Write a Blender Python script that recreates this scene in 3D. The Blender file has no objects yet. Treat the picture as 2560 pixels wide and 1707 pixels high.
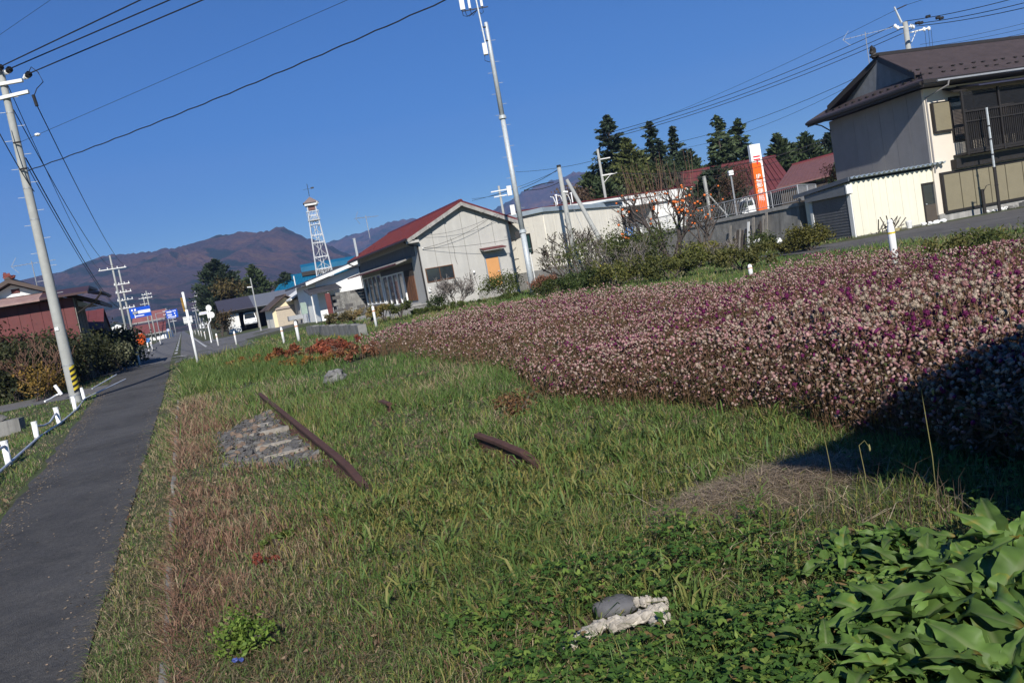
import bpy, math, random
import numpy as np
from mathutils import Vector, Matrix

# ------------------------------------------------------------------ camera, sky, sun, exposure
S = bpy.context.scene
COL = S.collection
random.seed(7)
RNG = np.random.default_rng(7)
R = math.radians

EYE, PITCH, ROLL, FPX = 1.5, R(5.0), R(10.2), 1991.0
_ct, _st, _c, _s = math.cos(PITCH), math.sin(PITCH), math.cos(ROLL), math.sin(ROLL)
FW = Vector((0, _ct, -_st)); _u0 = Vector((0, _st, _ct)); _r0 = Vector((1, 0, 0))
RT = _c * _r0 - _s * _u0; UP = _s * _r0 + _c * _u0
cam = bpy.data.cameras.new('camera'); cam.sensor_width = 36; cam.lens = FPX / 2560 * 36
cam.clip_start = 0.05; cam.clip_end = 20000
camo = bpy.data.objects.new('camera', cam); COL.objects.link(camo)
_m = Matrix((RT, UP, -FW)).transposed().to_4x4(); _m.translation = (0, 0, EYE)
camo.matrix_world = _m
S.camera = camo

SUN_EL, SUN_AZ = R(33.8), R(-3.0)          # light travels towards +Y (the sun is behind the photographer)
w = bpy.data.worlds.new('World'); S.world = w; w.use_nodes = True
nt = w.node_tree; nt.nodes.clear()
sky = nt.nodes.new('ShaderNodeTexSky'); sky.sky_type = 'NISHITA'; sky.sun_disc = False
sky.sun_elevation = SUN_EL; sky.sun_rotation = R(177); sky.altitude = 900
sky.air_density = 1.0; sky.dust_density = 0.0; sky.ozone_density = 4.0
bg = nt.nodes.new('ShaderNodeBackground'); bg.inputs[1].default_value = 0.078
wo = nt.nodes.new('ShaderNodeOutputWorld')
hs = nt.nodes.new('ShaderNodeHueSaturation'); hs.inputs['Saturation'].default_value = 1.5; hs.inputs['Hue'].default_value = .510
nt.links.new(sky.outputs[0], hs.inputs['Color']); nt.links.new(hs.outputs[0], bg.inputs[0]); nt.links.new(bg.outputs[0], wo.inputs[0])
sl = bpy.data.lights.new('sun', 'SUN'); sl.energy = 5.0; sl.angle = R(0.53); sl.color = (1.0, 0.955, 0.89)
so = bpy.data.objects.new('sun', sl); COL.objects.link(so)
_d = Vector((math.sin(SUN_AZ) * math.cos(SUN_EL), math.cos(SUN_AZ) * math.cos(SUN_EL), -math.sin(SUN_EL)))
so.rotation_euler = _d.to_track_quat('-Z', 'Y').to_euler(); so.location = (0, -60, 50)
S.view_settings.view_transform = 'Standard'; S.view_settings.look = 'None'
S.view_settings.exposure = 0.33; S.view_settings.gamma = 1.0; S.view_settings.use_curve_mapping = False
S.render.engine = 'CYCLES'
S.cycles.max_bounces = 6; S.cycles.diffuse_bounces = 3; S.cycles.glossy_bounces = 2
S.cycles.transmission_bounces = 4; S.cycles.volume_bounces = 0; S.cycles.transparent_max_bounces = 8
S.cycles.use_denoising = True

# ------------------------------------------------------------------ helpers
def ray(px, py):
    return RT * ((px - 1280) / FPX) - UP * ((py - 853.5) / FPX) + FW
def P(px, py, Y):                          # the world point at depth Y that the photograph shows at a pixel
    d = ray(px, py); t = Y / d.y
    return Vector((d.x * t, Y, EYE + d.z * t))
def D(px, py, Y):                          # the same, in the 2352 px wide preview
    return P(px * 1.08844, py * 1.08844, Y)
def G(px, py, z=0.0):                      # the point at height z
    d = ray(px, py); t = (z - EYE) / d.z
    return Vector((d.x * t, d.y * t, z))
SA, CA = math.sin(R(22)), math.cos(R(22))
def uv2xy(u, v): return (-SA * u + CA * v, CA * u + SA * v)     # u along the road, v to its side
def xy2uv(x, y): return (-SA * x + CA * y, CA * x + SA * y)

def sstep(a, b, x):
    t = np.clip((x - a) / (b - a), 0, 1); return t * t * (3 - 2 * t)
def vnoise(x, y, seed=0):
    x = np.asarray(x, float); y = np.asarray(y, float)
    xi = np.floor(x).astype(np.int64); yi = np.floor(y).astype(np.int64); xf = x - xi; yf = y - yi
    def h(a, b):
        n = (a * 374761393 + b * 668265263 + seed * 1442695041) & 0x7fffffff
        n = ((n ^ (n >> 13)) * 1274126177) & 0x7fffffff
        return ((n ^ (n >> 16)) & 0xffff) / 65535.0
    sx = xf * xf * (3 - 2 * xf); sy = yf * yf * (3 - 2 * yf)
    return (h(xi, yi) * (1 - sx) + h(xi + 1, yi) * sx) * (1 - sy) + (h(xi, yi + 1) * (1 - sx) + h(xi + 1, yi + 1) * sx) * sy
def fbm(x, y, seed=0, o=4):
    s = 0; a = .5; t = 0
    for i in range(o):
        s = s + a * vnoise(x, y, seed + i * 17); t += a; x = x * 2.03 + 5.1; y = y * 2.03 + 3.7; a *= .5
    return s / t
def vleft(u): return -2.32 - .042 * (np.clip(u, -5, 33) - 10.7)
def gh(x, y):
    u, v = xy2uv(np.asarray(x, float), np.asarray(y, float))
    z = .2 * sstep(3.5, 10, v)
    pd = -.25 * (1 - sstep(33, 44, u))
    vl = vleft(u)
    verge = sstep(-.42, -.34, v)
    strip = pd + .035 * sstep(-.9, -.78, v)
    bank = -.42 * sstep(.3, 2.4, vl - v) * (1 - sstep(24, 31, u))
    near = 1 - sstep(60, 90, u)
    bumps = (fbm(x, y, 3) - .5) * .10 * near
    low = strip + bank + bumps * sstep(.15, .8, vl - v) * .8
    z = np.where(v > -.34, z + bumps * sstep(-.3, .6, v), low + (z - low) * verge)
    return z
def gz(x, y): return float(gh(np.array([x]), np.array([y]))[0])

def link(name, me, parent=None, mat=None):
    o = bpy.data.objects.new(name, me); COL.objects.link(o)
    if parent: o.parent = parent
    if mat and me: me.materials.append(mat)
    return o
def tag(o, label=None, cat=None, group=None, kind=None):
    if label: o['label'] = label
    if cat: o['category'] = cat
    if group: o['group'] = group
    if kind: o['kind'] = kind
    return o
def thing(name, label, cat, loc=(0, 0, 0), rz=0.0, group=None):
    o = bpy.data.objects.new(name, None); COL.objects.link(o); o.empty_display_size = .3
    o.location = loc; o.rotation_euler = (0, 0, R(rz))
    return tag(o, label, cat, group)
def dup(root, loc=None, rz=None, label=None, group=None, scale=None):
    r = root.copy(); COL.objects.link(r)
    for ch in list(root.children):
        c = ch.copy(); COL.objects.link(c); c.parent = r
        for g in list(ch.children):
            k = g.copy(); COL.objects.link(k); k.parent = c
    if loc is not None: r.location = loc
    if rz is not None: r.rotation_euler = (0, 0, R(rz))
    if label: r['label'] = label
    if group: r['group'] = group
    if scale: r.scale = (scale,) * 3
    return r

class MB:
    def __init__(self): self.v = []; self.f = []
    def add(self, vs, fs):
        n = len(self.v); self.v += [tuple(p) for p in vs]; self.f += [tuple(i + n for i in f) for f in fs]; return self
    def box(self, x0, x1, y0, y1, z0, z1):
        return self.add([(x0, y0, z0), (x1, y0, z0), (x1, y1, z0), (x0, y1, z0), (x0, y0, z1), (x1, y0, z1), (x1, y1, z1), (x0, y1, z1)],
                        [(0, 3, 2, 1), (4, 5, 6, 7), (0, 1, 5, 4), (1, 2, 6, 5), (2, 3, 7, 6), (3, 0, 4, 7)])
    def hexa(self, lo, hi):                # two rings of 4 points
        return self.add(list(lo) + list(hi), [(0, 3, 2, 1), (4, 5, 6, 7), (0, 1, 5, 4), (1, 2, 6, 5), (2, 3, 7, 6), (3, 0, 4, 7)])
    def prism(self, poly, a0, a1, axis='y'):
        n = len(poly)
        def mk(p, a): return (p[0], a, p[1]) if axis == 'y' else ((a, p[0], p[1]) if axis == 'x' else (p[0], p[1], a))
        vs = [mk(p, a0) for p in poly] + [mk(p, a1) for p in poly]
        return self.add(vs, [tuple(range(n)), tuple(range(2 * n - 1, n - 1, -1))] + [(i, (i + 1) % n + 0, (i + 1) % n + n, i + n) for i in range(n)])
    def bar(self, a, b, r, r2=None, n=6, cap=True):
        a = Vector(a); b = Vector(b); r2 = r if r2 is None else r2
        d = (b - a); q = d.to_track_quat('Z', 'Y') if d.length > 1e-9 else Matrix().to_quaternion()
        vs = []
        for c, rr in ((a, r), (b, r2)):
            for i in range(n):
                t = 2 * math.pi * (i + .5) / n
                vs.append(c + q @ Vector((math.cos(t) * rr, math.sin(t) * rr, 0)))
        fs = [(i, (i + 1) % n, (i + 1) % n + n, i + n) for i in range(n)]
        if cap: fs += [tuple(range(n - 1, -1, -1)), tuple(range(n, 2 * n))]
        return self.add(vs, fs)
    def tube(self, pts, r, n=5, r2=None):
        pts = [Vector(p) for p in pts]; m = len(pts); vs = []
        for k, p in enumerate(pts):
            d = pts[min(k + 1, m - 1)] - pts[max(k - 1, 0)]
            q = d.to_track_quat('Z', 'Y'); rr = r if r2 is None else r + (r2 - r) * k / (m - 1)
            for i in range(n):
                t = 2 * math.pi * i / n; vs.append(p + q @ Vector((math.cos(t) * rr, math.sin(t) * rr, 0)))
        fs = [(k * n + i, k * n + (i + 1) % n, (k + 1) * n + (i + 1) % n, (k + 1) * n + i) for k in range(m - 1) for i in range(n)]
        fs += [tuple(range(n - 1, -1, -1)), tuple(range((m - 1) * n, m * n))]
        return self.add(vs, fs)
    def lathe(self, prof, n=16, c=(0, 0, 0)):
        vs = [(c[0] + r * math.cos(2 * math.pi * i / n), c[1] + r * math.sin(2 * math.pi * i / n), c[2] + z) for r, z in prof for i in range(n)]
        fs = [(k * n + i, k * n + (i + 1) % n, (k + 1) * n + (i + 1) % n, (k + 1) * n + i) for k in range(len(prof) - 1) for i in range(n)]
        fs += [tuple(range(n - 1, -1, -1)), tuple(range((len(prof) - 1) * n, len(prof) * n))]
        return self.add(vs, fs)
    def blob(self, c, rx, ry, rz, seed=0, rough=.25, nu=8, nv=6):
        rg = random.Random(seed); vs = [(c[0], c[1], c[2] - rz)]
        for j in range(1, nv):
            th = math.pi * j / nv
            for i in range(nu):
                ph = 2 * math.pi * (i + .5 * (j % 2)) / nu; k = 1 + (rg.random() - .5) * 2 * rough
                vs.append((c[0] + rx * k * math.sin(th) * math.cos(ph), c[1] + ry * k * math.sin(th) * math.sin(ph), c[2] - rz * k * math.cos(th)))
        vs.append((c[0], c[1], c[2] + rz)); t = len(vs) - 1
        fs = [(0, 1 + (i + 1) % nu, 1 + i) for i in range(nu)]
        for j in range(nv - 2):
            for i in range(nu):
                a = 1 + j * nu; fs.append((a + i, a + (i + 1) % nu, a + nu + (i + 1) % nu, a + nu + i))
        fs += [(1 + (nv - 2) * nu + i, 1 + (nv - 2) * nu + (i + 1) % nu, t) for i in range(nu)]
        return self.add(vs, fs)
    def mesh(self, name, smooth=False):
        me = bpy.data.meshes.new(name); me.from_pydata(self.v, [], self.f); me.validate()
        import bmesh
        bm = bmesh.new(); bm.from_mesh(me); bmesh.ops.recalc_face_normals(bm, faces=bm.faces); bm.to_mesh(me); bm.free()
        if smooth: me.polygons.foreach_set('use_smooth', [True] * len(me.polygons))
        return me
    def build(self, name, mat, parent=None, smooth=False):
        return link(name, self.mesh(name, smooth), parent, mat)
def box(name, mat, parent, *a): return MB().box(*a).build(name, mat, parent)

def fast(name, v, f, mat, col=None, parent=None, smooth=False):      # numpy mesh, faces all of one size
    me = bpy.data.meshes.new(name); v = np.ascontiguousarray(v, np.float32); f = np.ascontiguousarray(f, np.int32)
    k = f.shape[1]
    me.vertices.add(len(v)); me.vertices.foreach_set('co', v.ravel())
    me.loops.add(f.size); me.loops.foreach_set('vertex_index', f.ravel())
    me.polygons.add(len(f)); me.polygons.foreach_set('loop_start', np.arange(0, f.size, k, dtype=np.int32))
    if smooth: me.polygons.foreach_set('use_smooth', np.ones(len(f), bool))
    if col is not None:
        a = me.color_attributes.new('col', 'FLOAT_COLOR', 'POINT')
        c4 = np.ones((len(v), 4), np.float32); c4[:, :3] = col; a.data.foreach_set('color', c4.ravel())
    me.update(calc_edges=True)
    return link(name, me, parent, mat)

# ------------------------------------------------------------------ materials
_mc = {}
def M(name, c, rough=.85, var=.12, scale=3.0, bump=0.0, bscale=60, metal=0.0, streak=0.0, dirt=None, spec=.3, obj=True):
    if name in _mc: return _mc[name]
    m = bpy.data.materials.new(name); m.use_nodes = True; n = m.node_tree.nodes; l = m.node_tree.links
    b = n['Principled BSDF']; b.inputs['Roughness'].default_value = rough; b.inputs['Metallic'].default_value = metal
    b.inputs['Specular IOR Level'].default_value = spec
    tc = n.new('ShaderNodeTexCoord'); src = tc.outputs['Object']
    nz = n.new('ShaderNodeTexNoise'); nz.inputs['Scale'].default_value = scale; nz.inputs['Detail'].default_value = 6
    nz.inputs['Roughness'].default_value = .65; l.new(src, nz.inputs['Vector'])
    rp = n.new('ShaderNodeValToRGB'); e = rp.color_ramp.elements
    e[0].position = .3; e[1].position = .7
    e[0].color = (*[x * (1 - var) for x in c], 1); e[1].color = (*[min(x * (1 + var), 1) for x in c], 1)
    l.new(nz.outputs['Fac'], rp.inputs[0]); out = rp.outputs[0]
    if streak:
        mp = n.new('ShaderNodeMapping'); mp.inputs['Scale'].default_value = (2.6, 2.6, .22); l.new(src, mp.inputs[0])
        n2 = n.new('ShaderNodeTexNoise'); n2.inputs['Scale'].default_value = 1.3; n2.inputs['Detail'].default_value = 8; n2.inputs['Roughness'].default_value = .7
        l.new(mp.outputs[0], n2.inputs['Vector'])
        r2 = n.new('ShaderNodeValToRGB'); r2.color_ramp.elements[0].position = .42; r2.color_ramp.elements[1].position = .72
        l.new(n2.outputs['Fac'], r2.inputs[0])
        mx = n.new('ShaderNodeMixRGB'); mx.blend_type = 'MIX'; dc = dirt or [x * .45 for x in c]
        mu = n.new('ShaderNodeMath'); mu.operation = 'MULTIPLY'; mu.inputs[1].default_value = streak; l.new(r2.outputs[0], mu.inputs[0])
        l.new(mu.outputs[0], mx.inputs[0]); l.new(out, mx.inputs[1]); mx.inputs[2].default_value = (*dc, 1); out = mx.outputs[0]
    if name.endswith('asphalt'):
        n5 = n.new('ShaderNodeTexNoise'); n5.inputs['Scale'].default_value = 45; n5.inputs['Detail'].default_value = 3; l.new(src, n5.inputs['Vector'])
        r5 = n.new('ShaderNodeValToRGB'); r5.color_ramp.elements[0].position = .35; r5.color_ramp.elements[1].position = .75; r5.color_ramp.elements[0].color = (.78, .78, .78, 1); r5.color_ramp.elements[1].color = (1.35, 1.33, 1.3, 1); l.new(n5.outputs['Fac'], r5.inputs[0])
        m5 = n.new('ShaderNodeMixRGB'); m5.blend_type = 'MULTIPLY'; m5.inputs[0].default_value = 1; l.new(out, m5.inputs[1]); l.new(r5.outputs[0], m5.inputs[2]); out = m5.outputs[0]
    l.new(out, b.inputs['Base Color'])
    if bump:
        n3 = n.new('ShaderNodeTexNoise'); n3.inputs['Scale'].default_value = bscale; n3.inputs['Detail'].default_value = 4; l.new(src, n3.inputs['Vector'])
        bp = n.new('ShaderNodeBump'); bp.inputs['Strength'].default_value = bump; bp.inputs['Distance'].default_value = .02
        l.new(n3.outputs['Fac'], bp.inputs['Height']); l.new(bp.outputs[0], b.inputs['Normal'])
    _mc[name] = m; return m
def leafmat(name, trans=.3, rough=.6, attr='col', spec=.25):
    if name in _mc: return _mc[name]
    m = bpy.data.materials.new(name); m.use_nodes = True; n = m.node_tree.nodes; l = m.node_tree.links
    b = n['Principled BSDF']; b.inputs['Roughness'].default_value = rough; b.inputs['Specular IOR Level'].default_value = spec
    a = n.new('ShaderNodeAttribute'); a.attribute_name = attr; l.new(a.outputs['Color'], b.inputs['Base Color'])
    if trans:
        t = n.new('ShaderNodeBsdfTranslucent'); l.new(a.outputs['Color'], t.inputs['Color'])
        mx = n.new('ShaderNodeMixShader'); mx.inputs[0].default_value = trans
        l.new(b.outputs[0], mx.inputs[1]); l.new(t.outputs[0], mx.inputs[2]); l.new(mx.outputs[0], n['Material Output'].inputs['Surface'])
    _mc[name] = m; return m
def glassmat(name, c=(.02, .025, .03)):
    if name in _mc: return _mc[name]
    m = M(name, c, rough=.08, var=.3, scale=1.5, spec=.6); return m

asphalt_dark = M('path_asphalt', (.058, .057, .057), rough=.92, var=.45, scale=.55, bump=.8, bscale=140, streak=.75, dirt=(.095, .09, .083))
asphalt = M('road_asphalt', (.125, .122, .122), rough=.9, var=.2, scale=.9, bump=.4, bscale=120, streak=.45, dirt=(.085, .083, .083))
yardmat = M('yard_asphalt', (.10, .095, .088), rough=.95, var=.35, scale=.8, bump=.5, bscale=60, streak=.6, dirt=(.05, .047, .045))
concrete = M('concrete', (.30, .29, .27), var=.2, scale=2.5, bump=.3, streak=.7, dirt=(.13, .125, .115))
dark_concrete = M('dark_concrete', (.21, .205, .19), var=.3, scale=1.8, bump=.4, streak=.9, dirt=(.09, .088, .082))
pole_conc = M('pole_concrete', (.31, .315, .295), var=.1, scale=5, bump=.1, streak=.3, dirt=(.22, .22, .205))
greywall = M('grey_plaster', (.40, .39, .36), var=.08, scale=1.2, bump=.15, bscale=90, streak=.4, dirt=(.31, .30, .275))
creamwall = M('cream_board', (.74, .70, .60), var=.05, scale=1.5, streak=.6, dirt=(.52, .48, .40))
white = M('white_paint', (.78, .78, .76), rough=.5, var=.05, scale=6)
offwhite = M('white_board', (.66, .66, .63), var=.06, scale=2, streak=.3, dirt=(.42, .41, .38))
shedwall = M('shed_cream_sheet', (.66, .63, .50), rough=.55, var=.04, scale=1.2, streak=.25, dirt=(.45, .42, .33))
redroof = M('red_roof_paint', (.105, .018, .021), rough=.55, var=.22, scale=1.2, streak=.4, dirt=(.09, .02, .02))
redsheet = M('red_wall_sheet', (.125, .033, .033), rough=.6, var=.2, scale=1.5, streak=.7, dirt=(.10, .035, .03))
palered = M('faded_red_roof', (.20, .075, .07), rough=.7, var=.2, scale=1.0, streak=.6, dirt=(.13, .06, .05))
brownroof = M('brown_roof_tile', (.055, .042, .044), rough=.5, var=.2, scale=2)
darkroof = M('dark_slate_roof', (.05, .05, .058), rough=.6, var=.3, scale=1.5)
blueroof = M('blue_sheet_roof', (.006, .105, .20), rough=.5, var=.12, scale=.6)
wood_dark = M('dark_board', (.05, .040, .032), var=.35, scale=4, streak=.8, dirt=(.02, .018, .016))
wood_brown = M('brown_board', (.15, .065, .030), var=.3, scale=5, streak=.7, dirt=(.06, .03, .016))
wood_grey = M('weathered_timber', (.26, .235, .20), var=.3, scale=9, bump=.4, bscale=40, streak=.6, dirt=(.12, .105, .09))
doororange = M('orange_door', (.52, .26, .10), rough=.5, var=.06, scale=3)
rust = M('rusty_steel', (.075, .036, .027), rough=.85, var=.3, scale=14, bump=.4, bscale=120)
steel = M('galvanised_steel', (.42, .45, .46), rough=.5, var=.18, scale=14, metal=.15)
greysteel = M('grey_metal', (.30, .31, .32), rough=.5, var=.12, scale=4, metal=.3)
bluegrey = M('blue_grey_metal', (.32, .38, .42), rough=.45, var=.1, scale=2, metal=.2)
black = M('black_rubber', (.012, .012, .013), rough=.6, var=.2)
wiremat = M('cable_black', (.015, .015, .016), rough=.7, var=.1)
frame_dark = M('dark_bronze_frame', (.022, .019, .017), rough=.5, var=.15)
shutter = M('shutter_olive', (.20, .175, .115), rough=.55, var=.06, scale=2)
shutter_grey = M('roller_shutter_grey', (.135, .135, .14), rough=.5, var=.12, scale=2, streak=.4, dirt=(.09, .09, .09))
housegrey = M('house_grey_board', (.22, .21, .205), var=.07, scale=1.5, streak=.3, dirt=(.16, .155, .15))
housecream = M('house_cream_board', (.60, .54, .45), var=.04, scale=2)
orange = M('signal_orange', (.80, .12, .012), rough=.45, var=.04)
red = M('sign_red', (.55, .02, .03), rough=.45, var=.05)
signblue = M('sign_blue', (.004, .06, .42), rough=.35, var=.05)
yellow = M('hazard_yellow', (.55, .42, .03), rough=.6, var=.15)
barrelblue = M('plastic_blue', (.04, .16, .48), rough=.4, var=.08)
bark = M('bark', (.075, .06, .05), var=.35, scale=10, bump=.5, bscale=30)
barkred = M('reddish_twig', (.15, .085, .06), var=.3, scale=6)
persim = M('persimmon_orange', (.62, .15, .03), rough=.4, var=.15, scale=20)
stone = M('grey_stone', (.14, .135, .125), var=.3, scale=12, bump=.4, bscale=50)
stone_tan = M('tan_stone', (.18, .13, .095), var=.3, scale=14, bump=.4, bscale=50)
stone_dark = M('dark_stone', (.085, .082, .08), var=.35, scale=14, bump=.4, bscale=50)
glass = glassmat('dark_glass')
glass_green = glassmat('green_glass', (.015, .045, .045))
leaf = leafmat('leaf_surface')
needle = leafmat('needle_surface', trans=.12)
petal = leafmat('dry_flower_surface', trans=.15, rough=.8)
grassm = leafmat('grass_surface', trans=.35, rough=.55)
# ------------------------------------------------------------------ ground
def ground():
    us = np.concatenate([np.arange(-14, 2, 1.0), np.arange(2, 34, .28), np.arange(34, 70, .8), np.geomspace(70, 9000, 46)])
    vs = np.concatenate([-np.geomspace(6000, 12, 30), np.arange(-11.5, -5, .5), np.arange(-5, -.9, .22), np.array([-.9, -.84, -.8, -.7, -.6, -.5, -.43, -.40, -.36, -.33, -.3, -.2, -.1]),
                         np.arange(0, 6, .26), np.arange(6, 30, .7), np.geomspace(30, 6000, 34)])
    U, V = np.meshgrid(us, vs, indexing='ij'); X, Y = uv2xy(U, V)
    Z = gh(X, Y)
    # terrace area is covered by its own slab
    v = np.stack([X, Y, Z], -1).reshape(-1, 3); nu, nv = len(us), len(vs)
    i = np.arange((nu - 1))[:, None] * nv + np.arange(nv - 1)[None]; i = i.ravel()
    f = np.stack([i, i + nv, i + nv + 1, i + 1], -1)
    n = fbm(v[:, 0] * .9, v[:, 1] * .9, 5); n2 = fbm(v[:, 0] * .02, v[:, 1] * .02, 9)
    near = np.clip(1 - (np.abs(v[:, 0]) + np.abs(v[:, 1]) - 90) / 200, 0, 1)[:, None]
    earth = np.array([.062, .052, .030]); green = np.array([.05, .075, .022]); farc = np.array([.13, .11, .05])
    c = earth + (green - earth) * n[:, None]
    fc = farc * .7 + (np.array([.06, .08, .03]) - farc * .7) * n2[:, None]
    c = c * near + fc * (1 - near)
    m = leafmat('soil_and_turf', trans=0, rough=.95)
    o = fast('ground', v, f[:, ::-1], m, c, smooth=True); tag(o, kind='structure')
ground()

def sheet(name, mat, us, vfun0, vfun1, nv=6, dz=.012, kind='structure', parent=None):
    us = np.asarray(us, float); v0 = vfun0(us); v1 = vfun1(us)
    t = np.linspace(0, 1, nv)[None]; V = v0[:, None] + (v1 - v0)[:, None] * t; U = np.repeat(us[:, None], nv, 1)
    X, Y = uv2xy(U, V); Z = gh(X, Y) + dz
    v = np.stack([X, Y, Z], -1).reshape(-1, 3); nu = len(us)
    i = (np.arange(nu - 1)[:, None] * nv + np.arange(nv - 1)[None]).ravel()
    o = fast(name, v, np.stack([i, i + 1, i + nv + 1, i + nv], -1), mat, None, parent, smooth=True)
    if kind and not parent: tag(o, kind=kind)
    return o
cst = lambda k: (lambda u: np.full_like(u, k))
def wig(f, a, s, seed):
    return lambda u: f(u) + a * (fbm(u * s, u * 0 + seed, seed, 3) - .5)
sheet('footpath', asphalt_dark, np.arange(-4, 46.2, .25), wig(lambda u: vleft(u) + .06, .16, 1.3, 21), wig(cst(-.84), .07, 2.0, 22), nv=8, dz=.016)
# side lane that leaves the path on its outer side, by the pole
sheet('side_lane', asphalt, np.arange(33.2, 36.9, .3), cst(-40), lambda u: vleft(u) + .2, nv=40, dz=.010)
sheet('main_road', asphalt, np.concatenate([np.arange(43, 80, 1.0), np.geomspace(80, 1500, 40)]), cst(-4.7), cst(1.65), nv=8, dz=.012)
sheet('junction', asphalt, np.arange(41.5, 58, .75), lambda u: -3.2 - sstep(43, 52, u) * 2.4 - sstep(52, 58, u) * .4, lambda u: .6 + 3.6 * sstep(43, 50, u), nv=8, dz=.008)
# lane towards the garages
sheet('garage_lane', asphalt, np.arange(57, 86, 1.0), cst(1.7), lambda u: 4 + 9 * sstep(60, 76, u), nv=10, dz=.010)
# yard in front of the two-storey house
def yard():
    pts = [(27.5, 22.6), (24.3, 21.6), (21, 20.6), (18, 20.2), (15, 20.3), (10, 20.6), (3, 21), (3, 60), (23.0, 60), (23.0, 40), (24.6, 33), (25.0, 26.2), (28.5, 25)]
    mb = MB(); vs = []
    for u, v in pts:
        x, y = uv2xy(u, v); vs.append((x, y, .225))
    mb.add(vs, [tuple(range(len(vs)))]); o = mb.build('yard', yardmat); tag(o, kind='structure')
yard()
# road paint
paint = M('road_paint', (.42, .42, .41), rough=.7, var=.18, scale=5)
mk = bpy.data.objects.new('road_markings', None); COL.objects.link(mk); tag(mk, kind='structure')
def dash(u0, u1, v0, v1, name='dash'):
    sheet(name, paint, np.linspace(u0, u1, 4), cst(v0), cst(v1), nv=2, dz=.018, parent=mk)
for k in range(16):
    u0 = 56.5 + k * 8.0
    dash(u0, u0 + 5.0 if k else u0 + 3.2, -.74, -.56)
for k in range(10): dash(190 + k * 20, 201 + k * 20, -.76, -.54)
dash(61, 180, 1.28, 1.42, 'edge_line')
for u0, v0, u1, v1 in ((50.6, -.75, 48.2, -.05), (44.0, .05, 42.6, .75)):
    a = np.array(uv2xy(u0, v0)); b = np.array(uv2xy(u1, v1)); 
    z = gz(*a) + .021; d = (b - a) / np.linalg.norm(b - a); n = np.array((-d[1], d[0])) * .12
    MB().add([(*(a - n), z), (*(b - n), z + .0), (*(b + n), z + .0), (*(a + n), z)], [(0, 1, 2, 3)]).build('stop_line', paint, mk)
# kerb blocks at the foot of the verge
def kerb():
    root = thing('kerb', 'low concrete edging half buried in dry grass beside the footpath', 'kerb')
    proto = None; L = .6
    for k in range(60):
        u = 2.2 + k * .605
        x, y = uv2xy(u, -.39)
        if proto is None:
            mb = MB().hexa([(-.045, -L / 2, -.2), (.05, -L / 2, -.2), (.05, L / 2 - .01, -.2), (-.045, L / 2 - .01, -.2)], [(-.035, -L / 2, .03), (.045, -L / 2, .03), (.045, L / 2 - .01, .03), (-.035, L / 2 - .01, .03)])
            o = proto = mb.build('kerb_block', dark_concrete, root)
        else:
            o = proto.copy(); COL.objects.link(o)
        pd = -.25 * (1 - float(sstep(33, 44, u)))
        o.location = (x, y, -.125 +  (random.uniform(-.03, .02) if k % 3 == 0 else random.uniform(-.12, -.05))); o.rotation_euler = (random.uniform(-.02, .02), random.uniform(-.05, .05), R(22) + random.uniform(-.02, .02))
kerb()

# ------------------------------------------------------------------ mountains
def hill_mat():
    m = bpy.data.materials.new('autumn_forest'); m.use_nodes = True; n = m.node_tree.nodes; l = m.node_tree.links
    b = n['Principled BSDF']; b.inputs['Roughness'].default_value = 1; b.inputs['Specular IOR Level'].default_value = 0
    tc = n.new('ShaderNodeTexCoord')
    def noise(s, d=5, r=.6):
        k = n.new('ShaderNodeTexNoise'); k.inputs['Scale'].default_value = s; k.inputs['Detail'].default_value = d; k.inputs['Roughness'].default_value = r
        l.new(tc.outputs['Object'], k.inputs['Vector']); return k.outputs['Fac']
    def ramp(src, stops):
        r = n.new('ShaderNodeValToRGB'); e = r.color_ramp.elements
        while len(e) < len(stops): e.new(.5)
        for q, (p, c) in zip(e, stops): q.position = p; q.color = (*c, 1)
        l.new(src, r.inputs[0]); return r.outputs[0]
    base = ramp(noise(.0085, 9, .75), [(.30, (.045, .038, .042)), (.44, (.078, .056, .052)), (.54, (.105, .064, .050)), (.62, (.165, .09, .05)), (.72, (.13, .115, .055))])
    fine = ramp(noise(.09, 6, .8), [(.25, (.30, .30, .32)), (.75, (1.75, 1.7, 1.65))])
    mul = n.new('ShaderNodeMixRGB'); mul.blend_type = 'MULTIPLY'; mul.inputs[0].default_value = 1; l.new(base, mul.inputs[1]); l.new(fine, mul.inputs[2])
    ev = ramp(noise(.0062, 7, .6), [(.53, (0, 0, 0)), (.57, (1, 1, 1))])
    mx = n.new('ShaderNodeMixRGB'); l.new(ev, mx.inputs[0]); l.new(mul.outputs[0], mx.inputs[1]); mx.inputs[2].default_value = (.020, .032, .020, 1)
    l.new(mx.outputs[0], b.inputs['Base Color'])
    bp = n.new('ShaderNodeBump'); bp.inputs['Strength'].default_value = .9; bp.inputs['Distance'].default_value = 14
    l.new(noise(.05, 6, .75), bp.inputs['Height']); l.new(bp.outputs[0], b.inputs['Normal'])
    return m
hm = hill_mat()
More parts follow.
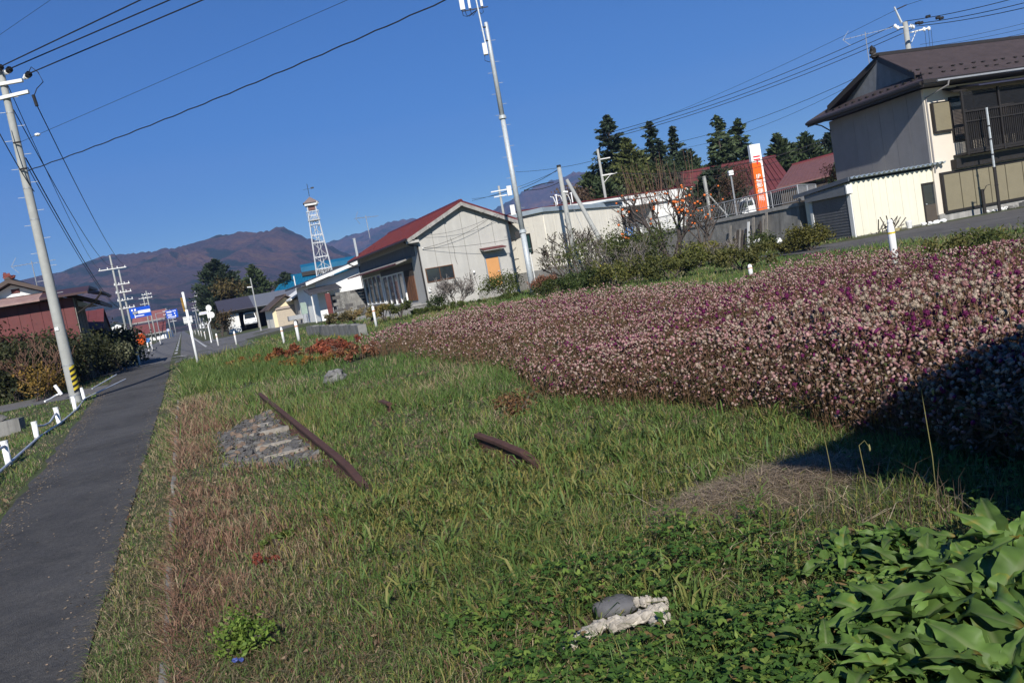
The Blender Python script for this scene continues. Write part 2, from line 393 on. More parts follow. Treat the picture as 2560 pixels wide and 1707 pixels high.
def mountain(name, prof, Y, depth, seed, rough, label=None):
    pts = [D(px, py, Y) for px, py in prof]
    xs = np.array([p.x for p in pts]); zs = np.array([max(p.z, 1) for p in pts])
    nx, ny = 420, 110
    X = np.linspace(xs[0], xs[-1], nx); H = np.interp(X, xs, zs)
    W = (xs[-1] - xs[0])
    H = H + (fbm(X / W * 22, X * 0, seed, 4) - .5) * rough * .7 + (vnoise(X / W * 230, X * 0, seed + 9) - .5) * rough * .30
    t = np.linspace(-1, .6, ny)
    XX, T = np.meshgrid(X, t, indexing='ij'); HH = H[:, None]
    YY = Y + T * depth
    prof_t = np.where(T < 0, np.maximum(0, 1 + T) ** 1.25, np.maximum(0, 1 - T / .9) ** 1.2)
    warp = (fbm(XX / W * 6, T * 1.0, seed + 5, 3) - .5) * .5
    spur = np.abs(fbm(XX / W * 11 + warp * 3, T * 1.6, seed + 3, 4) - .5) * 2
    dent = (1 - np.exp(-(T / .22) ** 2)) * np.exp(-((T + 1.0) / .18) ** 4 * .0)
    ZZ = HH * prof_t * (1 - .8 * dent * (spur - .25) * np.clip(1 + T, 0, 1)) - 4
    v = np.stack([XX, YY, np.maximum(ZZ, -4)], -1).reshape(-1, 3)
    i = (np.arange(nx - 1)[:, None] * ny + np.arange(ny - 1)[None]).ravel()
    o = fast(name, v, np.stack([i, i + ny, i + ny + 1, i + 1], -1), hm, smooth=True)
    tag(o, kind='structure'); return o
mountain('mountain', [(-300, 730), (-150, 700), (0, 683), (60, 672), (135, 650), (185, 612), (240, 586), (300, 577), (350, 571), (400, 566), (455, 551), (520, 533), (560, 529), (590, 528), (618, 523), (635, 515), (652, 518), (680, 531), (720, 546), (775, 570), (840, 600), (920, 628), (1050, 640)], 2300, 1500, 11, 26)
mountain('mountain', [(560, 640), (700, 575), (770, 549), (800, 538), (830, 534), (860, 521), (905, 506), (950, 499), (1000, 502), (1060, 505), (1120, 490), (1160, 466), (1200, 440), (1235, 424), (1262, 414), (1290, 408), (1312, 394), (1340, 391), (1372, 396), (1430, 392), (1500, 400), (1580, 430), (1700, 440), (1900, 430)], 4300, 1800, 31, 40)
hz = MB().box(-4200, 4200, -30, 6000, -6, 1150).build('haze', None)
hmz = bpy.data.materials.new('air'); hmz.use_nodes = True; _n = hmz.node_tree.nodes; _n.clear()
_v = _n.new('ShaderNodeVolumePrincipled'); _v.inputs['Color'].default_value = (.34, .52, 1.0, 1); _v.inputs['Density'].default_value = .00016; _v.inputs['Anisotropy'].default_value = 0.0
_o = _n.new('ShaderNodeOutputMaterial'); hmz.node_tree.links.new(_v.outputs[0], _o.inputs['Volume'])
hz.data.materials.append(hmz); tag(hz, kind='stuff')
# ------------------------------------------------------------------ buildings
def gable_roof(parent, mat, x0, x1, y0, y1, zr, xr, slope0, slope1, th=.09, ribs=0, axis='y', name='roof', ribw=.03):
    """Two sheets with the ridge along y at x=xr, height zr; slope0/1 = drop per metre on the low-x / high-x side. axis 'x' swaps."""
    def pt(x, y, z): return (x, y, z) if axis == 'y' else (y, x, z)
    out = []
    for xe, sl in ((x0, slope0), (x1, slope1)):
        ze = zr - abs(xe - xr) * sl
        mb = MB().hexa([pt(xe, y0, ze - th), pt(xr, y0, zr - th), pt(xr, y1, zr - th), pt(xe, y1, ze - th)], [pt(xe, y0, ze), pt(xr, y0, zr), pt(xr, y1, zr), pt(xe, y1, ze)])
        o = mb.build(name, mat, parent)
        if ribs:
            k = int((y1 - y0) / ribs); rb = MB()
            for i in range(k + 1):
                y = y0 + .03 + (y1 - y0 - .06) * i / k
                rb.hexa([pt(xe, y - ribw / 2, ze + .002), pt(xr, y - ribw / 2, zr + .002), pt(xr, y + ribw / 2, zr + .002), pt(xe, y + ribw / 2, ze + .002)],
                        [pt(xe, y - ribw / 2, ze + .035), pt(xr, y - ribw / 2, zr + .035), pt(xr, y + ribw / 2, zr + .035), pt(xe, y + ribw / 2, ze + .035)])
            rb.build('seam', mat, o)
        out.append(o)
    cap = MB().hexa([pt(xr - .14, y0 - .02, zr - .03), pt(xr + .14, y0 - .02, zr - .03), pt(xr + .14, y1 + .02, zr - .03), pt(xr - .14, y1 + .02, zr - .03)],
                    [pt(xr - .07, y0 - .02, zr + .07), pt(xr + .07, y0 - .02, zr + .07), pt(xr + .07, y1 + .02, zr + .07), pt(xr - .07, y1 + .02, zr + .07)])
    cap.build('ridge_cap', mat, parent)
    return out
def window(parent, plane, a0, a1, z0, z1, at, depth=.05, glassm_=None, fm=None, mull=1, fw=.05, out=-1, name='window', bars=0):
    """Framed window in a wall plane: 'f' (wall runs along x, at y=at) or 's' (wall runs along y, at x=at); out = side the frame stands proud."""
    def bx(mb, p0, p1, q0, q1, r0, r1):
        if plane == 'f': mb.box(p0, p1, min(q0, q1), max(q0, q1), r0, r1)
        else: mb.box(min(q0, q1), max(q0, q1), p0, p1, r0, r1)
    fm = fm or frame_dark; glassm_ = glassm_ or glass
    f = MB(); o1 = at + out * depth; o0 = at + out * .003
    bx(f, a0, a1, o0, o1, z1 - fw, z1); bx(f, a0, a1, o0, o1, z0, z0 + fw)
    bx(f, a0, a0 + fw, o0, o1 - out * .004, z0 + fw, z1 - fw); bx(f, a1 - fw, a1, o0, o1 - out * .004, z0 + fw, z1 - fw)
    n = mull
    for i in range(1, n):
        x = a0 + (a1 - a0) * i / n; bx(f, x - fw * .5, x + fw * .5, o0, o1 - out * .006, z0 + fw, z1 - fw)
    for i in range(bars):
        z = z0 + (z1 - z0) * (i + 1) / (bars + 1); bx(f, a0 + fw, a1 - fw, o0, o1 - out * .012, z - .015, z + .015)
    w_ = f.build(name, fm, parent)
    for i in range(n):
        g = MB(); xa = a0 + (a1 - a0) * i / n + fw * .4; xb = a0 + (a1 - a0) * (i + 1) / n - fw * .4
        bx(g, xa, xb, at + out * .006, at + out * .016, z0 + fw * .7, z1 - fw * .7); g.build('pane', glassm_, w_)
    return w_
def gutter(parent, a, b, mat=frame_dark, r=.05, name='gutter'):
    return MB().bar(a, b, r, n=6).build(name, mat, parent)
def tv_antenna(label, base, h=1.6, span=1.2, rz=0):
    t = thing('antenna', label, 'antenna', base, rz)
    MB().bar((0, 0, 0), (0, 0, h), .022).build('mast', greysteel, t)
    b = MB().bar((-span * .6, 0, h - .12), (span * .7, 0, h - .12), .014, n=4); b.build('boom', greysteel, t)
    e = MB()
    for i in range(9):
        x = -span * .55 + span * 1.2 * i / 8; l = .34 - .02 * i
        e.bar((x, -l, h - .12), (x, l, h - .12), .009, n=4)
    e.bar((-span * .6, -.02, h - .12), (-span * .42, -.02, h + .28), .012, n=4); e.bar((-span * .6, -.02, h - .12), (-span * .42, -.02, h - .5), .012, n=4)
    e.build('element', greysteel, t)
    return t

# ---- grey plaster house with the red roof
def grey_house():
    W, L = 5.5, 15.6; EZ, ZR, XR = 4.02, 5.62, 2.75
    t = thing('house', 'grey plaster house with dull red gable roof and an orange door', 'house', (-4.12, 44, .2), 22)
    zr = ZR; sl = .46
    wall = MB().prism([(0, 0), (W, 0), (W, zr - .12 - (W - XR) * sl), (XR, zr - .12), (0, zr - .12 - XR * sl)], 0, L).build('wall', greywall, t)
    # vertical joints between the plaster boards: recessed battens, shallow ridges
    for x in (.88, 1.70, 2.68, 3.61, 4.49):
        z1 = zr - .2 - abs(x - XR) * sl
        box('joint', M('joint_grey', (.20, .19, .165)), wall, x - .012, x + .012, -.004, .002, 1.0 if x < 3 else 2.9, z1)
    MB().tube([(1.9, -.004, 3.7), (1.96, -.004, 3.35), (2.0, -.004, 3.0), (1.97, -.004, 2.6), (2.03, -.004, 2.2)], .012, n=4).build('crack', M('crack', (.12, .115, .1)), wall)
    box('foundation', concrete, t, 2.95, W + .03, -.05, .02, -.2, .42)
    roof = gable_roof(t, redroof, -.72, W + .62, -.36, L + .5, zr, XR, sl, sl, ribs=.42)
    # barge boards and purlin ends of the verge
    for s, xe in ((-1, -.72), (1, W + .62)):
        ze = zr - abs(xe - XR) * sl
        MB().hexa([(xe, -.385, ze - .30), (XR, -.385, zr - .30), (XR, -.345, zr - .30), (xe, -.345, ze - .30)], [(xe, -.385, ze - .085), (XR, -.385, zr - .085), (XR, -.345, zr - .085), (xe, -.345, ze - .085)]).build('barge_board', concrete, t)
    for x in (-.35, .7, 1.6, 2.75, 3.9, 4.8, 5.75):
        z = zr - .13 - abs(x - XR) * sl
        box('purlin', concrete, t, x - .07, x + .07, -.44, -.004, z - .17, z - .01)
    # soffit box of the eave at the low corner
    box('eave_box', greywall, t, -.66, -.004, -.34, 0.0, 3.72, 3.86)
    gutter(t, (-.76, -.6, zr - (.72 + XR) * sl - .1), (-.76, L + .4, zr - (.72 + XR) * sl - .1))
    MB().tube([(-.76, .1, 3.85), (-.4, .06, 3.62), (-.06, .06, 3.55), (-.06, .04, 2.0), (-.06, -.02, .1)], .045, n=6).build('downpipe', frame_dark, t)
    MB().tube([(-.76, L, 3.85), (-.4, L, 3.62), (-.06, L - .05, 3.55), (-.06, L - .05, .4)], .045, n=6).build('downpipe', frame_dark, t)
    # road side: dark board band, pent roof, glazed sliding doors, boards
    box('upper_cladding', M('grey_cladding', (.15, .15, .145), var=.12, streak=.4), t, -.03, -.003, .9, L - .1, 3.05, 3.70)
    MB().hexa([(-1.0, 1.7, 2.78), (-.004, 1.7, 3.0), (-.004, L + .1, 3.0), (-1.0, L + .1, 2.78)], [(-1.0, 1.7, 2.84), (-.004, 1.7, 3.1), (-.004, L + .1, 3.1), (-1.0, L + .1, 2.84)]).build('pent_roof', concrete, t)
    box('pent_edge', redroof, t, -1.02, -1.003, 1.68, L + .12, 2.77, 2.86)
    window(t, 's', 9.75, 14.95, .66, 2.62, 0, depth=.09, fm=white, mull=4, fw=.07, name='window')
    window(t, 's', 4.1, 9.35, .45, 2.4, 0, depth=.09, fm=white, mull=4, fw=.07, name='sliding_door')
    box('transom', frame_dark, t, -.05, -.003, 1.9, 9.6, 2.42, 2.76)
    for i in range(7):
        y0 = 1.95 + i * .28; MB().box(-.05 - .008 * (i % 2), -.004, y0, y0 + .265, .6, 2.02).build('board', wood_brown, t)
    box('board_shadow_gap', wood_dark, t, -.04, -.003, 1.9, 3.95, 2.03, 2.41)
    box('threshold', concrete, t, -.5, -.004, 1.5, 9.6, -.1, .40)
    box('plinth', concrete, t, -.06, -.004, 9.62, L - .02, -.2, .62)
    # gable side: strip window, orange door with hood, lamp, meter
    window(t, 'f', .12, 1.74, 1.46, 2.24, 0, mull=2, fw=.04, fm=wood_brown)
    d = box('door', doororange, t, 3.74, 4.50, -.03, -.004, .62, 2.22)
    MB().box(3.66, 3.735, -.05, -.003, .6, 2.4).box(4.505, 4.58, -.05, -.003, .6, 2.4).box(3.735, 4.505, -.05, -.003, 2.23, 2.4).build('frame', greysteel, d)
    MB().bar((4.40, -.03, 1.42), (4.40, -.09, 1.42), .03).bar((4.40, -.085, 1.42), (4.31, -.085, 1.42), .014).build('handle', steel, d)
    h = MB().hexa([(3.5, -.62, 2.62), (4.86, -.62, 2.62), (4.86, -.004, 2.70), (3.5, -.004, 2.70)], [(3.5, -.62, 2.68), (4.86, -.62, 2.68), (4.86, -.004, 2.80), (3.5, -.004, 2.80)]).build('door_hood', concrete, t)
    MB().hexa([(3.48, -.64, 2.685), (4.88, -.64, 2.685), (4.88, -.004, 2.803), (3.48, -.004, 2.803)], [(3.48, -.64, 2.72), (4.88, -.64, 2.72), (4.88, -.004, 2.84), (3.48, -.004, 2.84)]).build('sheet', redroof, h)
    MB().blob((2.89, -.09, 1.60), .07, .07, .07, 3, .05).build('lamp', white, t)
    MB().tube([(2.89, -.02, 1.55), (2.93, -.015, 1.1), (3.08, -.015, .45)], .012, n=4).build('conduit', wiremat, t)
    box('meter_box', offwhite, t, .06, .22, -.1, -.004, .95, 1.2)
    MB().bar((.2, -.004, 3.34), (.2, -.12, 3.36), .035).build('insulator', white, t)
    # small bracket shadows on the side of the gable: projecting iron brackets
    for z in (3.0, 1.9): MB().bar((W + .01, .4, z), (W + .45, .4, z), .025).build('bracket', frame_dark, t)
grey_house()
t = tv_antenna('television antenna on the red roof ridge of the grey house', D(850, 548, 52), 1.5, 1.3, 40)
t = thing('flue_pipe', 'thin grey flue pipe rising beside the red roof eave', 'pipe', D(818, 572, 57) - Vector((0, 0, 1.2)))
MB().bar((0, 0, 0), (0, 0, 1.9), .09).build('pipe', steel, t); MB().bar((0, 0, 1.9), (0, 0, 1.96), .12).build('cap', steel, t)
# concrete apron and low block wall at the road side of the house
def apron():
    t = thing('concrete_apron', 'sloping bare concrete apron in front of the glazed doors', 'concrete apron', (-4.12, 44, .0), 22)
    MB().hexa([(-3.2, 1.2, -.2), (-.55, .2, -.2), (-.55, 9.5, -.2), (-3.2, 9.5, -.2)], [(-3.2, 1.2, .16), (-.55, .2, .46), (-.55, 9.5, .50), (-3.2, 9.5, .16)]).build('slab', concrete, t)
    MB().box(-3.9, -3.22, 1.6, 4.6, -.2, .12).box(-4.3, -3.92, 1.8, 4.4, -.2, .04).build('step', concrete, t)
    t = thing('concrete_block', 'grey concrete block wall stub standing before the house corner', 'block', (-4.55, 40.6, .1), 22)
    MB().box(-1.3, .6, 0, .3, -.3, .48).build('block', dark_concrete, t); MB().box(-1.35, .65, -.04, .34, .483, .55).build('coping', concrete, t)
apron()
def low_wall():
    t = thing('retaining_wall', 'low dark stained retaining wall below the dry weeds at the bend', 'wall')
    k = 0
    for u in np.arange(29.5, 42.5, 1.22):
        x, y = uv2xy(u, 6.1)
        o = MB().box(-.16, .16, 0, 1.2, -.4, .52 + .03 * (k % 2)).build('block', dark_concrete, t); o.location = (x, y, 0); o.rotation_euler = (0, 0, R(22)); k += 1
low_wall()

# ---- cream annex behind the phone mast
def annex():
    A = Vector((1.16, 47, 1.25)); B = Vector((3.02, 46, 1.25)); rz = math.degrees(math.atan2(8.0, 5.6)); Lc = 10.0
    t = thing('annex', 'cream boarded annex with blue grey eave above a stained concrete base', 'building', B, rz)
    # local x along the long cream face, y into the building
    Wd = 2.9; H = 3.22
    w = MB().box(0, Lc, .02, Wd + 4, 0, H).build('wall', creamwall, t)
    n = 9
    for i in range(n):
        x0 = Lc * i / n; MB().box(x0 + .008, x0 + Lc / n - .008, -.022 - .004 * (i % 2), .019, 0, H - .02).build('wall_panel', creamwall, t)
    m = 5
    for i in range(m):
        y0 = .03 + (Wd + .6) * i / m; MB().box(-.03 - .004 * (i % 2), -.003, y0, y0 + (Wd + .6) / m - .014, 0, H - .02).build('wall_panel', M('annex_grey_cream', (.56, .53, .46), var=.06, streak=.35, dirt=(.43, .40, .34)), t)
    box('eave', bluegrey, t, -.2, Lc + .2, -.16, Wd + 4.2, H + .002, H + .26)
    MB().hexa([(Lc - 2.6, -.4, H + .30), (Lc + 1.2, -.4, H + .36), (Lc + 1.4, 1.4, H + .36), (Lc - 2.6, 1.4, H + .30)], [(Lc - 2.6, -.4, H + .38), (Lc + 1.2, -.4, H + .44), (Lc + 1.4, 1.4, H + .44), (Lc - 2.6, 1.4, H + .38)]).build('canopy', bluegrey, t)
    window(t, 's', 1.05, 1.55, 1.02, 2.2, -.032, glassm_=glass_green, mull=1, fw=.06)
    # long vertical base down to the ground
    box('base', dark_concrete, t, -.06, Lc + .05, -.06, Wd + 4, -1.3, -.004)
    MB().bar((-.05, Wd + .35, 0), (-.3, Wd + .35, 2.3), .03).build('downpipe', frame_dark, t)
    v = thing('vent_pipe', 'pale bent vent pipes on the annex roof behind the eave', 'pipe', D(1275, 468, 49) - Vector((0, 0, .35)))
    for dx in (0, .45, .9): MB().tube([(dx, 0, -.1), (dx + .05, 0, .35), (dx - .05, 0, .75), (dx - .22, 0, .8)], .03, n=5).build('pipe', offwhite, v)
annex()

# ---- post office on its terrace
TZ = 2.28
def post_office():
    t = thing('post_office', 'low white flat roofed post office with dark porch and red roof edge', 'building', (2.3, 58, TZ - .4), 23.6)
    W = 15.0; H = 5.63 - TZ + .4; rz = R(23.6)
    def lx(px, py, Y): 
        p = P(px, py, Y) - Vector((2.3, 58, 0)); return p.x * math.cos(rz) + p.y * math.sin(rz)
    xa = lx(1250 + 1430 / 4.704, 512, 60.5); xb = lx(1250 + 1850 / 4.704, 505, 62)
    MB().box(0, xa, .02, 9, 0, H - .9).box(xb, W, .02, 9, 0, H - .9).box(xa, xb, 3.2, 9, 0, H - .9).build('wall', offwhite, t)
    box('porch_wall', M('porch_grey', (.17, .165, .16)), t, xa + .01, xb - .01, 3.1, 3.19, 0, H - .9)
    window(t, 'f', xa + .9, xb - 1.2, .9, 2.3, 3.09, mull=3, fm=greysteel)
    box('parapet', offwhite, t, -.25, W + .25, -.3, 9.2, H - .898, H - .09)
    box('parapet_line', M('trim_brown', (.09, .03, .025)), t, 3.6, 11.6, -.33, -.303, H - .46, H - .40)
    box('parapet_cap', redroof, t, -.3, W + .3, -.36, 9.25, H - .088, H)
    n = 5
    for i in range(n): MB().box(xb + (W - xb) * i / n + .01, xb + (W - xb) * (i + 1) / n - .01, -.012, .018, 0, H - .9).build('wall_panel', offwhite, t)
    b = MB().box(W + .25, W + 1.1, -.8, -.7, 1.0, 1.65).build('wall_sign', white, t)
    MB().bar((W - .2, -.55, 1.15), (W + .55, -.55, 1.15), .20, n=14).build('lamp_drum', M('lamp_green', (.05, .30, .22), rough=.4), t)
    for dx in (5.2, 6.6): 
        MB().bar((dx, 4, H), (dx, 4, H + 1.1), .05).bar((dx - .1, 4, H + 1.1), (dx + .1, 4, H + 1.1), .06).build('vent', white, t)
post_office()
def terrace():
    # filled ground behind the retaining wall
    a = Vector((15.3, 40)); d = Vector((-SA, CA)); e = a + d * 19.6
    pts = [(a.x + .25, a.y + .12), (18.55, 44.25), (21.5, 49.5), (48, 62), (80, 110), (-10, 130), (e.x - 8, e.y + 20), (e.x - 6.0, e.y), (e.x + .2, e.y)]
    mb = MB().prism(pts, -.3, TZ - .02, axis='z'); o = mb.build('terrace', M('terrace_paving', (.16, .15, .13), var=.25)); tag(o, kind='structure')
terrace()
def terrace_wall():
    t = thing('retaining_wall', 'tall stained concrete retaining wall carrying the post office railing', 'wall', (15.3, 40, 0), 22)
    k = 0
    for y in np.arange(0, 19.5, 2.45):
        MB().hexa([(-.16, y, -.2), (.26, y, -.2), (.26, y + 2.436, -.2), (-.16, y + 2.436, -.2)], [(.0, y, TZ - .16), (.26, y, TZ - .16), (.26, y + 2.436, TZ - .16), (.0, y + 2.436, TZ - .16)]).build('wall_section', dark_concrete, t)
    box('coping', concrete, t, -.08, .36, -.06, 19.7, TZ - .158, TZ + .03)
    # return wall into the shade beside the shed
    MB().hexa([(.30, .02, -.2), (.5, -.02, -.2), (5.0, 2.6, -.2), (4.9, 2.85, -.2)], [(.30, .02, TZ - .03), (.5, -.02, TZ - .03), (5.0, 2.6, TZ - .03), (4.9, 2.85, TZ - .03)]).build('return_wall', dark_concrete, t)
terrace_wall()
def railing():
    t = thing('railing', 'grey steel railing with thin balusters along the retaining wall top', 'railing', (15.3, 40, TZ + .03), 22)
    Hh = .86; L = 19.4
    MB().bar((.1, 0, Hh), (.1, L, Hh), .03).build('top_rail', greysteel, t); MB().bar((.1, 0, .1), (.1, L, .1), .02).build('bottom_rail', greysteel, t)
    for y in np.arange(0.02, L + .1, 1.93): MB().bar((.1, y, 0), (.1, y, Hh), .032).build('post', greysteel, t)
    b = MB()
    for y in np.arange(.13, L, .138): b.bar((.1, y, .1), (.1, y, Hh), .010, n=4, cap=False)
    o = b.build('balusters', greysteel, t); o['kind'] = 'stuff'
    # end bay that turns away from the wall
    MB().bar((.1, 0, Hh), (3.4, 2.2, Hh), .03).build('top_rail', greysteel, t); MB().bar((.1, 0, .1), (3.4, 2.2, .1), .02).build('bottom_rail', greysteel, t)
    b = MB()
    for k in range(1, 30): b.bar((.1 + .11 * k, .0733 * k, .1), (.1 + .11 * k, .0733 * k, Hh), .010, n=4, cap=False)
    o = b.build('balusters', greysteel, t); o['kind'] = 'stuff'
    for k in (1, 2): MB().bar((.1 + 1.65 * k, 1.1 * k, 0), (.1 + 1.65 * k, 1.1 * k, Hh), .032).build('post', greysteel, t)
railing()
def totem():
    p = P(1912, 519, 44.5)
    t = thing('sign_pillar', 'tall orange and white post office sign pillar behind the railing', 'sign', (p.x - .05, 44.5, TZ - .02), 8)
    W, Dp, H = .62, .26, 5.94 - TZ - .0
    H = P(1892, 359, 44.5).z - TZ
    zs = H * .735
    MB().box(-W / 2, W / 2, 0, Dp, zs, H).build('upper_panel', white, t)
    MB().box(-W / 2, W / 2 - .10, 0, Dp, 0, zs - .003).build('lower_panel', orange, t)
    MB().box(W / 2 - .097, W / 2, 0, Dp, 0, zs - .003).build('side_strip', white, t)
    # rounded shoulder of the orange field
    sh = [(W / 2 - .10, zs - .14)] + [(W / 2 - .10 - .0 - .12 * (1 - math.cos(a)), zs - .14 + .14 * math.sin(a)) for a in np.linspace(0, math.pi / 2, 6)] + [(W / 2 - .10, zs)]
    MB().prism(sh, -.006, -.002).build('shoulder', white, t)
    mk_ = MB().box(-.19, .21, -.008, -.002, H - .72, H - .64).box(-.19, .21, -.008, -.002, H - .88, H - .80).box(-.03, .05, -.008, -.002, H - 1.12, H - .883)
    mk_.build('postal_mark', red, t)
    def txt(body, z, size, ww):
        cu = bpy.data.curves.new('lettering', 'FONT'); cu.body = body; cu.size = size; cu.align_x = 'CENTER'; cu.align_y = 'CENTER'; cu.extrude = .004
        to = bpy.data.objects.new('lettering', cu); COL.objects.link(to)
        dg = bpy.context.evaluated_depsgraph_get(); me = bpy.data.meshes.new_from_object(to.evaluated_get(dg)); bpy.data.objects.remove(to)
        o = link('lettering', me, t, white); o.location = (-.05, -.006, z); o.rotation_euler = (R(90), 0, 0)
        o.scale = (ww, 1, 1); return o
    txt('JP', zs - .80, .36, 1.0); MB().box(-.2, .12, -.008, -.002, zs - 1.04, zs - .995).build('underline', white, t)
    for i, ch in enumerate('郵便局'): txt(ch, zs - 1.27 - i * .37, .36, 1.0)
    box('plinth', concrete, t, -.4, .4, -.08, .36, -.1, .05)
totem()

# ---- two-storey house with the lean-to shed
def big_house():
    t = thing('house', 'two storey house with brown tiled hip and gable roof and shuttered front', 'house', (20.7, 37.3, .2), 15)
    Lx, Dy, H = 10.6, 6.6, 6.15
    MB().box(0, Lx, .02, Dy, .35, H).build('wall', housecream, t)
    # end wall boards
    n = 7
    for i in range(n):
        y0 = .10 + (Dy - .1) * i / n; MB().box(-.028 - .003 * (i % 2), -.002, y0 + .006, y0 + (Dy - .1) / n - .006, .3, H).build('wall_panel', housegrey, t)
    box('corner_board', housecream, t, -.034, .10, -.03, .099, .3, H - .02)
    box('foundation', concrete, t, -.02, Lx, -.05, Dy, -.25, .345)
    # roof: lower skirt all round, upper gable
    e = .8; ze, zm, zr = 6.42, 6.98, 8.62; yr = 3.35
    x0, x1, y0, y1 = -e, Lx + e, -e - .1, Dy + e
    xg0, xg1 = .18, Lx - .2
    def zf(y): return ze + (zr - ze) * (y - y0) / (yr - y0)
    yg0, yg1 = y0 + (zm - ze) / (zr - ze) * (yr - y0), y1 - (zm - ze) / (zr - ze) * (y1 - yr)
    th = .12
    def slab(name, q, mat=brownroof, par=t, th=th):
        return MB().hexa([(x, y, z - th) for x, y, z in q], q).build(name, mat, par)
    ga, gb = .75, Lx - .75         # where the skirt meets the gable wall
    front = slab('roof', [(x0, y0, ze), (x1, y0, ze), (xg1 + .9, yg0, zm), (xg0 - .0, yg0, zm)])
    slab('roof', [(xg0 - .35, yg0, zm), (xg1 + .9, yg0, zm), (xg1 + .6, yr, zr), (xg0 + .55, yr, zr)])
    slab('roof', [(x1, y1, ze), (x0, y1, ze), (xg0, yg1, zm), (xg1 + .9, yg1, zm)])
    slab('roof', [(xg1 + .9, yg1, zm), (xg0 - .35, yg1, zm), (xg0 + .55, yr, zr), (xg1 + .6, yr, zr)])
    slab('roof', [(x0, y1, ze), (x0, y0, ze), (ga - .1, yg0, zm - .0), (ga - .1, yg1, zm)])
    slab('roof', [(x1, y0, ze), (x1, y1, ze), (gb + .1, yg1, zm), (gb + .1, yg0, zm)])
    MB().prism([(yg0 + .2, zm - .1), (yg1 - .2, zm - .1), (yr, zr - .22)], .70, .78, axis='x').build('gable', M('gable_grey', (.20, .21, .22), var=.15, streak=.5), t)
    for ya, za, yb, zb in ((yg0, zm, yr, zr), (yg1, zm, yr, zr)):
        MB().hexa([(xg0 - .37, ya, za - .30), (xg0 + .53, yb, zb - .30), (xg0 + .60, yb, zb - .30), (xg0 - .30, ya, za - .30)], [(xg0 - .37, ya, za - .02), (xg0 + .53, yb, zb - .02), (xg0 + .60, yb, zb - .02), (xg0 - .30, ya, za - .02)]).build('barge_board', frame_dark, t)
    rows = 30; rb = MB()
    for k in range(1, rows):                       # tile courses of the front slopes
        f = k / rows
        if f < .28: g = f / .28; xa, xb = x0 + (xg0 - x0) * g, x1; y = y0 + (yg0 - y0) * g; z = ze + (zm - ze) * g
        else: g = (f - .28) / .72; xa, xb = xg0 - .35 + .9 * g, xg1 + .8; y = yg0 + (yr - yg0) * g; z = zm + (zr - zm) * g
        rb.box(xa + .02, xb, y - .02, y + .03, z - .01, z + .022)
    rb.build('tile_course', brownroof, front)
    sg = MB()                                       # snow guards in short pairs
    for row, (dy, m) in enumerate(((.55, 26), (1.25, 26))):
        for k in range(m):
            if k % 3 == 2: continue
            x = -.35 + k * .42 + .1 * (k % 3); y = y0 + dy + .05 * (k % 2); z = zf(y) + .02
            sg.box(x, x + .16, y - .06, y + .06, z, z + .05)
    for k in range(14):
        y = y0 + .55 + k * .5; sg.box(x0 + .42, x0 + .56, y, y + .13, ze + .19, ze + .26)
    o = sg.build('snow_guards', frame_dark, t); o['kind'] = 'stuff'
    MB().hexa([(xg0 + .4, yr - .13, zr - .03), (xg1 + .7, yr - .13, zr - .03), (xg1 + .7, yr + .13, zr - .03), (xg0 + .4, yr + .13, zr - .03)], [(xg0 + .4, yr - .06, zr + .14), (xg1 + .7, yr - .06, zr + .14), (xg1 + .7, yr + .06, zr + .14), (xg0 + .4, yr + .06, zr + .14)]).build('ridge_cap', frame_dark, t)
    for x in (xg0 + .35, xg1 + .7):                 # ridge end ornaments
        MB().blob((x, yr, zr + .16), .16, .12, .26, 5, .35).blob((x - .05, yr, zr + .4), .10, .08, .12, 6, .4).blob((x + .04, yr, zr - .02), .2, .22, .12, 7, .3).build('ridge_ornament', frame_dark, t)
    MB().hexa([(x0, y0 - .03, ze - .17), (x1, y0 - .03, ze - .17), (x1, y0 + .02, ze - .17), (x0, y0 + .02, ze - .17)], [(x0, y0 - .03, ze - .0), (x1, y0 - .03, ze - .0), (x1, y0 + .02, ze - .0), (x0, y0 + .02, ze - .0)]).build('fascia', frame_dark, t)
    gutter(t, (-.1, y0 - .09, ze - .14), (x1, y0 - .09, ze - .10), greysteel, .055); gutter(t, (x0 - .04, y0 + .1, ze - .12), (x0 - .04, y1, ze - .12), frame_dark, .09); box('fascia', frame_dark, t, x0 + .0, x0 + .05, y0 + .03, y1, ze - .3, ze - .125)
    MB().tube([(.55, y0 - .09, ze - .16), (.5, y0 - .05, ze - .38), (.05, -.06, H - .42), (.05, -.06, 2.3)], .04, n=6).build('downpipe', housegrey, t)
    MB().tube([(x0 - .08, y1 - .4, ze - .16), (x0 + .2, Dy - .1, ze - .42), (-.07, Dy - .1, H - .5)], .035, n=6).build('downpipe', frame_dark, t)
    box('soffit', M('soffit_grey', (.14, .13, .12)), t, -e + .03, Lx + e, y0 + .03, -.004, H + .06, H + .10)
    # upper floor
    s = box('shutter_box', shutter, t, .36, 1.26, -.12, -.004, 4.16, 5.42)
    sb = MB()
    for k in range(20): sb.box(.40, 1.22, -.128, -.121, 4.2 + k * .06, 4.232 + k * .06)
    sb.build('slat', shutter, s)
    MB().box(.27, .355, -.14, -.004, 4.08, 5.46).box(.355, 1.30, -.14, -.004, 4.06, 4.155).box(.355, 1.30, -.14, -.004, 5.425, 5.47).build('frame', frame_dark, s)
    win = window(t, 'f', 1.35, 9.9, 3.55, 5.62, -.01, mull=6, fm=frame_dark, fw=.07)
    # latticed balcony
    b = MB()
    for x in np.arange(1.4, 9.9, .115): b.box(x, x + .035, -.80, -.77, 3.05, 4.72)
    o = b.build('balcony_lattice', frame_dark, t)
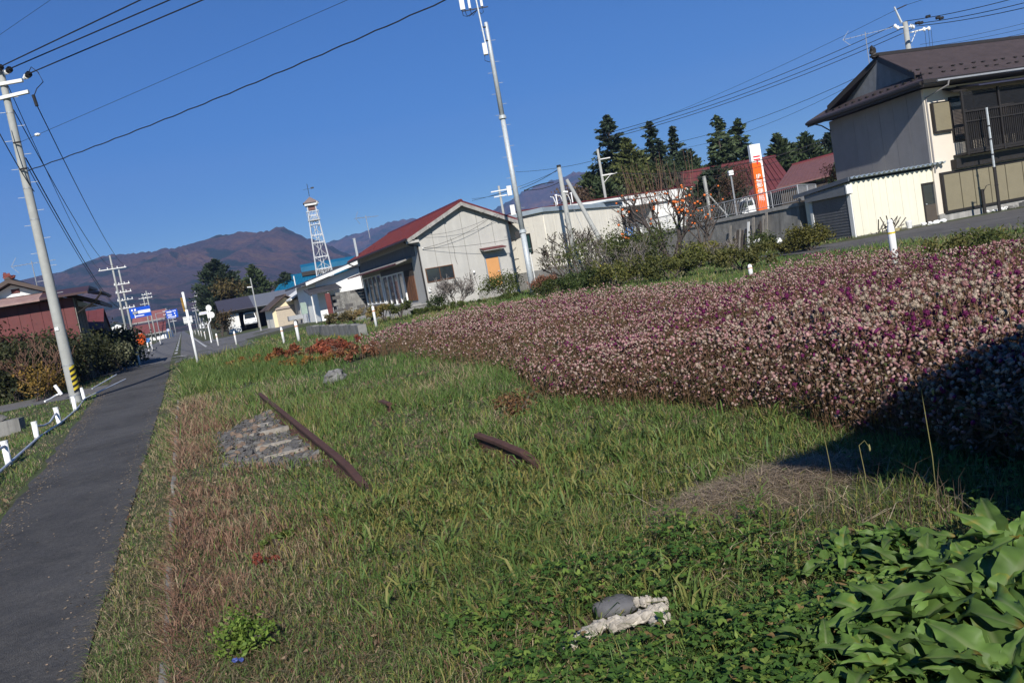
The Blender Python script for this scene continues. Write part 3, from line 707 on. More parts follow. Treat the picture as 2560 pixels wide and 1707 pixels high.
    MB().box(1.25, 10, -.84, -.765, 4.72, 4.80).box(1.25, 10, -.84, -.765, 4.28, 4.34).box(1.25, 10, -.84, -.765, 2.94, 3.05).build('balcony_rail', frame_dark, t)
    box('balcony_floor', frame_dark, t, 1.25, 10, -.82, -.005, 2.84, 2.94)
    for x in (1.28, 3.4, 5.6, 7.8, 9.95): MB().box(x - .045, x + .045, -.86, -.79, 2.8, 5.7).build('balcony_post', frame_dark, t)
    sc_ = MB()
    for x in np.arange(1.36, 9.9, .065): sc_.box(x, x + .032, -.765, -.755, 3.06, 5.66)
    for z in np.arange(3.1, 5.66, .065): sc_.box(1.36, 9.9, -.754, -.748, z, z + .030)
    o = sc_.build('shade_net', black, t); o['kind'] = 'stuff'
    # net curtains behind the glass read as paler panels
    cz = M('net_curtain', (.20, .165, .14), var=.2, scale=2)
    for x in (1.5, 2.6, 4.3, 5.7, 7.1): box('curtain_panel', cz, win, x, x + .85, -.034, -.03, 3.75, 5.0)
    MB().hexa([(1.9, -1.25, 5.78), (10.2, -1.25, 5.78), (10.2, -.004, 6.02), (1.9, -.004, 6.02)], [(1.9, -1.25, 5.83), (10.2, -1.25, 5.83), (10.2, -.004, 6.08), (1.9, -.004, 6.08)]).build('awning', M('awning_blue', (.035, .035, .06), rough=.4), t)
    MB().hexa([(1.1, -.6, 5.74), (1.895, -.6, 5.74), (1.895, -.004, 5.98), (1.1, -.004, 5.98)], [(1.1, -.6, 5.79), (1.895, -.6, 5.79), (1.895, -.004, 6.05), (1.1, -.004, 6.05)]).build('hood', frame_dark, t)
    # ground floor: dark band, storm shutters, foundation vents
    box('eave_band', frame_dark, t, 1.05, 10.2, -.32, -.004, 2.30, 2.74)
    edges = [.42, 1.36, 2.15, 3.09, 4.07, 5.11, 6.1, 7.05, 8.0]
    for a, b_ in zip(edges, edges[1:]):
        pn = MB().box(a + .022, b_ - .022, -.10, -.004, .44, 2.12).build('storm_shutter', shutter, t)
        sl_ = MB()
        for k in range(24): sl_.box(a + .03, b_ - .03, -.106, -.101, .47 + k * .068, .505 + k * .068)
        sl_.build('slat', shutter, pn)
    MB().box(.30, .42, -.13, -.004, .32, 2.24).box(.42, 8.1, -.13, -.004, .32, .435).box(.42, 8.1, -.13, -.004, 2.125, 2.24).build('shutter_frame', frame_dark, t)
    for x in (4.9, 7.4): box('vent', black, t, x, x + .42, -.055, -.045, .05, .22)
big_house()
def shed():
    t = thing('shed', 'cream sheet metal lean-to shed with corrugated roof and dark door', 'shed', (16.25, 36.2, .2), 15)
    W, Dp, H = 4.62, 3.4, 2.52
    MB().box(0.06, W, .04, Dp, 0, H).box(.06, W, .04, .06, -.2, 0).build('wall', shedwall, t)
    n = 12
    for i in range(n):
        a, b = W * i / n, W * (i + 1) / n
        if 3.84 < (a + b) / 2 < 4.66: 
            MB().box(a + .004, b - .004, -.02, .039, 1.9, H - .01).build('wall_panel', shedwall, t)
        else: MB().box(a + .004, b - .004, -.02 - .004 * (i % 2), .039, .06, H - .01).build('wall_panel', shedwall, t)
    box('sill', dark_concrete, t, -.01, 3.84, -.03, .039, -.25, .055)
    d = box('door', M('door_brown', (.075, .062, .05), rough=.5), t, 3.93, 4.60, -.015, .03, .05, .88)
    MB().box(3.84, 3.925, -.05, .03, .0, 1.90).box(4.605, 4.69, -.05, .03, .0, 1.90).box(3.925, 4.605, -.05, .03, 1.82, 1.90).build('frame', frame_dark, d)
    box('pane', glass, d, 3.93, 4.60, -.012, .03, .885, 1.815); MB().bar((4.0, -.015, .92), (4.0, -.07, .92), .03).build('handle', steel, d)
    # corrugated roof sheet falling to the back
    v = []; f = []; nx = 100
    for i in range(nx + 1):
        x = -.22 + (W + .7) * i / nx; ph = (x / .27) % 1; tri = .055 * (abs(ph - .5) * 4 - 1); tri = max(-.05, min(.05, tri * 1.4))
        v += [(x, -.38, 2.70 + tri), (x, Dp + .4, 2.44 + tri), (x, -.38, 2.685 + tri), (x, Dp + .4, 2.425 + tri)]
    for i in range(nx):
        a = 4 * i; f += [(a, a + 4, a + 5, a + 1), (a + 2, a + 3, a + 7, a + 6), (a, a + 2, a + 6, a + 4)]
    MB().add(v, f).build('roof', bluegrey, t)
    MB().hexa([(-.28, -.3, 2.56), (-.22, -.3, 2.56), (-.22, Dp + .4, 2.30), (-.28, Dp + .4, 2.30)], [(-.28, -.3, 2.74), (-.22, -.3, 2.74), (-.22, Dp + .4, 2.48), (-.28, Dp + .4, 2.48)]).build('verge_board', M('verge_slate', (.09, .105, .13), rough=.5), t)
    # roller shutter on the end
    s = MB()
    for k in range(30): s.box(-.008 - .016 * (k % 2), .05, .24, 2.76, k * .066, k * .066 + .064)
    s.build('roller_shutter', shutter_grey, t)
    MB().prism([(.02, 2.0), (3.0, 2.0), (3.0, 2.34), (.02, 2.44)], -.22, .05, axis='x').build('shutter_box', M('shutter_box_grey', (.15, .16, .17), rough=.5), t)
    MB().prism([(-.06, 2.02), (.018, 2.02), (.018, 2.44), (-.06, 2.44)], -.24, .07, axis='x').build('box_end', offwhite, t)
    MB().box(-.05, .05, .0, .235, -.05, 2.0).box(-.05, .05, 2.765, 2.95, -.05, 2.0).build('shutter_post', offwhite, t)
shed()
t = tv_antenna('television antenna with long boom by the brown roof gable', P(2175, 172, 44) - Vector((0, 0, .1)), 2.05, 1.9, -20)
def yard_items():
    p = P(2430, 545, 36.6)
    t = thing('pole', 'thin silver and dark steel pole in front of the shuttered front', 'pole', (23.1, 36.6, .2))
    hb = MB().bar((0, 0, 0), (0, 0, 2.0), .07); hb.build('lower_tube', frame_dark, t)
    MB().bar((0, 0, 2.0), (-.02, 0, 4.75), .05).build('upper_tube', steel, t)
    for z in (1.2, 2.0, 2.6, 3.3, 3.9): MB().bar((0, 0, z), (0, 0, z + .05), .082).build('band', frame_dark, t)
    p = P(2415, 540, 36.9)
    t = thing('standpipe', 'small dark water standpipe by the shuttered wall', 'tap', (22.6, 36.9, .2))
    MB().box(-.06, .06, -.05, .05, 0, 1.15).build('post', frame_dark, t); MB().tube([(0, -.05, 1.0), (.1, -.2, 1.28), (.25, -.22, 1.3)], .018, n=5).build('spout', frame_dark, t)
    t = thing('rubble_heap', 'heap of pale stones and plastic at the pole foot', 'heap', (23.7, 37.0, .22))
    for k in range(14): MB().blob((random.uniform(-.9, .9), random.uniform(-.18, .12), .06), random.uniform(.07, .17), .1, random.uniform(.05, .1), k, .3).build('stone', [stone, offwhite, concrete][k % 3], t)
    t = thing('step_block', 'long low concrete step against the foundation', 'step', (24.6, 37.5, .2), 15)
    MB().box(0, 2.2, -.35, .0, -.1, .22).build('block', concrete, t)
    t = thing('boulder', 'grey boulder at the end of the concrete step', 'stone', (26.6, 37.7, .2)); MB().blob((0, 0, .22), .22, .2, .36, 4, .2).build('stone', stone, t)
    t = thing('firewood_heap', 'tangled heap of dark sticks against the cream shed', 'heap', (17.5, 35.7, .2), 15)
    rr = random.Random(3)
    for k in range(26):
        a = Vector((rr.uniform(-.55, .45), rr.uniform(-.3, .2), rr.uniform(0, .3))); b = a + Vector((rr.uniform(-.4, .5), rr.uniform(-.25, .15), rr.uniform(-.05, .55)))
        MB().bar(a, b, rr.uniform(.014, .035), n=5).build('stick', [wood_dark, bark, wood_grey][k % 3], t)
    t = thing('pot', 'pale tin pot beside the heap of sticks', 'pot', (18.45, 35.75, .2)); MB().lathe([(.10, 0), (.14, .3), (.12, .36), (.10, .36)], 12).build('body', offwhite, t)
    t = thing('bucket', 'yellowish basin half hidden in front of the sticks', 'basin', (17.6, 35.3, .2)); MB().lathe([(.14, 0), (.2, .14), (.18, .14)], 12).build('body', M('basin_cream', (.45, .38, .2)), t)
    t = thing('white_bag', 'crumpled white bags on the weeds by the shed wall', 'bag', (19.2, 35.85, .2))
    for k in range(5): MB().blob((k * .22, rr.uniform(-.1, .1), .07), .13, .09, .08, k, .35).build('bag', white, t)
yard_items()
# ------------------------------------------------------------------ houses further off
def simple_house(label, p, rz, W, L, H, rise, roofm, wallm, over=.5, axis='y', cat='house', name='house', wins=(), doors=()):
    t = thing(name, label, cat, p, rz)
    if axis == 'y':
        MB().prism([(0, -.3), (W, -.3), (W, H), (W / 2, H + rise), (0, H)], 0, L).build('wall', wallm, t)
        gable_roof(t, roofm, -over, W + over, -over, L + over, H + rise + .1, W / 2, rise / (W / 2), rise / (W / 2))
    else:
        MB().prism([(0, -.3), (L, -.3), (L, H), (L / 2, H + rise), (0, H)], 0, W, axis='x').build('wall', wallm, t)
        gable_roof(t, roofm, -over, L + over, -over, W + over, H + rise + .1, L / 2, rise / (L / 2), rise / (L / 2), axis='x')
    for pl, a0, a1, z0, z1, at in wins: window(t, pl, a0, a1, z0, z1, at, fm=greysteel, mull=2)
    for pl, a0, a1, z1, at in doors:
        if pl == 'f': box('door', frame_dark, t, a0, a1, at - .03, at - .003, 0, z1)
        else: box('door', frame_dark, t, at - .03, at - .003, a0, a1, 0, z1)
    return t

# ---- red barn-like house beside the near utility pole
def red_house():
    c = P(180, 742, 38); t = thing('house', 'old house clad in rusty red sheet with white gable under the roof', 'house', (c.x, c.y, -.3), 22)
    zc = c.z + .3; W = 11.5; L = 4.2
    MB().box(-W, 0, .02, L, -.2, zc).build('wall', wood_dark, t)
    k = 0
    for x in np.arange(-W, -.1, .46): 
        MB().box(x + .006, x + .452, -.03 - .006 * (k % 2), .019, -.2, zc - .02).build('wall_sheet', redsheet, t); k += 1
    for y in np.arange(.02, L - .1, .21):
        MB().box(.002, .03 + .008 * (k % 2), y, y + .195, -.2, zc - .05).build('wall_board', wood_grey if k % 3 else wood_dark, t); k += 1
    # lower roof skirt and upper gable
    MB().hexa([(-W - .6, -.7, zc + .0), (-1.25, -.7, zc + .0), (-1.25, .9, zc + .34), (-W - .6, .9, zc + .34)], [(-W - .6, -.7, zc + .09), (-1.25, -.7, zc + .09), (-1.25, .9, zc + .44), (-W - .6, .9, zc + .44)]).build('roof', M('pale_skirt', (.30, .20, .18), var=.2, streak=.6, dirt=(.2, .09, .08)), t)
    MB().hexa([(-1.245, -.75, zc + .02), (.75, -.75, zc + .02), (.75, .9, zc + .36), (-1.245, .9, zc + .36)], [(-1.245, -.75, zc + .14), (.75, -.75, zc + .12), (.75, .9, zc + .46), (-1.245, .9, zc + .48)]).build('roof', M('dark_red_tile', (.055, .028, .03), rough=.5), t)
    MB().hexa([(.755, -.7, zc + .0), (1.35, .9, zc - .02), (1.35, L + .8, zc - .02), (.755, L + .8, zc + .3)], [(.755, -.7, zc + .09), (1.35, .9, zc + .06), (1.35, L + .8, zc + .06), (.755, L + .8, zc + .4)]).build('roof', M('dark_red_tile', (.055, .028, .03), rough=.5), t)
    MB().hexa([(-3.0, .905, zc + .30), (.75, .905, zc + .30), (.75, L + .8, zc + .4), (-3.0, L + .8, zc + .75)], [(-3.0, .905, zc + .48), (.75, .905, zc + .46), (.75, L + .8, zc + .5), (-3.0, L + .8, zc + .85)]).build('roof', M('dark_red_tile', (.055, .028, .03)), t)
    ap = P(41, 716, 39.5)
    def loc(p):
        d = p - Vector((c.x, c.y, -.3)); return d.x * CA + d.y * SA, -d.x * SA + d.y * CA, d.z
    ax, ay, az = loc(ap)
    MB().prism([(ax - 3.2, az - 1.5), (ax + 3.2, az - 1.5), (ax, az)], 1.3, 4.6).build('gable', white, t)
    gable_roof(t, M('gable_roof_brown', (.07, .05, .042), rough=.6), ax - 3.6, ax + 3.6, .75, 8, az + .26, ax, .46, .46, th=.2)
    box('gable_vent', redsheet, t, ax - .05, ax + .3, 1.27, 1.298, az - .42, az - .22)
    MB().blob((ax, .9, az + .36), .2, .2, .16, 8, .3).blob((ax - .08, .95, az + .48), .1, .14, .1, 9, .4).blob((ax + .17, .95, az + .32), .14, .2, .09, 10, .4).build('ridge_ornament', M('ornament_red', (.17, .05, .04)), t)
    gutter(t, (1.3, -.9, zc + .0), (1.3, L, zc - .05)); MB().tube([(1.3, -.2, zc), (.9, -.1, zc - .4), (.06, .1, zc - .8)], .05).build('downpipe', frame_dark, t)
red_house()
tv_antenna('television antenna above the white gabled house', P(93, 716, 41) - Vector((0, 0, .2)), 1.5, 1.6, 10)
def near_left_houses():
    p = P(254, 800, 47); t = thing('barn', 'small barn with steep red sheet roof and dark end wall', 'barn', (p.x - 3.0 * CA, 47 - 3.0 * SA, 0), 22)
    zt = P(250, 768, 47).z; ze = P(222, 824, 46).z
    MB().box(-.2, 2.9, .3, 5.6, -.3, ze - .1).build('wall', wood_dark, t)
    k = 0
    for x in np.arange(-.3, 2.9, .42):
        MB().hexa([(x, -.4, ze - .15), (x + .41, -.4, ze - .15), (x + .41, 2.6, zt - .06), (x, 2.6, zt - .06)], [(x, -.4, ze - .06 + .015 * (k % 2)), (x + .41, -.4, ze - .06 + .015 * (k % 2)), (x + .41, 2.6, zt + .015 * (k % 2)), (x, 2.6, zt + .015 * (k % 2))]).build('roof_sheet', redsheet, t); k += 1
    MB().hexa([(-.3, 2.602, zt - .06), (3.06, 2.602, zt - .06), (3.06, 5.8, ze - .5), (-.3, 5.8, ze - .5)], [(-.3, 2.602, zt), (3.06, 2.602, zt), (3.06, 5.8, ze - .4), (-.3, 5.8, ze - .4)]).build('roof', redsheet, t)
    MB().prism([(-.35, ze - .3), (2.6, zt - .1), (5.6, ze - .5), (5.6, .2), (-.1, .2)], 2.905, 2.96, axis='x').build('end_wall', wood_dark, t)
    p = P(266, 820, 110); zt = P(285, 806, 110).z; t = simple_house('small house with white end wall behind the barn', (p.x, 110, 0), 22, 2.3, 5, zt - .5, .5, darkroof, white, wins=(('f', .7, 1.5, zt - 1.5, zt - .8, 0),))
    Y = 230; p = P(340, 850, Y); t = thing('house', 'long building with broad two tier faded red roof and white walls', 'house', (p.x, Y, 0), 10)
    z0, z1, z2, z3 = P(350, 838, Y).z, P(350, 815, Y).z, P(350, 806, Y).z, P(350, 783, Y).z; W = 8.3
    MB().box(0, W, 0, 9, -.3, z0 - .1).build('wall', white, t)
    MB().hexa([(-.4, -.8, z0 - .2), (W + .4, -.8, z0 - .2), (W + .4, 1.5, z1), (-.4, 1.5, z1)], [(-.4, -.8, z0), (W + .4, -.8, z0), (W + .4, 1.5, z1 + .2), (-.4, 1.5, z1 + .2)]).build('roof', redsheet, t)
    MB().hexa([(-.4, 1.0, z2 - .2), (W + .4, 1.0, z2 - .2), (W + .4, 4.5, z3), (-.4, 4.5, z3)], [(-.4, 1.0, z2), (W + .4, 1.0, z2), (W + .4, 4.5, z3 + .2), (-.4, 4.5, z3 + .2)]).build('roof', palered, t)
    box('eave_line', concrete, t, -.42, W + .42, .8, .98, z2 - .25, z2 + .1); box('eave_line', concrete, t, -.42, W + .42, -1.0, -.82, z0 - .35, z0)
    for k in range(2): window(t, 'f', 1 + k * 3.6, 3.6 + k * 3.6, .9, 2.0, 0, fm=greysteel, mull=2)
near_left_houses()

# ---- along the lane on the other side
def lane_houses():
    # small cream garage with roller shutter
    p = P(666, 822, 75); t = thing('garage', 'small cream garage with gable roof and beige roller shutter', 'garage', (p.x + .85, 75, .15), 24)
    W, L, H = 2.75, 5.0, 1.85
    MB().prism([(0, -.2), (W, -.2), (W, H), (W / 2, H + .85), (0, H)], .02, L).build('wall', creamwall, t)
    MB().prism([(0.01, 0), (W - .01, 0), (W - .01, H), (W / 2, H + .8), (.01, H)], .0, .018).build('front_wall', M('garage_cream', (.68, .58, .38), var=.05), t)
    gable_roof(t, M('garage_roof_brown', (.075, .055, .045)), -.45, W + .45, -.6, L + .4, H + 1.05, W / 2, .62, .62)
    s = MB()
    for k in range(16): s.box(.35, W - .25, -.02 - .008 * (k % 2), .0, k * .1, k * .1 + .098)
    s.build('roller_shutter', M('beige_shutter', (.42, .36, .28), rough=.6, var=.05), t)
    MB().prism([(-.16, 1.62), (-.003, 1.62), (-.003, 1.86), (-.16, 1.78)], .3, W - .2, axis='x').build('shutter_box', M('box_brownish', (.33, .28, .24)), t)
    # carport with a long roof
    p = P(553, 765, 93); t = thing('carport', 'long open carport with grey sheet roof and timber posts', 'carport', (p.x + .4, 93, .35), 22)
    W, L, H = 13.5, 6, 2.0
    for a, b_, m_ in ((-.8, 3.1, M('carport_roof_purple', (.05, .045, .055), rough=.5)), (3.1, W, M('carport_roof_grey', (.13, .135, .15), rough=.45))):
        MB().hexa([(a, -.9, H + .25), (b_, -.9, H + .25), (b_, 4, H + 1.7), (a, 4, H + 1.7)], [(a, -.9, H + .35), (b_, -.9, H + .35), (b_, 4, H + 1.82), (a, 4, H + 1.82)]).build('roof', m_, t)
    MB().hexa([(-.8, 4.002, H + 1.7), (W, 4.002, H + 1.7), (W, 8, H + .3), (-.8, 8, H + .3)], [(-.8, 4.002, H + 1.82), (W, 4.002, H + 1.82), (W, 8, H + .4), (-.8, 8, H + .4)]).build('roof', darkroof, t)
    box('back_wall', wood_dark, t, -.1, W, 4.6, 4.8, -.3, H + .3); box('end_wall', offwhite, t, -.1, 1.3, .0, .08, -.3, H - .1); box('side_wall', wood_dark, t, -.12, -.02, .1, 4.6, -.3, H + .1)
    box('beam', wood_grey, t, -.1, W, -.1, .1, H, H + .22)
    for x in (3.3, 6.3, 7.0): box('post', wood_grey, t, x - .09, x + .09, -.12, .08, -.3, H)
    # white kei truck in the carport
    p = P(620, 803, 92.5)
    v = thing('truck', 'small white truck parked nose out in the open carport', 'truck', (p.x - .05, 93.6, .4), 18)
    MB().hexa([(-.72, 0, .45), (.72, 0, .45), (.72, 3.2, .45), (-.72, 3.2, .45)], [(-.72, .02, .95), (.72, .02, .95), (.72, 3.2, .95), (-.72, 3.2, .95)]).build('body', white, v)
    MB().hexa([(-.72, .02, .952), (.72, .02, .952), (.72, 1.35, .952), (-.72, 1.35, .952)], [(-.60, .42, 1.72), (.60, .42, 1.72), (.62, 1.3, 1.72), (-.62, 1.3, 1.72)]).build('cab', white, v)
    MB().hexa([(-.62, .05, 1.03), (.62, .05, 1.03), (.62, .10, 1.03), (-.62, .10, 1.03)], [(-.54, .345, 1.62), (.54, .345, 1.62), (.54, .40, 1.62), (-.54, .40, 1.62)]).build('windscreen', glass, v)
    for x in (-.55, .55): MB().blob((x, -.01, .78), .12, .05, .09, 2, .05).build('headlight', M('lamp_glass', (.5, .5, .48), rough=.2), v)
    box('bumper', greysteel, v, -.7, .7, -.06, -.002, .40, .58); box('number_plate', offwhite, v, -.17, .17, -.08, -.062, .42, .56)
    for x in (-.62, .62):
        for y in (.55, 2.5): MB().bar((x - .08, y, .27), (x + .08, y, .27), .27, n=14).build('wheel', black, v)
    # grey house behind the garage, white gable trim
    p = P(737, 790, 72); t = thing('house', 'grey walled house with white trimmed gable beside the garage', 'house', (p.x + .3, 73, .25), 22)
    W, L, H = 4.4, 8, 2.5
    MB().prism([(0, -.3), (W, -.3), (W, H + .2), (2.6, H + 1.15), (0, H - .35)], 0, L).build('wall', greywall, t)
    gable_roof(t, offwhite, -.7, W + .5, -.5, L, H + 1.4, 2.6, .5, .35, th=.14)
    box('upper_band', offwhite, t, 2.0, W - .05, -.02, -.002, H - .4, H + .45); box('meter_box', offwhite, t, 3.3, 3.9, -.15, -.004, 1.3, 2.1)
    for x in (1.3, 2.6): box('joint', M('joint_grey', (.20, .19, .165)), t, x - .02, x + .02, -.006, -.002, .2, H)
    MB().bar((3.0, -.3, .0), (3.0, -.3, 3.2), .03).build('downpipe', greysteel, t)
    # white-walled house with block wall
    p = P(804, 790, 64); t = thing('house', 'house with dark slate roof, white upper wall and small porch', 'house', (p.x, 64, .4), 24)
    W, L, H = 6.2, 9, 3.05
    MB().prism([(0, -.3), (W, -.3), (W, H + 1.0), (0, H - .1)], 0, L).build('wall', white, t)
    MB().hexa([(-.9, -.9, H - .2), (W + .4, -.9, H + 1.6), (W + .4, L + .5, H + 1.6), (-.9, L + .5, H - .2)], [(-.9, -.9, H - .06), (W + .4, -.9, H + 1.76), (W + .4, L + .5, H + 1.76), (-.9, L + .5, H - .06)]).build('roof', darkroof, t)
    MB().hexa([(-.9, -.93, H - .28), (W + .4, -.93, H + 1.5), (W + .4, -.904, H + 1.5), (-.9, -.904, H - .28)], [(-.9, -.93, H - .02), (W + .4, -.93, H + 1.78), (W + .4, -.904, H + 1.78), (-.9, -.904, H - .02)]).build('barge_board', offwhite, t)
    box('lower_wall', M('board_grey', (.20, .195, .18), var=.25, streak=.6), t, .6, W, -.03, -.003, -.2, 1.7)
    MB().hexa([(-1.0, -1.9, 2.0), (1.6, -1.9, 2.1), (1.6, -.04, 2.5), (-1.0, -.04, 2.4)], [(-1.0, -1.9, 2.1), (1.6, -1.9, 2.2), (1.6, -.04, 2.62), (-1.0, -.04, 2.52)]).build('porch_roof', darkroof, t)
    for x in (-.8, .5, 1.5): MB().bar((x, -1.7, -.2), (x, -1.7, 2.05), .06).build('porch_post', offwhite, t)
    box('porch_base', offwhite, t, 1.2, 2.6, -1.9, -.1, -.2, .35); window(t, 'f', .7, 2.0, .3, 1.75, -.032, fm=greysteel, mull=4)
    # block garden wall and red-brown post to the grey house
    p = P(880, 770, 58); t = thing('block_wall', 'grey stone block garden wall beside the glazed house side', 'wall', (p.x - 1.25, 58, .3), 22)
    rr = random.Random(4)
    for r_ in range(8):
        for k in range(5):
            x0 = k * .55 + (.27 if r_ % 2 else 0)
            MB().box(x0, x0 + .535, -.03 * rr.random(), .2, r_ * .235, r_ * .235 + .222).build('block', dark_concrete if rr.random() < .6 else stone_dark, t)
    t = thing('gate_post', 'rusty red sheet panel at the end of the block wall', 'panel', (p.x - 1.75, 58, .3), 22); MB().box(0, .36, 0, .05, -.2, 1.95).box(.0, .36, -.02, -.003, .9, .96).build('panel', redsheet, t)
    # trailer by the garage
    p = P(740, 805, 72); t = thing('trailer', 'grey flatbed hand trailer parked beside the garage shutter', 'trailer', (p.x - .4, 71.5, .2), 22)
    box('bed', wood_grey, t, 0, 1.9, 0, 1.1, .35, .42)
    MB().box(0, 1.9, -.02, .02, .42, .8).box(0, 1.9, 1.08, 1.12, .42, .8).box(-.02, .02, .02, 1.08, .42, .8).build('side_board', greysteel, t)
    for x in (.5, 1.4): MB().bar((x, -.06, .2), (x, .06, .2), .2, n=12).build('wheel', black, t)
    t = thing('cabinet', 'pale green utility cabinet on posts by the grassy slope', 'cabinet', tuple(P(763, 800, 68)), 22)
    MB().box(-.15, .35, 0, .25, .5, 1.5).build('box', M('cabinet_green', (.25, .32, .28)), t); MB().box(-.1, -.04, .05, .2, -.4, .5).box(.24, .30, .05, .2, -.4, .5).build('leg', greysteel, t)
    # big blue-roofed building behind
    p = P(700, 735, 130); t = thing('building', 'large farm building under a broad bright blue sheet metal roof', 'building', (p.x - 1.0, 130, .3), 14)
    zb, zt = P(700, 735, 130).z, P(800, 668, 136).z
    W = 19
    MB().box(.5, W, 1.5, 12, -.3, zb + .3).build('wall', offwhite, t)
    v = MB().hexa([(-1.2, -.5, zb - 1.3), (W + 1, -.5, zb - 1.3), (W - 1.5, 6, zt - .9), (2.2, 6, zt - .9)], [(-1.2, -.5, zb - 1.1), (W + 1, -.5, zb - 1.1), (W - 1.5, 6, zt - .7), (2.2, 6, zt - .7)]); v.build('roof', blueroof, t)
    MB().hexa([(-1.2, 12.5, zb - .5), (W + 1, 12.5, zb - .5), (W - 1.5, 6.003, zt - .9), (2.2, 6.003, zt - .9)], [(-1.2, 12.5, zb - .3), (W + 1, 12.5, zb - .3), (W - 1.5, 6.003, zt - .7), (2.2, 6.003, zt - .7)]).build('roof', blueroof, t)
    MB().hexa([(5.0, 4.4, zt - .6), (W - 2, 4.4, zt - .6), (W - 2, 6.4, zt + .1), (5.0, 6.4, zt + .1)], [(5.0, 4.4, zt + .2), (W - 2, 4.4, zt + .2), (W - 2, 6.4, zt + .75), (5.0, 6.4, zt + .75)]).build('monitor_roof', blueroof, t)
    MB().box(5.0, W - 2, 4.42, 6.3, zt - 1.3, zt - .65).build('monitor_wall', frame_dark, t)
    rb = MB()
    for k in range(1, 38): 
        f = k / 38; rb.hexa([(-1.2 + (W + 2.2) * f, -.5, zb - 1.09), (-1.14 + (W + 2.2) * f, -.5, zb - 1.09), (2.26 + (W - 3.7) * f, 6, zt - .69), (2.2 + (W - 3.7) * f, 6, zt - .69)], [(-1.2 + (W + 2.2) * f, -.5, zb - 1.03), (-1.14 + (W + 2.2) * f, -.5, zb - 1.03), (2.26 + (W - 3.7) * f, 6, zt - .63), (2.2 + (W - 3.7) * f, 6, zt - .63)])
    rb.build('seam', blueroof, t)
lane_houses()

# ---- red-roofed buildings behind the post office sign
def behind_sign():
    rl, rr_ = P(1600, 452, 78), P(1954, 400, 78)
    t = thing('house', 'large house with broad bright red roof behind the sign pillar', 'house', (0, 0, 0))
    c = [P(1560, 610, 74), P(1975, 548, 70)]
    zl = (rl.z + rr_.z) / 2
    MB().hexa([(16.9, 72, 3.9), (27.0, 70, 3.9), (28.2, 78, zl), (19.0, 78, zl)], [(16.9, 72, 4.05), (27.0, 70, 4.05), (28.2, 78, zl + .15), (19.0, 78, zl + .15)]).build('roof', redsheet, t)
    MB().hexa([(17.2, 86, 3.9), (29, 86, 3.9), (28.2, 78.003, zl), (19.0, 78.003, zl)], [(17.2, 86, 4.05), (29, 86, 4.05), (28.2, 78.003, zl + .15), (19.0, 78.003, zl + .15)]).build('roof', redroof, t)
    MB().hexa([(17.6, 73.2, 2.0), (26.2, 71.4, 2.0), (27.4, 85, 2.0), (17.8, 85, 2.0)], [(17.6, 73.2, 4.1), (26.2, 71.4, 4.1), (27.4, 85, 4.1), (17.8, 85, 4.1)]).build('wall', wood_dark, t)
    sm = MB()
    for k in range(1, 24):
        f = k / 24; a = Vector((16.9 + 10.1 * f, 72 - 2 * f, 4.06)); b = Vector((19.0 + 9.2 * f, 78, zl + .16)); sm.bar(a, b, .05, n=4)
    sm.build('seam', redsheet, t)
    MB().bar((18.9, 78, zl + .2), (28.3, 78, zl + .2), .16).build('ridge_cap', redroof, t)
    t = thing('outbuilding', 'outbuilding with sloping dull brown red sheet roof by the railing end', 'outbuilding', (0, 0, 0))
    q = [P(1940, 470, 60), P(2075, 437, 60), P(2090, 384, 64), P(1979, 414, 64)]
    MB().hexa([tuple(p - Vector((0, 0, .12))) for p in q], [tuple(p) for p in q]).build('roof', M('brown_red_sheet', (.13, .062, .058), rough=.5, var=.15), t)
    MB().hexa([(q[0].x + .5, 60.6, 2.0), (q[1].x, 60.6, 2.0), (q[1].x, 66, 2.0), (q[0].x + .5, 66, 2.0)], [(q[0].x + .5, 60.6, q[0].z - .25), (q[1].x, 60.6, q[1].z - .25), (q[1].x, 66, q[1].z - .25), (q[0].x + .5, 66, q[0].z - .25)]).build('wall', wood_dark, t)
    MB().bar(q[3], q[2], .12).build('ridge_cap', redroof, t)
    sm = MB()
    for k in range(1, 14):
        f = k / 14; sm.bar(q[0].lerp(q[1], f) + Vector((0, 0, .01)), q[3].lerp(q[2], f) + Vector((0, 0, .01)), .03, n=4)
    sm.build('seam', M('brown_red_sheet', (.13, .062, .058)), t)
    # cream sliver with parked van by the rail
    p = P(1866, 512, 62); t = thing('van', 'white van seen from behind beyond the terrace railing', 'van', (p.x, 62, TZ - .2), 10)
    MB().hexa([(-.74, 0, .35), (.74, 0, .35), (.74, 3.2, .35), (-.74, 3.2, .35)], [(-.74, .0, 1.0), (.74, .0, 1.0), (.74, 3.2, 1.0), (-.74, 3.2, 1.0)]).build('body', white, t)
    MB().hexa([(-.74, 0, 1.003), (.74, 0, 1.003), (.74, 3.0, 1.003), (-.74, 3.0, 1.003)], [(-.64, .12, 1.72), (.64, .12, 1.72), (.64, 2.4, 1.72), (-.64, 2.4, 1.72)]).build('cabin', white, t)
    MB().hexa([(-.6, -.0, 1.1), (.6, -.0, 1.1), (.6, .03, 1.1), (-.6, .03, 1.1)], [(-.54, .06, 1.5), (.54, .06, 1.5), (.54, .1, 1.5), (-.54, .1, 1.5)]).build('window', glass, t)
    for x in (-.62, .62):
        for y in (.5, 2.6): MB().bar((x - .07, y, .27), (x + .07, y, .27), .27, n=14).build('wheel', black, t)
    box('bumper', frame_dark, t, -.7, .7, -.05, -.002, .4, .55)
behind_sign()

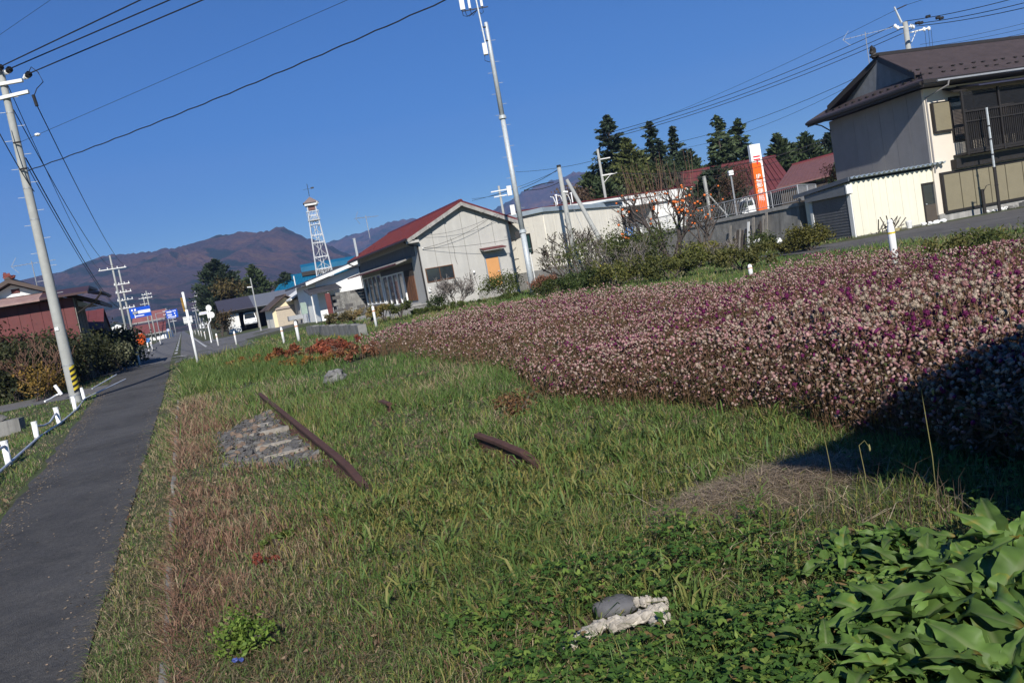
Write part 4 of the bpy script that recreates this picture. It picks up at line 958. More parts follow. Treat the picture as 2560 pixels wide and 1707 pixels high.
# ---- fire watch tower
def fire_tower():
    b = P(815, 700, 85); top = P(775, 520, 85)
    t = thing('fire_tower', 'white steel lattice fire watch tower with small hipped cap', 'tower', (b.x, 85, 0), 12)
    zb = 2.2; zt = P(780, 545, 85).z; wb = .95; wt = .40
    def wz(z): return wb + (wt - wb) * (z - zb) / (zt - zb)
    w0 = wz(0)
    for sx in (-1, 1):
        for sy in (-1, 1): MB().bar((sx * w0, sy * w0, 0), (sx * wt, sy * wt, zt + 1.35), .06, n=4).build('leg', M('tower_paint', (.55, .56, .56), rough=.5, var=.12, scale=5), t)
    zs = [4.3, 5.25, 6.5, 8.0, 8.8, 9.9, 10.9]
    for z in zs:
        a = wz(z); r = MB()
        for p0, p1 in (((-a, -a), (a, -a)), ((a, -a), (a, a)), ((a, a), (-a, a)), ((-a, a), (-a, -a))): r.bar((*p0, z), (*p1, z), .038, n=4)
        r.build('ring', M('tower_paint', (.55, .56, .56)), t)
    for z0, z1 in zip([2.0] + zs[:-1], zs):
        a, b_ = wz(z0), wz(z1); r = MB()
        for sy in (-1, 1): r.bar((-a, sy * a, z0), (b_, sy * b_, z1), .022, n=4).bar((a, sy * a, z0), (-b_, sy * b_, z1), .022, n=4)
        for sx in (-1, 1): r.bar((sx * a, -a, z0), (sx * b_, b_, z1), .022, n=4)
        r.build('brace', greysteel, t)
    l = MB().bar((-.18, -.5, 0), (-.1, -.3, zt), .025, n=4).bar((.18, -.5, 0), (.1, -.3, zt), .025, n=4); l.build('ladder', offwhite, t)
    r = MB()
    for k in range(10):
        x = -wz(4.3) + 2 * wz(4.3) * k / 9; r.bar((x, -wz(4.3), 4.3), (x, -wz(5.2), 5.2), .02, n=4)
    r.build('guard', M('tower_paint', (.55, .56, .56)), t)
    P0 = .62; box('deck', greysteel, t, -P0, P0, -P0, P0, zt - .35, zt - .22)
    r = MB()
    for k in range(9):
        x = -P0 + 2 * P0 * k / 8
        for s in (-1, 1): r.bar((x, s * P0, zt - .22), (x, s * P0, zt + .65), .018, n=4).bar((s * P0, x, zt - .22), (s * P0, x, zt + .65), .018, n=4)
    for s in (-1, 1): r.bar((-P0, s * P0, zt + .65), (P0, s * P0, zt + .65), .03, n=4).bar((s * P0, -P0, zt + .65), (s * P0, P0, zt + .65), .03, n=4)
    r.build('balustrade', offwhite, t)
    zc = zt + 1.25
    box('siren_box', M('siren_brown', (.16, .085, .075)), t, -.35, .35, -.35, .35, zt + .78, zc - .02)
    box('cap_band', offwhite, t, -.66, .66, -.66, .66, zc, zc + .26)
    MB().add([(-.8, -.8, zc + .263), (.8, -.8, zc + .263), (.8, .8, zc + .263), (-.8, .8, zc + .263), (0, 0, zc + .95)], [(0, 3, 2, 1), (0, 1, 4), (1, 2, 4), (2, 3, 4), (3, 0, 4)]).build('cap_roof', M('cap_brown', (.17, .13, .12)), t)
    MB().bar((.74, -.72, zc + .2), (.5, -.6, zc + .12), .17, .07, n=10).build('loudspeaker', offwhite, t)
    MB().bar((0, 0, zc + 1.0), (0, 0, zc + 2.3), .03).build('vane_rod', frame_dark, t)
    v = MB().bar((-.5, 0, zc + 1.75), (.5, .0, zc + 1.82), .016, n=4); v.box(.28, .62, -.02, .02, zc + 1.74, zc + 1.9); v.build('wind_vane', frame_dark, t)
fire_tower()

# ---- village along the road in the distance
def village():
    rr = random.Random(12)
    roofs = [(palered, 'faded red'), (darkroof, 'dark slate'), (brownroof, 'brown tiled'), (bluegrey, 'blue grey'), (redsheet, 'rusty red')]
    walls = [(offwhite, 'off white'), (creamwall, 'cream'), (greywall, 'grey'), (white, 'white')]
    for k in range(22):
        u = 205 + k * 21 + rr.uniform(-6, 6); side = 1 if k % 2 else -1
        v = (11 + rr.uniform(0, 8)) if side > 0 else -(17 + rr.uniform(0, 10)); x, y = uv2xy(u, v); rm, rn = rr.choice(roofs); wm, wn = rr.choice(walls)
        h = simple_house('small distant house standing beside the far end of the road', (x, y, 0), 22, rr.uniform(6, 9), rr.uniform(7, 10), rr.uniform(2.8, 5), rr.uniform(1.2, 2), rm, wm, axis=rr.choice('xy'), wins=(('f', 1, 2.6, 1, 2, 0), ('f', 3.4, 4.8, 1, 2, 0)))
        h['group'] = 'distant houses along the far road'
village()
# ------------------------------------------------------------------ poles, wires, mast, signs
def step_bolts(mb, z0, z1, r, dz=.9, ang=0):
    k = 0
    for z in np.arange(z0, z1, dz / 2):
        a = ang + (math.pi if k % 2 else 0); mb.bar((math.cos(a) * r, math.sin(a) * r, z), (math.cos(a) * (r + .2), math.sin(a) * (r + .2), z), .010, n=4); k += 1
ANCH = {}
def near_pole():
    b = Vector((-14.42, 26.1, -.2)); topz = P(5, 177, 26.1).z
    t = thing('utility_pole', 'thick concrete utility pole with striped guard at the path bend', 'utility pole', b)
    H = topz - b.z
    sh = MB().lathe([(.185, -.3), (.18, 0), (.10, H), (.095, H + .02)], 20).build('shaft', pole_conc, t, True)
    for z in (.22, 1.22, 6.0, 7.0, 9.4): MB().lathe([(.19 - .0078 * z, z), (.19 - .0078 * z, z + .035)], 20).build('band', greysteel, t)
    # hazard wrap facing the road
    k = 0
    for i in range(10):
        z = .30 + i * .085
        vs = []; n = 7
        for j in range(n + 1):
            a = R(-62 + 120 * j / n); r = .1885 - .0077 * z
            vs.append((math.cos(a) * r, math.sin(a) * r, z + .16 * j / n)); 
        up = [(x, y, zz + .083) for x, y, zz in vs]
        MB().add(vs + up, [(j, j + 1, j + n + 2, j + n + 1) for j in range(n)]).build('hazard_stripe', yellow if i % 2 else black, t)
    s = MB(); step_bolts(s, 3.6, H - .6, .13, .9, .3); s.build('step_bolt', greysteel, t)
    box('number_plate', white, t, -.06, .06, -.19, -.165, 2.4, 2.5)
    # crossarms
    def L(px, py): return P(px, py, 26.1) - b
    a1 = L(58, 204); a2 = L(78, 234)
    arm1 = MB().box(-.1, a1.x + .05, -.16, -.06, a1.z - .05, a1.z + .05); arm1.build('crossarm', offwhite, t)
    arm2 = MB().hexa([(-.75, -.17, a2.z - .10), (a2.x, -.17, a2.z - .02), (a2.x, -.07, a2.z - .02), (-.75, -.07, a2.z - .10)], [(-.75, -.17, a2.z), (a2.x, -.17, a2.z + .08), (a2.x, -.07, a2.z + .08), (-.75, -.07, a2.z)]); arm2.build('crossarm', offwhite, t)
    def insul(p, d, name='insulator'):
        d = Vector(d).normalized(); o = MB()
        o.bar(p, p + d * .12, .055, n=10); o.bar(p + d * .12, p + d * .16, .085, n=10); o.build(name, white, t)
        MB().bar(p + d * .16, p + d * .42, .06, .04, n=8).bar(p + d * .26, p + d * .34, .10, .10, n=8).build('clamp_cover', black, t)
        return b + p + d * .42
    dr = (.8, -.55, .10)
    ANCH['h1'] = insul(Vector((-.08, -.1, H - .02)), dr); ANCH['h2'] = insul(L(18, 186) + Vector((0, -.1, 0)), dr); ANCH['h3'] = insul(L(64, 198) + Vector((.02, -.1, 0)), dr)
    p = L(83, 238); MB().bar(p, p + Vector((.04, 0, -.36)), .05, .05, n=8).build('clamp_cover', black, t)
    ANCH['b1'] = b + p + Vector((.05, .0, -.36)); ANCH['b0'] = b + L(20, 215); ANCH['b2'] = b + L(34, 275); ANCH['b3'] = b + L(30, 250); ANCH['b4'] = b + L(2, 310); ANCH['b5'] = b + L(64, 395); ANCH['b6'] = b + Vector((.1, .1, H * .42))
    q0 = L(72, 180); q1 = L(78, 168); q2 = L(108, 205); q3 = L(92, 222); q4 = L(86, 238)
    MB().tube([q0, q1, (q1 + q2) / 2 + Vector((.04, 0, .06)), q2, q3, q4], .014, n=5).build('jumper_wire', wiremat, t)
    ANCH['t1'] = b + L(50, 356); ANCH['t2'] = b + L(70, 427)
    for z in (L(46, 360).z, L(64, 425).z): MB().bar((0, -.2, z), (.22, -.2, z), .03).build('bracket', frame_dark, t)
near_pole()
def wire(label, a, b, sag=.5, r=.018, n=14, twist=0.0, cat='cable', group=None):
    a = Vector(a); b = Vector(b); pts = []
    for i in range(n + 1):
        f = i / n; p = a.lerp(b, f); p.z -= sag * 4 * f * (1 - f)
        if twist: p.z += twist * math.sin(i * 1.9); p.x += twist * .5 * math.cos(i * 1.9)
        pts.append(p)
    o = MB().tube(pts, r, n=5).build('cable', wiremat); tag(o, label, cat, group); return o
def through(a, px, py, Y, k, sag=0):
    q = P(px, py, Y); a = Vector(a); q.z += sag * 4 / k * (1 - 1 / k); return a + (q - a) * k
wire('upper of the three thick cables crossing the top corner of the sky', ANCH['h1'], through(ANCH['h1'], 352, 0, 22.6, 5.5), .0, .019)
wire('middle of the three thick cables crossing the top corner of the sky', ANCH['h2'], through(ANCH['h2'], 425, 0, 22.6, 5.5), .0, .019)
wire('lower of the three thick cables, ending in the black clamp on the arm', ANCH['h3'], through(ANCH['h3'], 508, 0, 22.4, 5.0), .0, .019)
wire('faint thin wire between the thick cables and the wavy cable', ANCH['t1'], through(ANCH['t1'], 870, 0, 19.0, 3.6, .1), .1, .006)
wire('wavy twisted cable sweeping from the concrete pole up to the phone mast top', ANCH['t2'], through(ANCH['t2'], 1115, 0, 17.6, 2.6, .8), .8, .016, n=130, twist=.011)
o = MB().blob(tuple(P(94, 337, 25)), .09, .07, .05, 3, .1).build('cable_marker', white); tag(o, 'small white marker clipped on the faint thin wire', 'marker')
wire('hair thin wire above the thick cables in the sky corner', P(-150, 190, 30), P(200, -50, 26), .0, .006)

def road_pole(label, px, pyt, pyb, Y, arms=((.3, 1.2),), group=None, r=.15, lean=0, mat=None, bolts=False):
    tp = P(px[0], pyt, Y); bt = P(px[1], pyb, Y)
    t = thing('utility_pole', label, 'utility pole', (bt.x, Y, max(min(bt.z, 2.3), -.2)), 22, group); H = tp.z - t.location.z
    MB().lathe([(r, -.2), (r * .62, H)], 10).build('shaft', mat or pole_conc, t, True)
    for dz, w_ in arms:
        o = MB().box(-w_, w_, -.2, -.1, H - dz - .05, H - dz + .05); o.build('crossarm', offwhite, t)
        s = MB()
        for x in (-w_ * .9, -w_ * .35, w_ * .35, w_ * .9): s.bar((x, -.15, H - dz + .05), (x, -.15, H - dz + .25), .05, n=6)
        s.build('insulator', white, t)
    if bolts:
        s = MB(); step_bolts(s, 2.5, H - 1, r * .8, .9); s.build('step_bolt', greysteel, t)
    return t, H
p1, H1 = road_pole('taller of two utility poles side by side at the road edge', (279.4, 327), 638, 876, 95, ((1.6, 1.5),))
p2, H2 = road_pole('utility pole with stacked arms just behind the taller roadside pole', (300.4, 342), 674, 878, 100, ((1.8, .9), (2.8, .9), (3.8, .9), (4.8, .9)))
MB().bar((.5, -.1, H2 - 5.6), (1.1, -.1, H2 - 5.6), .2).build('transformer', greysteel, p2)
g = 'utility poles further down the road'
road_pole('utility pole standing behind the first blue direction sign', (366, 393), 727, 856, 159, ((.7, .9), (1.4, .9)), r=.16)
road_pole('utility pole with paired arms left of the blue sign edge pole', (360, 382), 740, 852, 222, ((.6, 1.2), (2.2, 1.2), (3.2, 1.2)), r=.19)
for px0, px1, yt, yb, Y in ((418, 430, 770, 842, 230), (432, 441, 790, 838, 280), (470, 478, 800, 832, 330), (508, 515, 717, 826, 190), (497, 506, 745, 826, 215), (493, 499, 762, 824, 260)):
    road_pole('grey utility pole in the distant row beside the road', (px0, px1), yt, yb, Y, ((.8, 1.0), (1.8, 1.0)), 'distant utility poles along the road', r=.17)
# wires back along the road
T1 = Vector(p1.location) + Vector((0, 0, H1 - 1.4)); c22 = Vector((CA, SA, 0))
wire('cable running from the black clamp down to the roadside pole arm', ANCH['b1'], T1 + c22 * 1.4, 1.2, .016)
wire('cable from the pole shaft to the roadside pole tip', ANCH['b2'], T1 + c22 * .2 + Vector((0, 0, .2)), 1.6, .016)
wire('low drooping cable from the concrete pole towards the red barn', ANCH['b5'], Vector(p1.location) + Vector((0, 0, H1 * .45)), 1.3, .02)
wire('second low drooping cable just beside the thicker drooping one', ANCH['b5'] + Vector((0, 0, -.3)), Vector(p1.location) + Vector((.1, 0, H1 * .47)), 1.6, .014)
wire('outer cable from the pole arm to the roadside pole arm end', ANCH['b0'], T1 - c22 * 1.4, 1.2, .013)
wire('cable entering the picture edge below the pole arm', P(-60, 220, 24.5), ANCH['b2'] + Vector((0, .1, -2.6)), .2, .016)
# off-frame pole that carries the crossing cables
t = thing('utility_pole', 'concrete utility pole beyond the picture edge carrying the crossing cables', 'utility pole', (15.5, 4.5, 0)); MB().lathe([(.18, -.2), (.1, 11.5)], 14).build('shaft', pole_conc, t, True)

# ---- steel phone mast
def mast():
    Y = 37; b = P(1334, 735, Y); t = thing('phone_mast', 'tall galvanised steel phone mast with antenna panels at the top', 'mast', (b.x, Y, .15))
    L = lambda px, py: P(px, py, Y) - Vector((b.x, Y, .15))
    zf = L(1250, 296).z; zt = L(1202, 60).z; zm = L(1305, 580).z
    MB().lathe([(.138, -.1), (.128, zm)], 18).build('shaft', steel, t, True)
    MB().lathe([(.122, zm), (.108, zf)], 18).build('shaft', steel, t, True)
    MB().lathe([(.112, zf), (.085, zt), (.07, zt + .02)], 18).build('shaft', steel, t, True)
    for z in (zm, zf): MB().lathe([(.175, z - .05), (.175, z + .05)], 18).lathe([(.15, z + .05), (.15, z + .10)], 18).build('flange', steel, t)
    s = MB(); step_bolts(s, 2.2, zt, .11, .95, .2); s.build('step_bolt', greysteel, t)
    top = L(1186, 0).z + 1.2
    MB().bar((-.18, -.12, zt - .9), (-.30, -.12, top), .04).build('antenna_pole', steel, t)
    for z in (zt - .8, zt - .2): MB().bar((-.2, -.12, z), (.0, -.05, z), .03).build('clamp', frame_dark, t)
    z0 = L(1180, 24).z
    MB().bar((-.95, -.12, z0 - .05), (.22, -.12, z0 - .05), .025).build('antenna_arm', frame_dark, t)
    for px in (1152, 1158, 1173, 1204):
        x = L(px, 12).x; MB().box(x - .055, x + .055, -.2, -.08, z0, z0 + 1.5).build('antenna_panel', offwhite, t)
    for px in (1152, 1160, 1173, 1204):
        x = L(px, 12).x; MB().tube([(x, -.14, z0), (x + .02, -.14, z0 - .25), (x * .7 - .1, -.14, z0 - .32), (-.28, -.12, z0 - .1)], .014, n=4).build('antenna_lead', wiremat, t)
    z1 = L(1200, 128).z; bx_ = MB().box(-.34, -.14, -.25, -.05, z1 - .25, z1 + .25).build('equipment_box', offwhite, t)
    MB().tube([(-.3, -.15, z1 - .25), (-.34, -.15, z1 - .5), (-.12, -.15, z1 - .6)], .014, n=4).build('antenna_lead', wiremat, t)
    for z, d in ((4.9, .28), (4.0, .30)): MB().box(-.38, -.17, -.1, .06, z - .16, z + d).build('equipment_box', offwhite, t)
    MB().bar((.19, -.05, 0), (.17, -.05, zm - 1.0), .022).build('conduit', offwhite, t)
    MB().box(-.36, -.17, -.1, .08, zm - .25, zm + .05).build('bracket', frame_dark, t)
mast()

# ---- pole pair by the annex
def annex_poles():
    b = P(1440, 668, 45.3); tp = P(1396, 414, 45.3)
    t = thing('utility_pole', 'short concrete pole in front of the cream annex wall', 'utility pole', (b.x, 45.3, .2)); H = tp.z - .2
    MB().lathe([(.17, -.2), (.11, H)], 14).build('shaft', pole_conc, t, True); MB().lathe([(.125, H - .1), (.125, H + .02)], 12).build('cap', frame_dark, t)
    MB().bar((.0, -.1, H - 1.5), (.25, -.1, H - 1.55), .06).build('bracket', white, t)
    tq = P(1417, 450, 45.0); bq = P(1548, 668, 43.0)
    t2 = thing('brace_pole', 'slanting concrete brace pole leaning against the short pole', 'brace pole', (bq.x, 43.0, .1))
    MB().bar((0, 0, .0), (tq.x - bq.x, 2.0, tq.z - .1), .15, .10, n=12).build('shaft', pole_conc, t2, True)
    y = thing('guy_guard', 'yellow sleeve on a stay wire among the bare shrubs', 'guy guard', (bq.x - 1.2, 42.4, .6)); MB().bar((0, 0, .55), (.42, 0, -.2), .045).build('sleeve', yellow, y); MB().bar((0, 0, .55), (-.8, 1.5, 4.4), .01, n=4).build('stay_wire', greysteel, y)
    A_ = Vector((b.x, 45.3, tp.z))
    e = P(1501, 470, 70); e0 = P(1500, 372, 70)
    t3 = thing('utility_pole', 'slender utility pole with one side arm before the dark firs', 'utility pole', (e.x + .3, 70, TZ)); H3 = e0.z - TZ
    MB().lathe([(.15, -.2), (.1, H3)], 12).build('shaft', pole_conc, t3, True); MB().box(0, 1.3, -.15, -.05, H3 - 2.35, H3 - 2.25).bar((.1, -.1, H3 - 2.9), (.8, -.1, H3 - 2.3), .03).build('crossarm', offwhite, t3); MB().box(0, .95, -.15, -.05, H3 - .95, H3 - .87).build('crossarm', offwhite, t3)
    # far pole to the rear of the grey house
    f0, f1 = P(1247, 465, 75), P(1258, 530, 75)
    t4 = thing('utility_pole', 'far pole with crossarms showing above the grey house ridge', 'utility pole', (f1.x, 75, 0)); 
    MB().lathe([(.15, -.2), (.1, f0.z)], 10).build('shaft', pole_conc, t4, True); MB().box(-.8, .8, -.14, -.05, f0.z - .5, f0.z - .4).box(-.6, .6, -.14, -.05, f0.z - 1.0, f0.z - .9).build('crossarm', offwhite, t4)
    # pole behind the two-storey house
    g0, g1, gm = P(2253, 12, 58), P(2276, 132, 58), P(2264, 70, 58)
    t5 = thing('utility_pole', 'concrete pole with arms and insulators behind the brown tiled roof', 'utility pole', (g1.x - .1, 58, TZ)); L = lambda px, py: P(px, py, 58) - Vector((g1.x - .1, 58, TZ))
    zt = L(2262, 56).z; MB().lathe([(.22, -.2), (.17, zt)], 14).build('shaft', pole_conc, t5, True); MB().bar((-.25, 0, zt), (-.62, 0, L(2253, 15).z), .09, .06).build('top_post', steel, t5)
    MB().bar(L(2242, 24), L(2266, 13), .04).build('crossarm', frame_dark, t5); MB().bar(L(2276, 82), L(2325, 70), .06, n=4).bar(L(2278, 108), L(2290, 80), .03, n=4).build('crossarm', offwhite, t5)
    MB().bar(L(2240, 70), L(2286, 66), .05, n=4).build('crossarm', offwhite, t5)
    s = MB()
    for px, py in ((2238, 66), (2244, 70), (2278, 66), (2283, 68), (2322, 72), (2310, 74)): s.blob(tuple(L(px, py)), .12, .12, .16, 2, .05, 6, 4)
    s.build('insulator', white, t5)
    for px in (2312, 2321, 2328): MB().bar(L(px, 76), L(px + 5, 128), .012, n=4).build('drop_wire', wiremat, t5)
    s = MB(); step_bolts(s, zt - 3.2, zt, .18, .7); s.build('step_bolt', greysteel, t5)
    # high-tension wires of that row
    def far(px, py, Y): return P(px, py, Y)
    wire('highest thin wire passing over the brown roof pole tip', far(1500, 352, 95), far(2243, 24, 58), .5, .014); wire('thin wire leaving the pole tip towards the picture corner', far(2266, 13, 58), far(2700, -160, 45), .2, .014)
    for k, (y0, y1, yr_, lb) in enumerate(((338, 62, -72, 'upper'), (346, 70, -58, 'middle'), (352, 74, -50, 'lower'))):
        wire(f'{lb} thick cable rising past the firs to the pole behind the brown roof', far(1500, y0, 75), far(2240 + 20 * k, y1, 58), .6, .024)
        wire(f'{lb} thick cable with black spacers leaving that pole to the picture edge', far(2262 + 14 * k, y1 - 8, 58), far(2760, yr_ + 8 * k, 46), .3, .024)
    for px, py in ((2320, 42), (2345, 45), (2353, 46), (2294, 58), (2302, 58)):
        o = MB().bar(far(px - 5, py + 1.5, 56.5), far(px + 5, py - 1.5, 56.5), .10, n=6).build('spacer', black); tag(o, 'black spacer clamped round the thick cables right of the tall pole', 'spacer', 'black spacers on the thick cables')
    wire('lower telephone line sloping down to the roof gable tip', far(1500, 380, 72), far(2166, 183, 44), 1.0, .014); wire('second telephone line below the one that meets the gable', far(1580, 380, 72), far(2160, 196, 44), 1.1, .010)
    wire('black cable passing in front of the sign pillar to the house', far(1310, 475, 46), far(1400, 455, 45.3), .15, .02); wire('long black cable from the short pole across the sign pillar', far(1520, 432, 43), far(2072, 345, 43.2), .7, .022); wire('thinner cable hanging below the long one at the sign pillar', far(1520, 440, 43), far(2072, 352, 43.4), .9, .014)
    wire('wire from the pole arm to the short pole by the annex', far(1300, 472, 60), far(1395, 424, 45.3), .1, .018)
    for k, (a_, b_) in enumerate((((1180, 497), (1300, 466)), ((1180, 502), (1392, 428)), ((1290, 430), (1500, 398)))):
        wire(('upper thin wire over the red gable ridge', 'lower thin wire over the red gable ridge', 'single thin wire joining mast side and fir tree side')[k], far(*a_, 75), far(*b_, 60), .2, .015)
    wire('cable looping over to the short pole head', far(1310, 478, 46), far(1384, 456, 45.5), -.1, .03)
    wire('upper line on the right above the brown ridge', far(2300, 112, 58), far(2700, 20, 52), .2, .012); wire('middle line on the right above the brown ridge', far(2300, 120, 58), far(2700, 36, 52), .2, .012); wire('lowest line on the right touching the brown ridge', far(2300, 128, 58), far(2700, 50, 52), .2, .012)
    # wires to the insulator on the grey gable
    gi = Vector((-4.12, 44, .2)) + Vector((.2 * CA + .13 * SA, .2 * SA - .13 * CA, 3.36))
    wire('upper service wire crossing the grey gable wall', gi, far(1232, 540, 45.3), .25, .010); wire('lower service wire crossing the grey gable wall', gi, far(1280, 597, 44.9), .12, .010); wire('steep service wire rising over the grey gable wall', gi + Vector((0, 0, .7)), far(1250, 530, 45.3), .3, .008)
    # street lamp and small poles on the terrace
    q = P(1830, 438, 46); t6 = thing('lamp_post', 'thin lamp post with a white cube lantern behind the railing', 'lamp post', (P(1842, 535, 46).x, 46, TZ)); hh = q.z - TZ
    MB().bar((0, 0, 0), (0, 0, hh), .05).build('post', greysteel, t6); MB().box(-.13, .13, -.13, .13, hh, hh + .26).build('lantern', white, t6)
    q = P(1765, 440, 50); t7 = thing('pole', 'short grey pole with slanting stay beside the orange fruit', 'pole', (P(1778, 545, 50).x, 50, TZ)); hh = q.z - TZ
    MB().bar((0, 0, 0), (-.05, 0, hh), .11).build('shaft', pole_conc, t7); MB().bar((.0, 0, hh * .62), (1.1, 0, .1), .05).build('stay', pole_conc, t7)
    # pipe pole by the garage with lamp
    q = P(625, 695, 74); t8 = thing('street_lamp', 'slim street lamp standing between the carport and garage', 'street lamp', (P(650, 812, 74).x, 74, .15)); hh = q.z - .15
    MB().bar((0, 0, 0), (0, 0, hh), .08, .05).build('post', pole_conc, t8); MB().bar((0, 0, hh - .85), (-.45, 0, hh - .8), .06).build('lamp_head', offwhite, t8)
    for px0, px1, yt, yb, lb in ((734, 741, 690, 727, 'thin pole before the blue roof'), (760, 765, 711, 730, 'short thin pipe by the white gable trim')):
        a0, a1 = P(px0, yt, 84), P(px1, yb, 84); tq = thing('pole', lb, 'pole', (a1.x, 84, 0)); MB().bar((0, 0, 0), (a0.x - a1.x, 0, a0.z), .06).build('shaft', offwhite, tq)
annex_poles()

# ---- blue direction signs over the road
def road_signs():
    def board(label, tl, tr, bl, Y, post_px, armside, lines):
        a, b, c = P(*tl, Y), P(*tr, Y), P(*bl, Y); W = math.hypot(b.x - a.x, b.y - a.y); H = a.z - c.z
        rz = 4
        t = thing('road_sign', label, 'road sign', (a.x, Y, c.z), rz)
        MB().box(0, W, 0, .06, 0, H).build('board', signblue, t)
        for n_, x0, x1, z0, z1, m_ in lines: MB().box(x0 * W, x1 * W, -.02, -.003, z0 * H, z1 * H).build(n_, m_, t)
        px = P(post_px, 845, Y).x - a.x
        MB().bar((px, .15, -c.z), (px, .15, H * .9), .09).build('post', greysteel, t)
        for z in (.25, .85): MB().bar((px, .12, z * H), (W * .9 if armside > 0 else .05, .12, z * H), .05).build('arm', greysteel, t)
        return t, W, H
    t, W, H = board('first blue direction sign with arrow and covered grey strip', (322, 772), (372, 763), (328, 797), 110, 333, 1,
          [('strip', .40, .99, .36, .66, offwhite), ('arrow', .2, .66, .12, .20, white), ('arrow', .2, .245, -.02 + .03, .12, white), ('arrow', .19, .25, .26, .40, white), ('kanji', .10, .17, .70, .88, white), ('kanji', .24, .32, .70, .88, white), ('kanji_line', .14, .33, .58, .62, white)])
    t, W, H = board('second blue direction sign with white lines and turning arrow', (413, 777), (441, 771), (418, 797), 185, 402, 1,
          [('letter_row', .08, .52, .72, .86, offwhite), ('letter_row', .12, .46, .60, .64, offwhite), ('letter_row', .10, .50, .34, .47, offwhite), ('letter_row', .18, .46, .24, .27, offwhite), ('arrow', .10, .82, .10, .18, white), ('arrow', .74, .82, .18, .30, white), ('arrow', .70, .80, .44, .60, white), ('numeral', .62, .70, .74, .90, white), ('numeral', .78, .86, .74, .90, white)])
    a = P(455, 785, 240); t = thing('road_sign', 'grey backed gantry sign beyond the snow pole', 'road sign', (a.x, 240, 3.2), 6)
    MB().box(0, 2.6, 0, .06, 0, 2.0).build('board', offwhite, t); 
    for z in (.3, 1.0, 1.7): MB().box(.1, 2.5, -.05, -.003, z - .06, z + .06).build('rib', greysteel, t)
    MB().bar((3.4, .1, -3.2), (3.4, .1, 1.9), .1).bar((2.4, .1, 1.7), (3.4, .1, 1.7), .06).bar((2.4, .1, .6), (3.4, .1, .6), .06).build('post', greysteel, t)
    a = P(499, 788, 75); t = thing('road_sign', 'narrow white name board beside the round mirrors', 'road sign', (a.x, 75, a.z), 10)
    MB().box(0, .8, 0, .04, 0, .27).build('board', offwhite, t); MB().box(.08, .72, -.012, -.003, .1, .15).build('print_line', M('print_violet', (.2, .18, .4)), t); MB().bar((.7, .05, -a.z), (.7, .05, .3), .03).build('post', greysteel, t)
    # bent white pole with two round mirrors seen from behind
    b = P(529, 858, 66); t = thing('mirror_post', 'bent white post carrying two round traffic mirrors', 'traffic mirror', (b.x, 66, .05))
    L = lambda px, py: P(px, py, 66) - Vector((b.x, 66, .05))
    MB().tube([(0, 0, 0), L(520, 812), L(527, 800), L(522, 765)], .05, n=8).build('post', white, t)
    for px, py in ((521.5, 770), (529, 787)):
        c = L(px, py); MB().bar(c + Vector((0, .0, 0)), c + Vector((.02, .12, 0)), .26, .2, n=18).build('mirror', offwhite, t)
    MB().box(*[v for v in (L(517, 783).x, L(525, 783).x)], -.02, .02, L(521, 795).z, L(521, 780).z).build('plate', offwhite, t)
    # small round sign near the second board
    a = P(420, 823, 200); t = thing('road_sign', 'small pale round sign on a yellow post by the road edge', 'road sign', (a.x, 200, 0)); MB().bar((0, 0, 0), (0, 0, 1.9), .06).build('post', yellow, t); MB().bar((0, -.05, 2.1), (0, .05, 2.1), .35, n=14).build('disc', M('pale_blue', (.4, .45, .6)), t)
    # orange round tank by the road
    a = P(354, 852, 150); t = thing('tank', 'bright orange rounded tank beside the roadside poles', 'tank', (a.x, 150, 0)); MB().blob((0, 0, 1.1), .95, .9, 1.15, 3, .06, 12, 8).build('body', orange, t, True); MB().bar((0, 0, 2.2), (0, 0, 2.45), .2).build('cap', white, t)
    a = P(372, 860, 120); t = thing('bicycle_rider_sign', 'small blue and white roadside board near the tank', 'board', (a.x, 120, 0)); t.name = 'notice_board'; MB().box(-.3, .3, 0, .05, .6, 1.2).build('board', M('board_blue', (.05, .16, .4)), t); MB().box(-.25, -.19, 0, .05, 0, .6).box(.19, .25, 0, .05, 0, .6).build('leg', white, t)
road_signs()
# ---- posts along the road
def snow_pole():
    b = P(496, 913, 33.2); t = thing('snow_pole', 'tall white snow pole with worn yellow and black tip', 'snow pole', (b.x, 33.2, -.05), 0); H = P(452, 731, 33.2).z + .05
    MB().lathe([(.055, -.1), (.052, H * .76)], 12).build('shaft', white, t, True); MB().lathe([(.051, H * .76), (.05, H * .97)], 12).build('shaft', white, t, True)
    MB().hexa([(-.11, -.05, H * .74), (-.045, -.056, H * .74), (-.045, .02, H * .74), (-.11, .02, H * .74)], [(-.135, -.05, H * .93), (-.05, -.056, H * .93), (-.05, .02, H * .93), (-.135, .02, H * .93)]).build('worn_flag', M('worn_yellow', (.30, .17, .03), var=.6, scale=7, streak=.9, dirt=(.03, .025, .02)), t)
    MB().lathe([(.056, H * .97), (.05, H)], 12).build('cap', white, t)
snow_pole()
def delineator(label, px, py, Y, h=.85, group=None, r=.06, z=None):
    b = P(px, py, Y); z = gz(b.x, Y) if z is None else z
    t = thing('delineator', label, 'delineator post', (b.x, Y, z), 0, group)
    MB().lathe([(r, -.1), (r, h * .86), (r * .8, h), (r * .2, h + .02)], 10).build('post', white, t, True); MB().lathe([(r * 1.06, h * .74), (r * 1.06, h * .80)], 10).build('reflector', M('reflector_dull', (.50, .22, .10), rough=.4), t)
    return t
delineator('white delineator post at the bend with grass at its foot', 546, 862, 55); delineator('white delineator post before the bright grass hump', 593, 868, 50)
delineator('thin white post with orange top at the bank of red weeds', 711, 860, 38, .8); delineator('fat white post with scuffed cap in the red weeds', 749, 858, 36.2, .95, r=.075); delineator('small white post before the low dark wall', 943, 826, 34.5, .9)
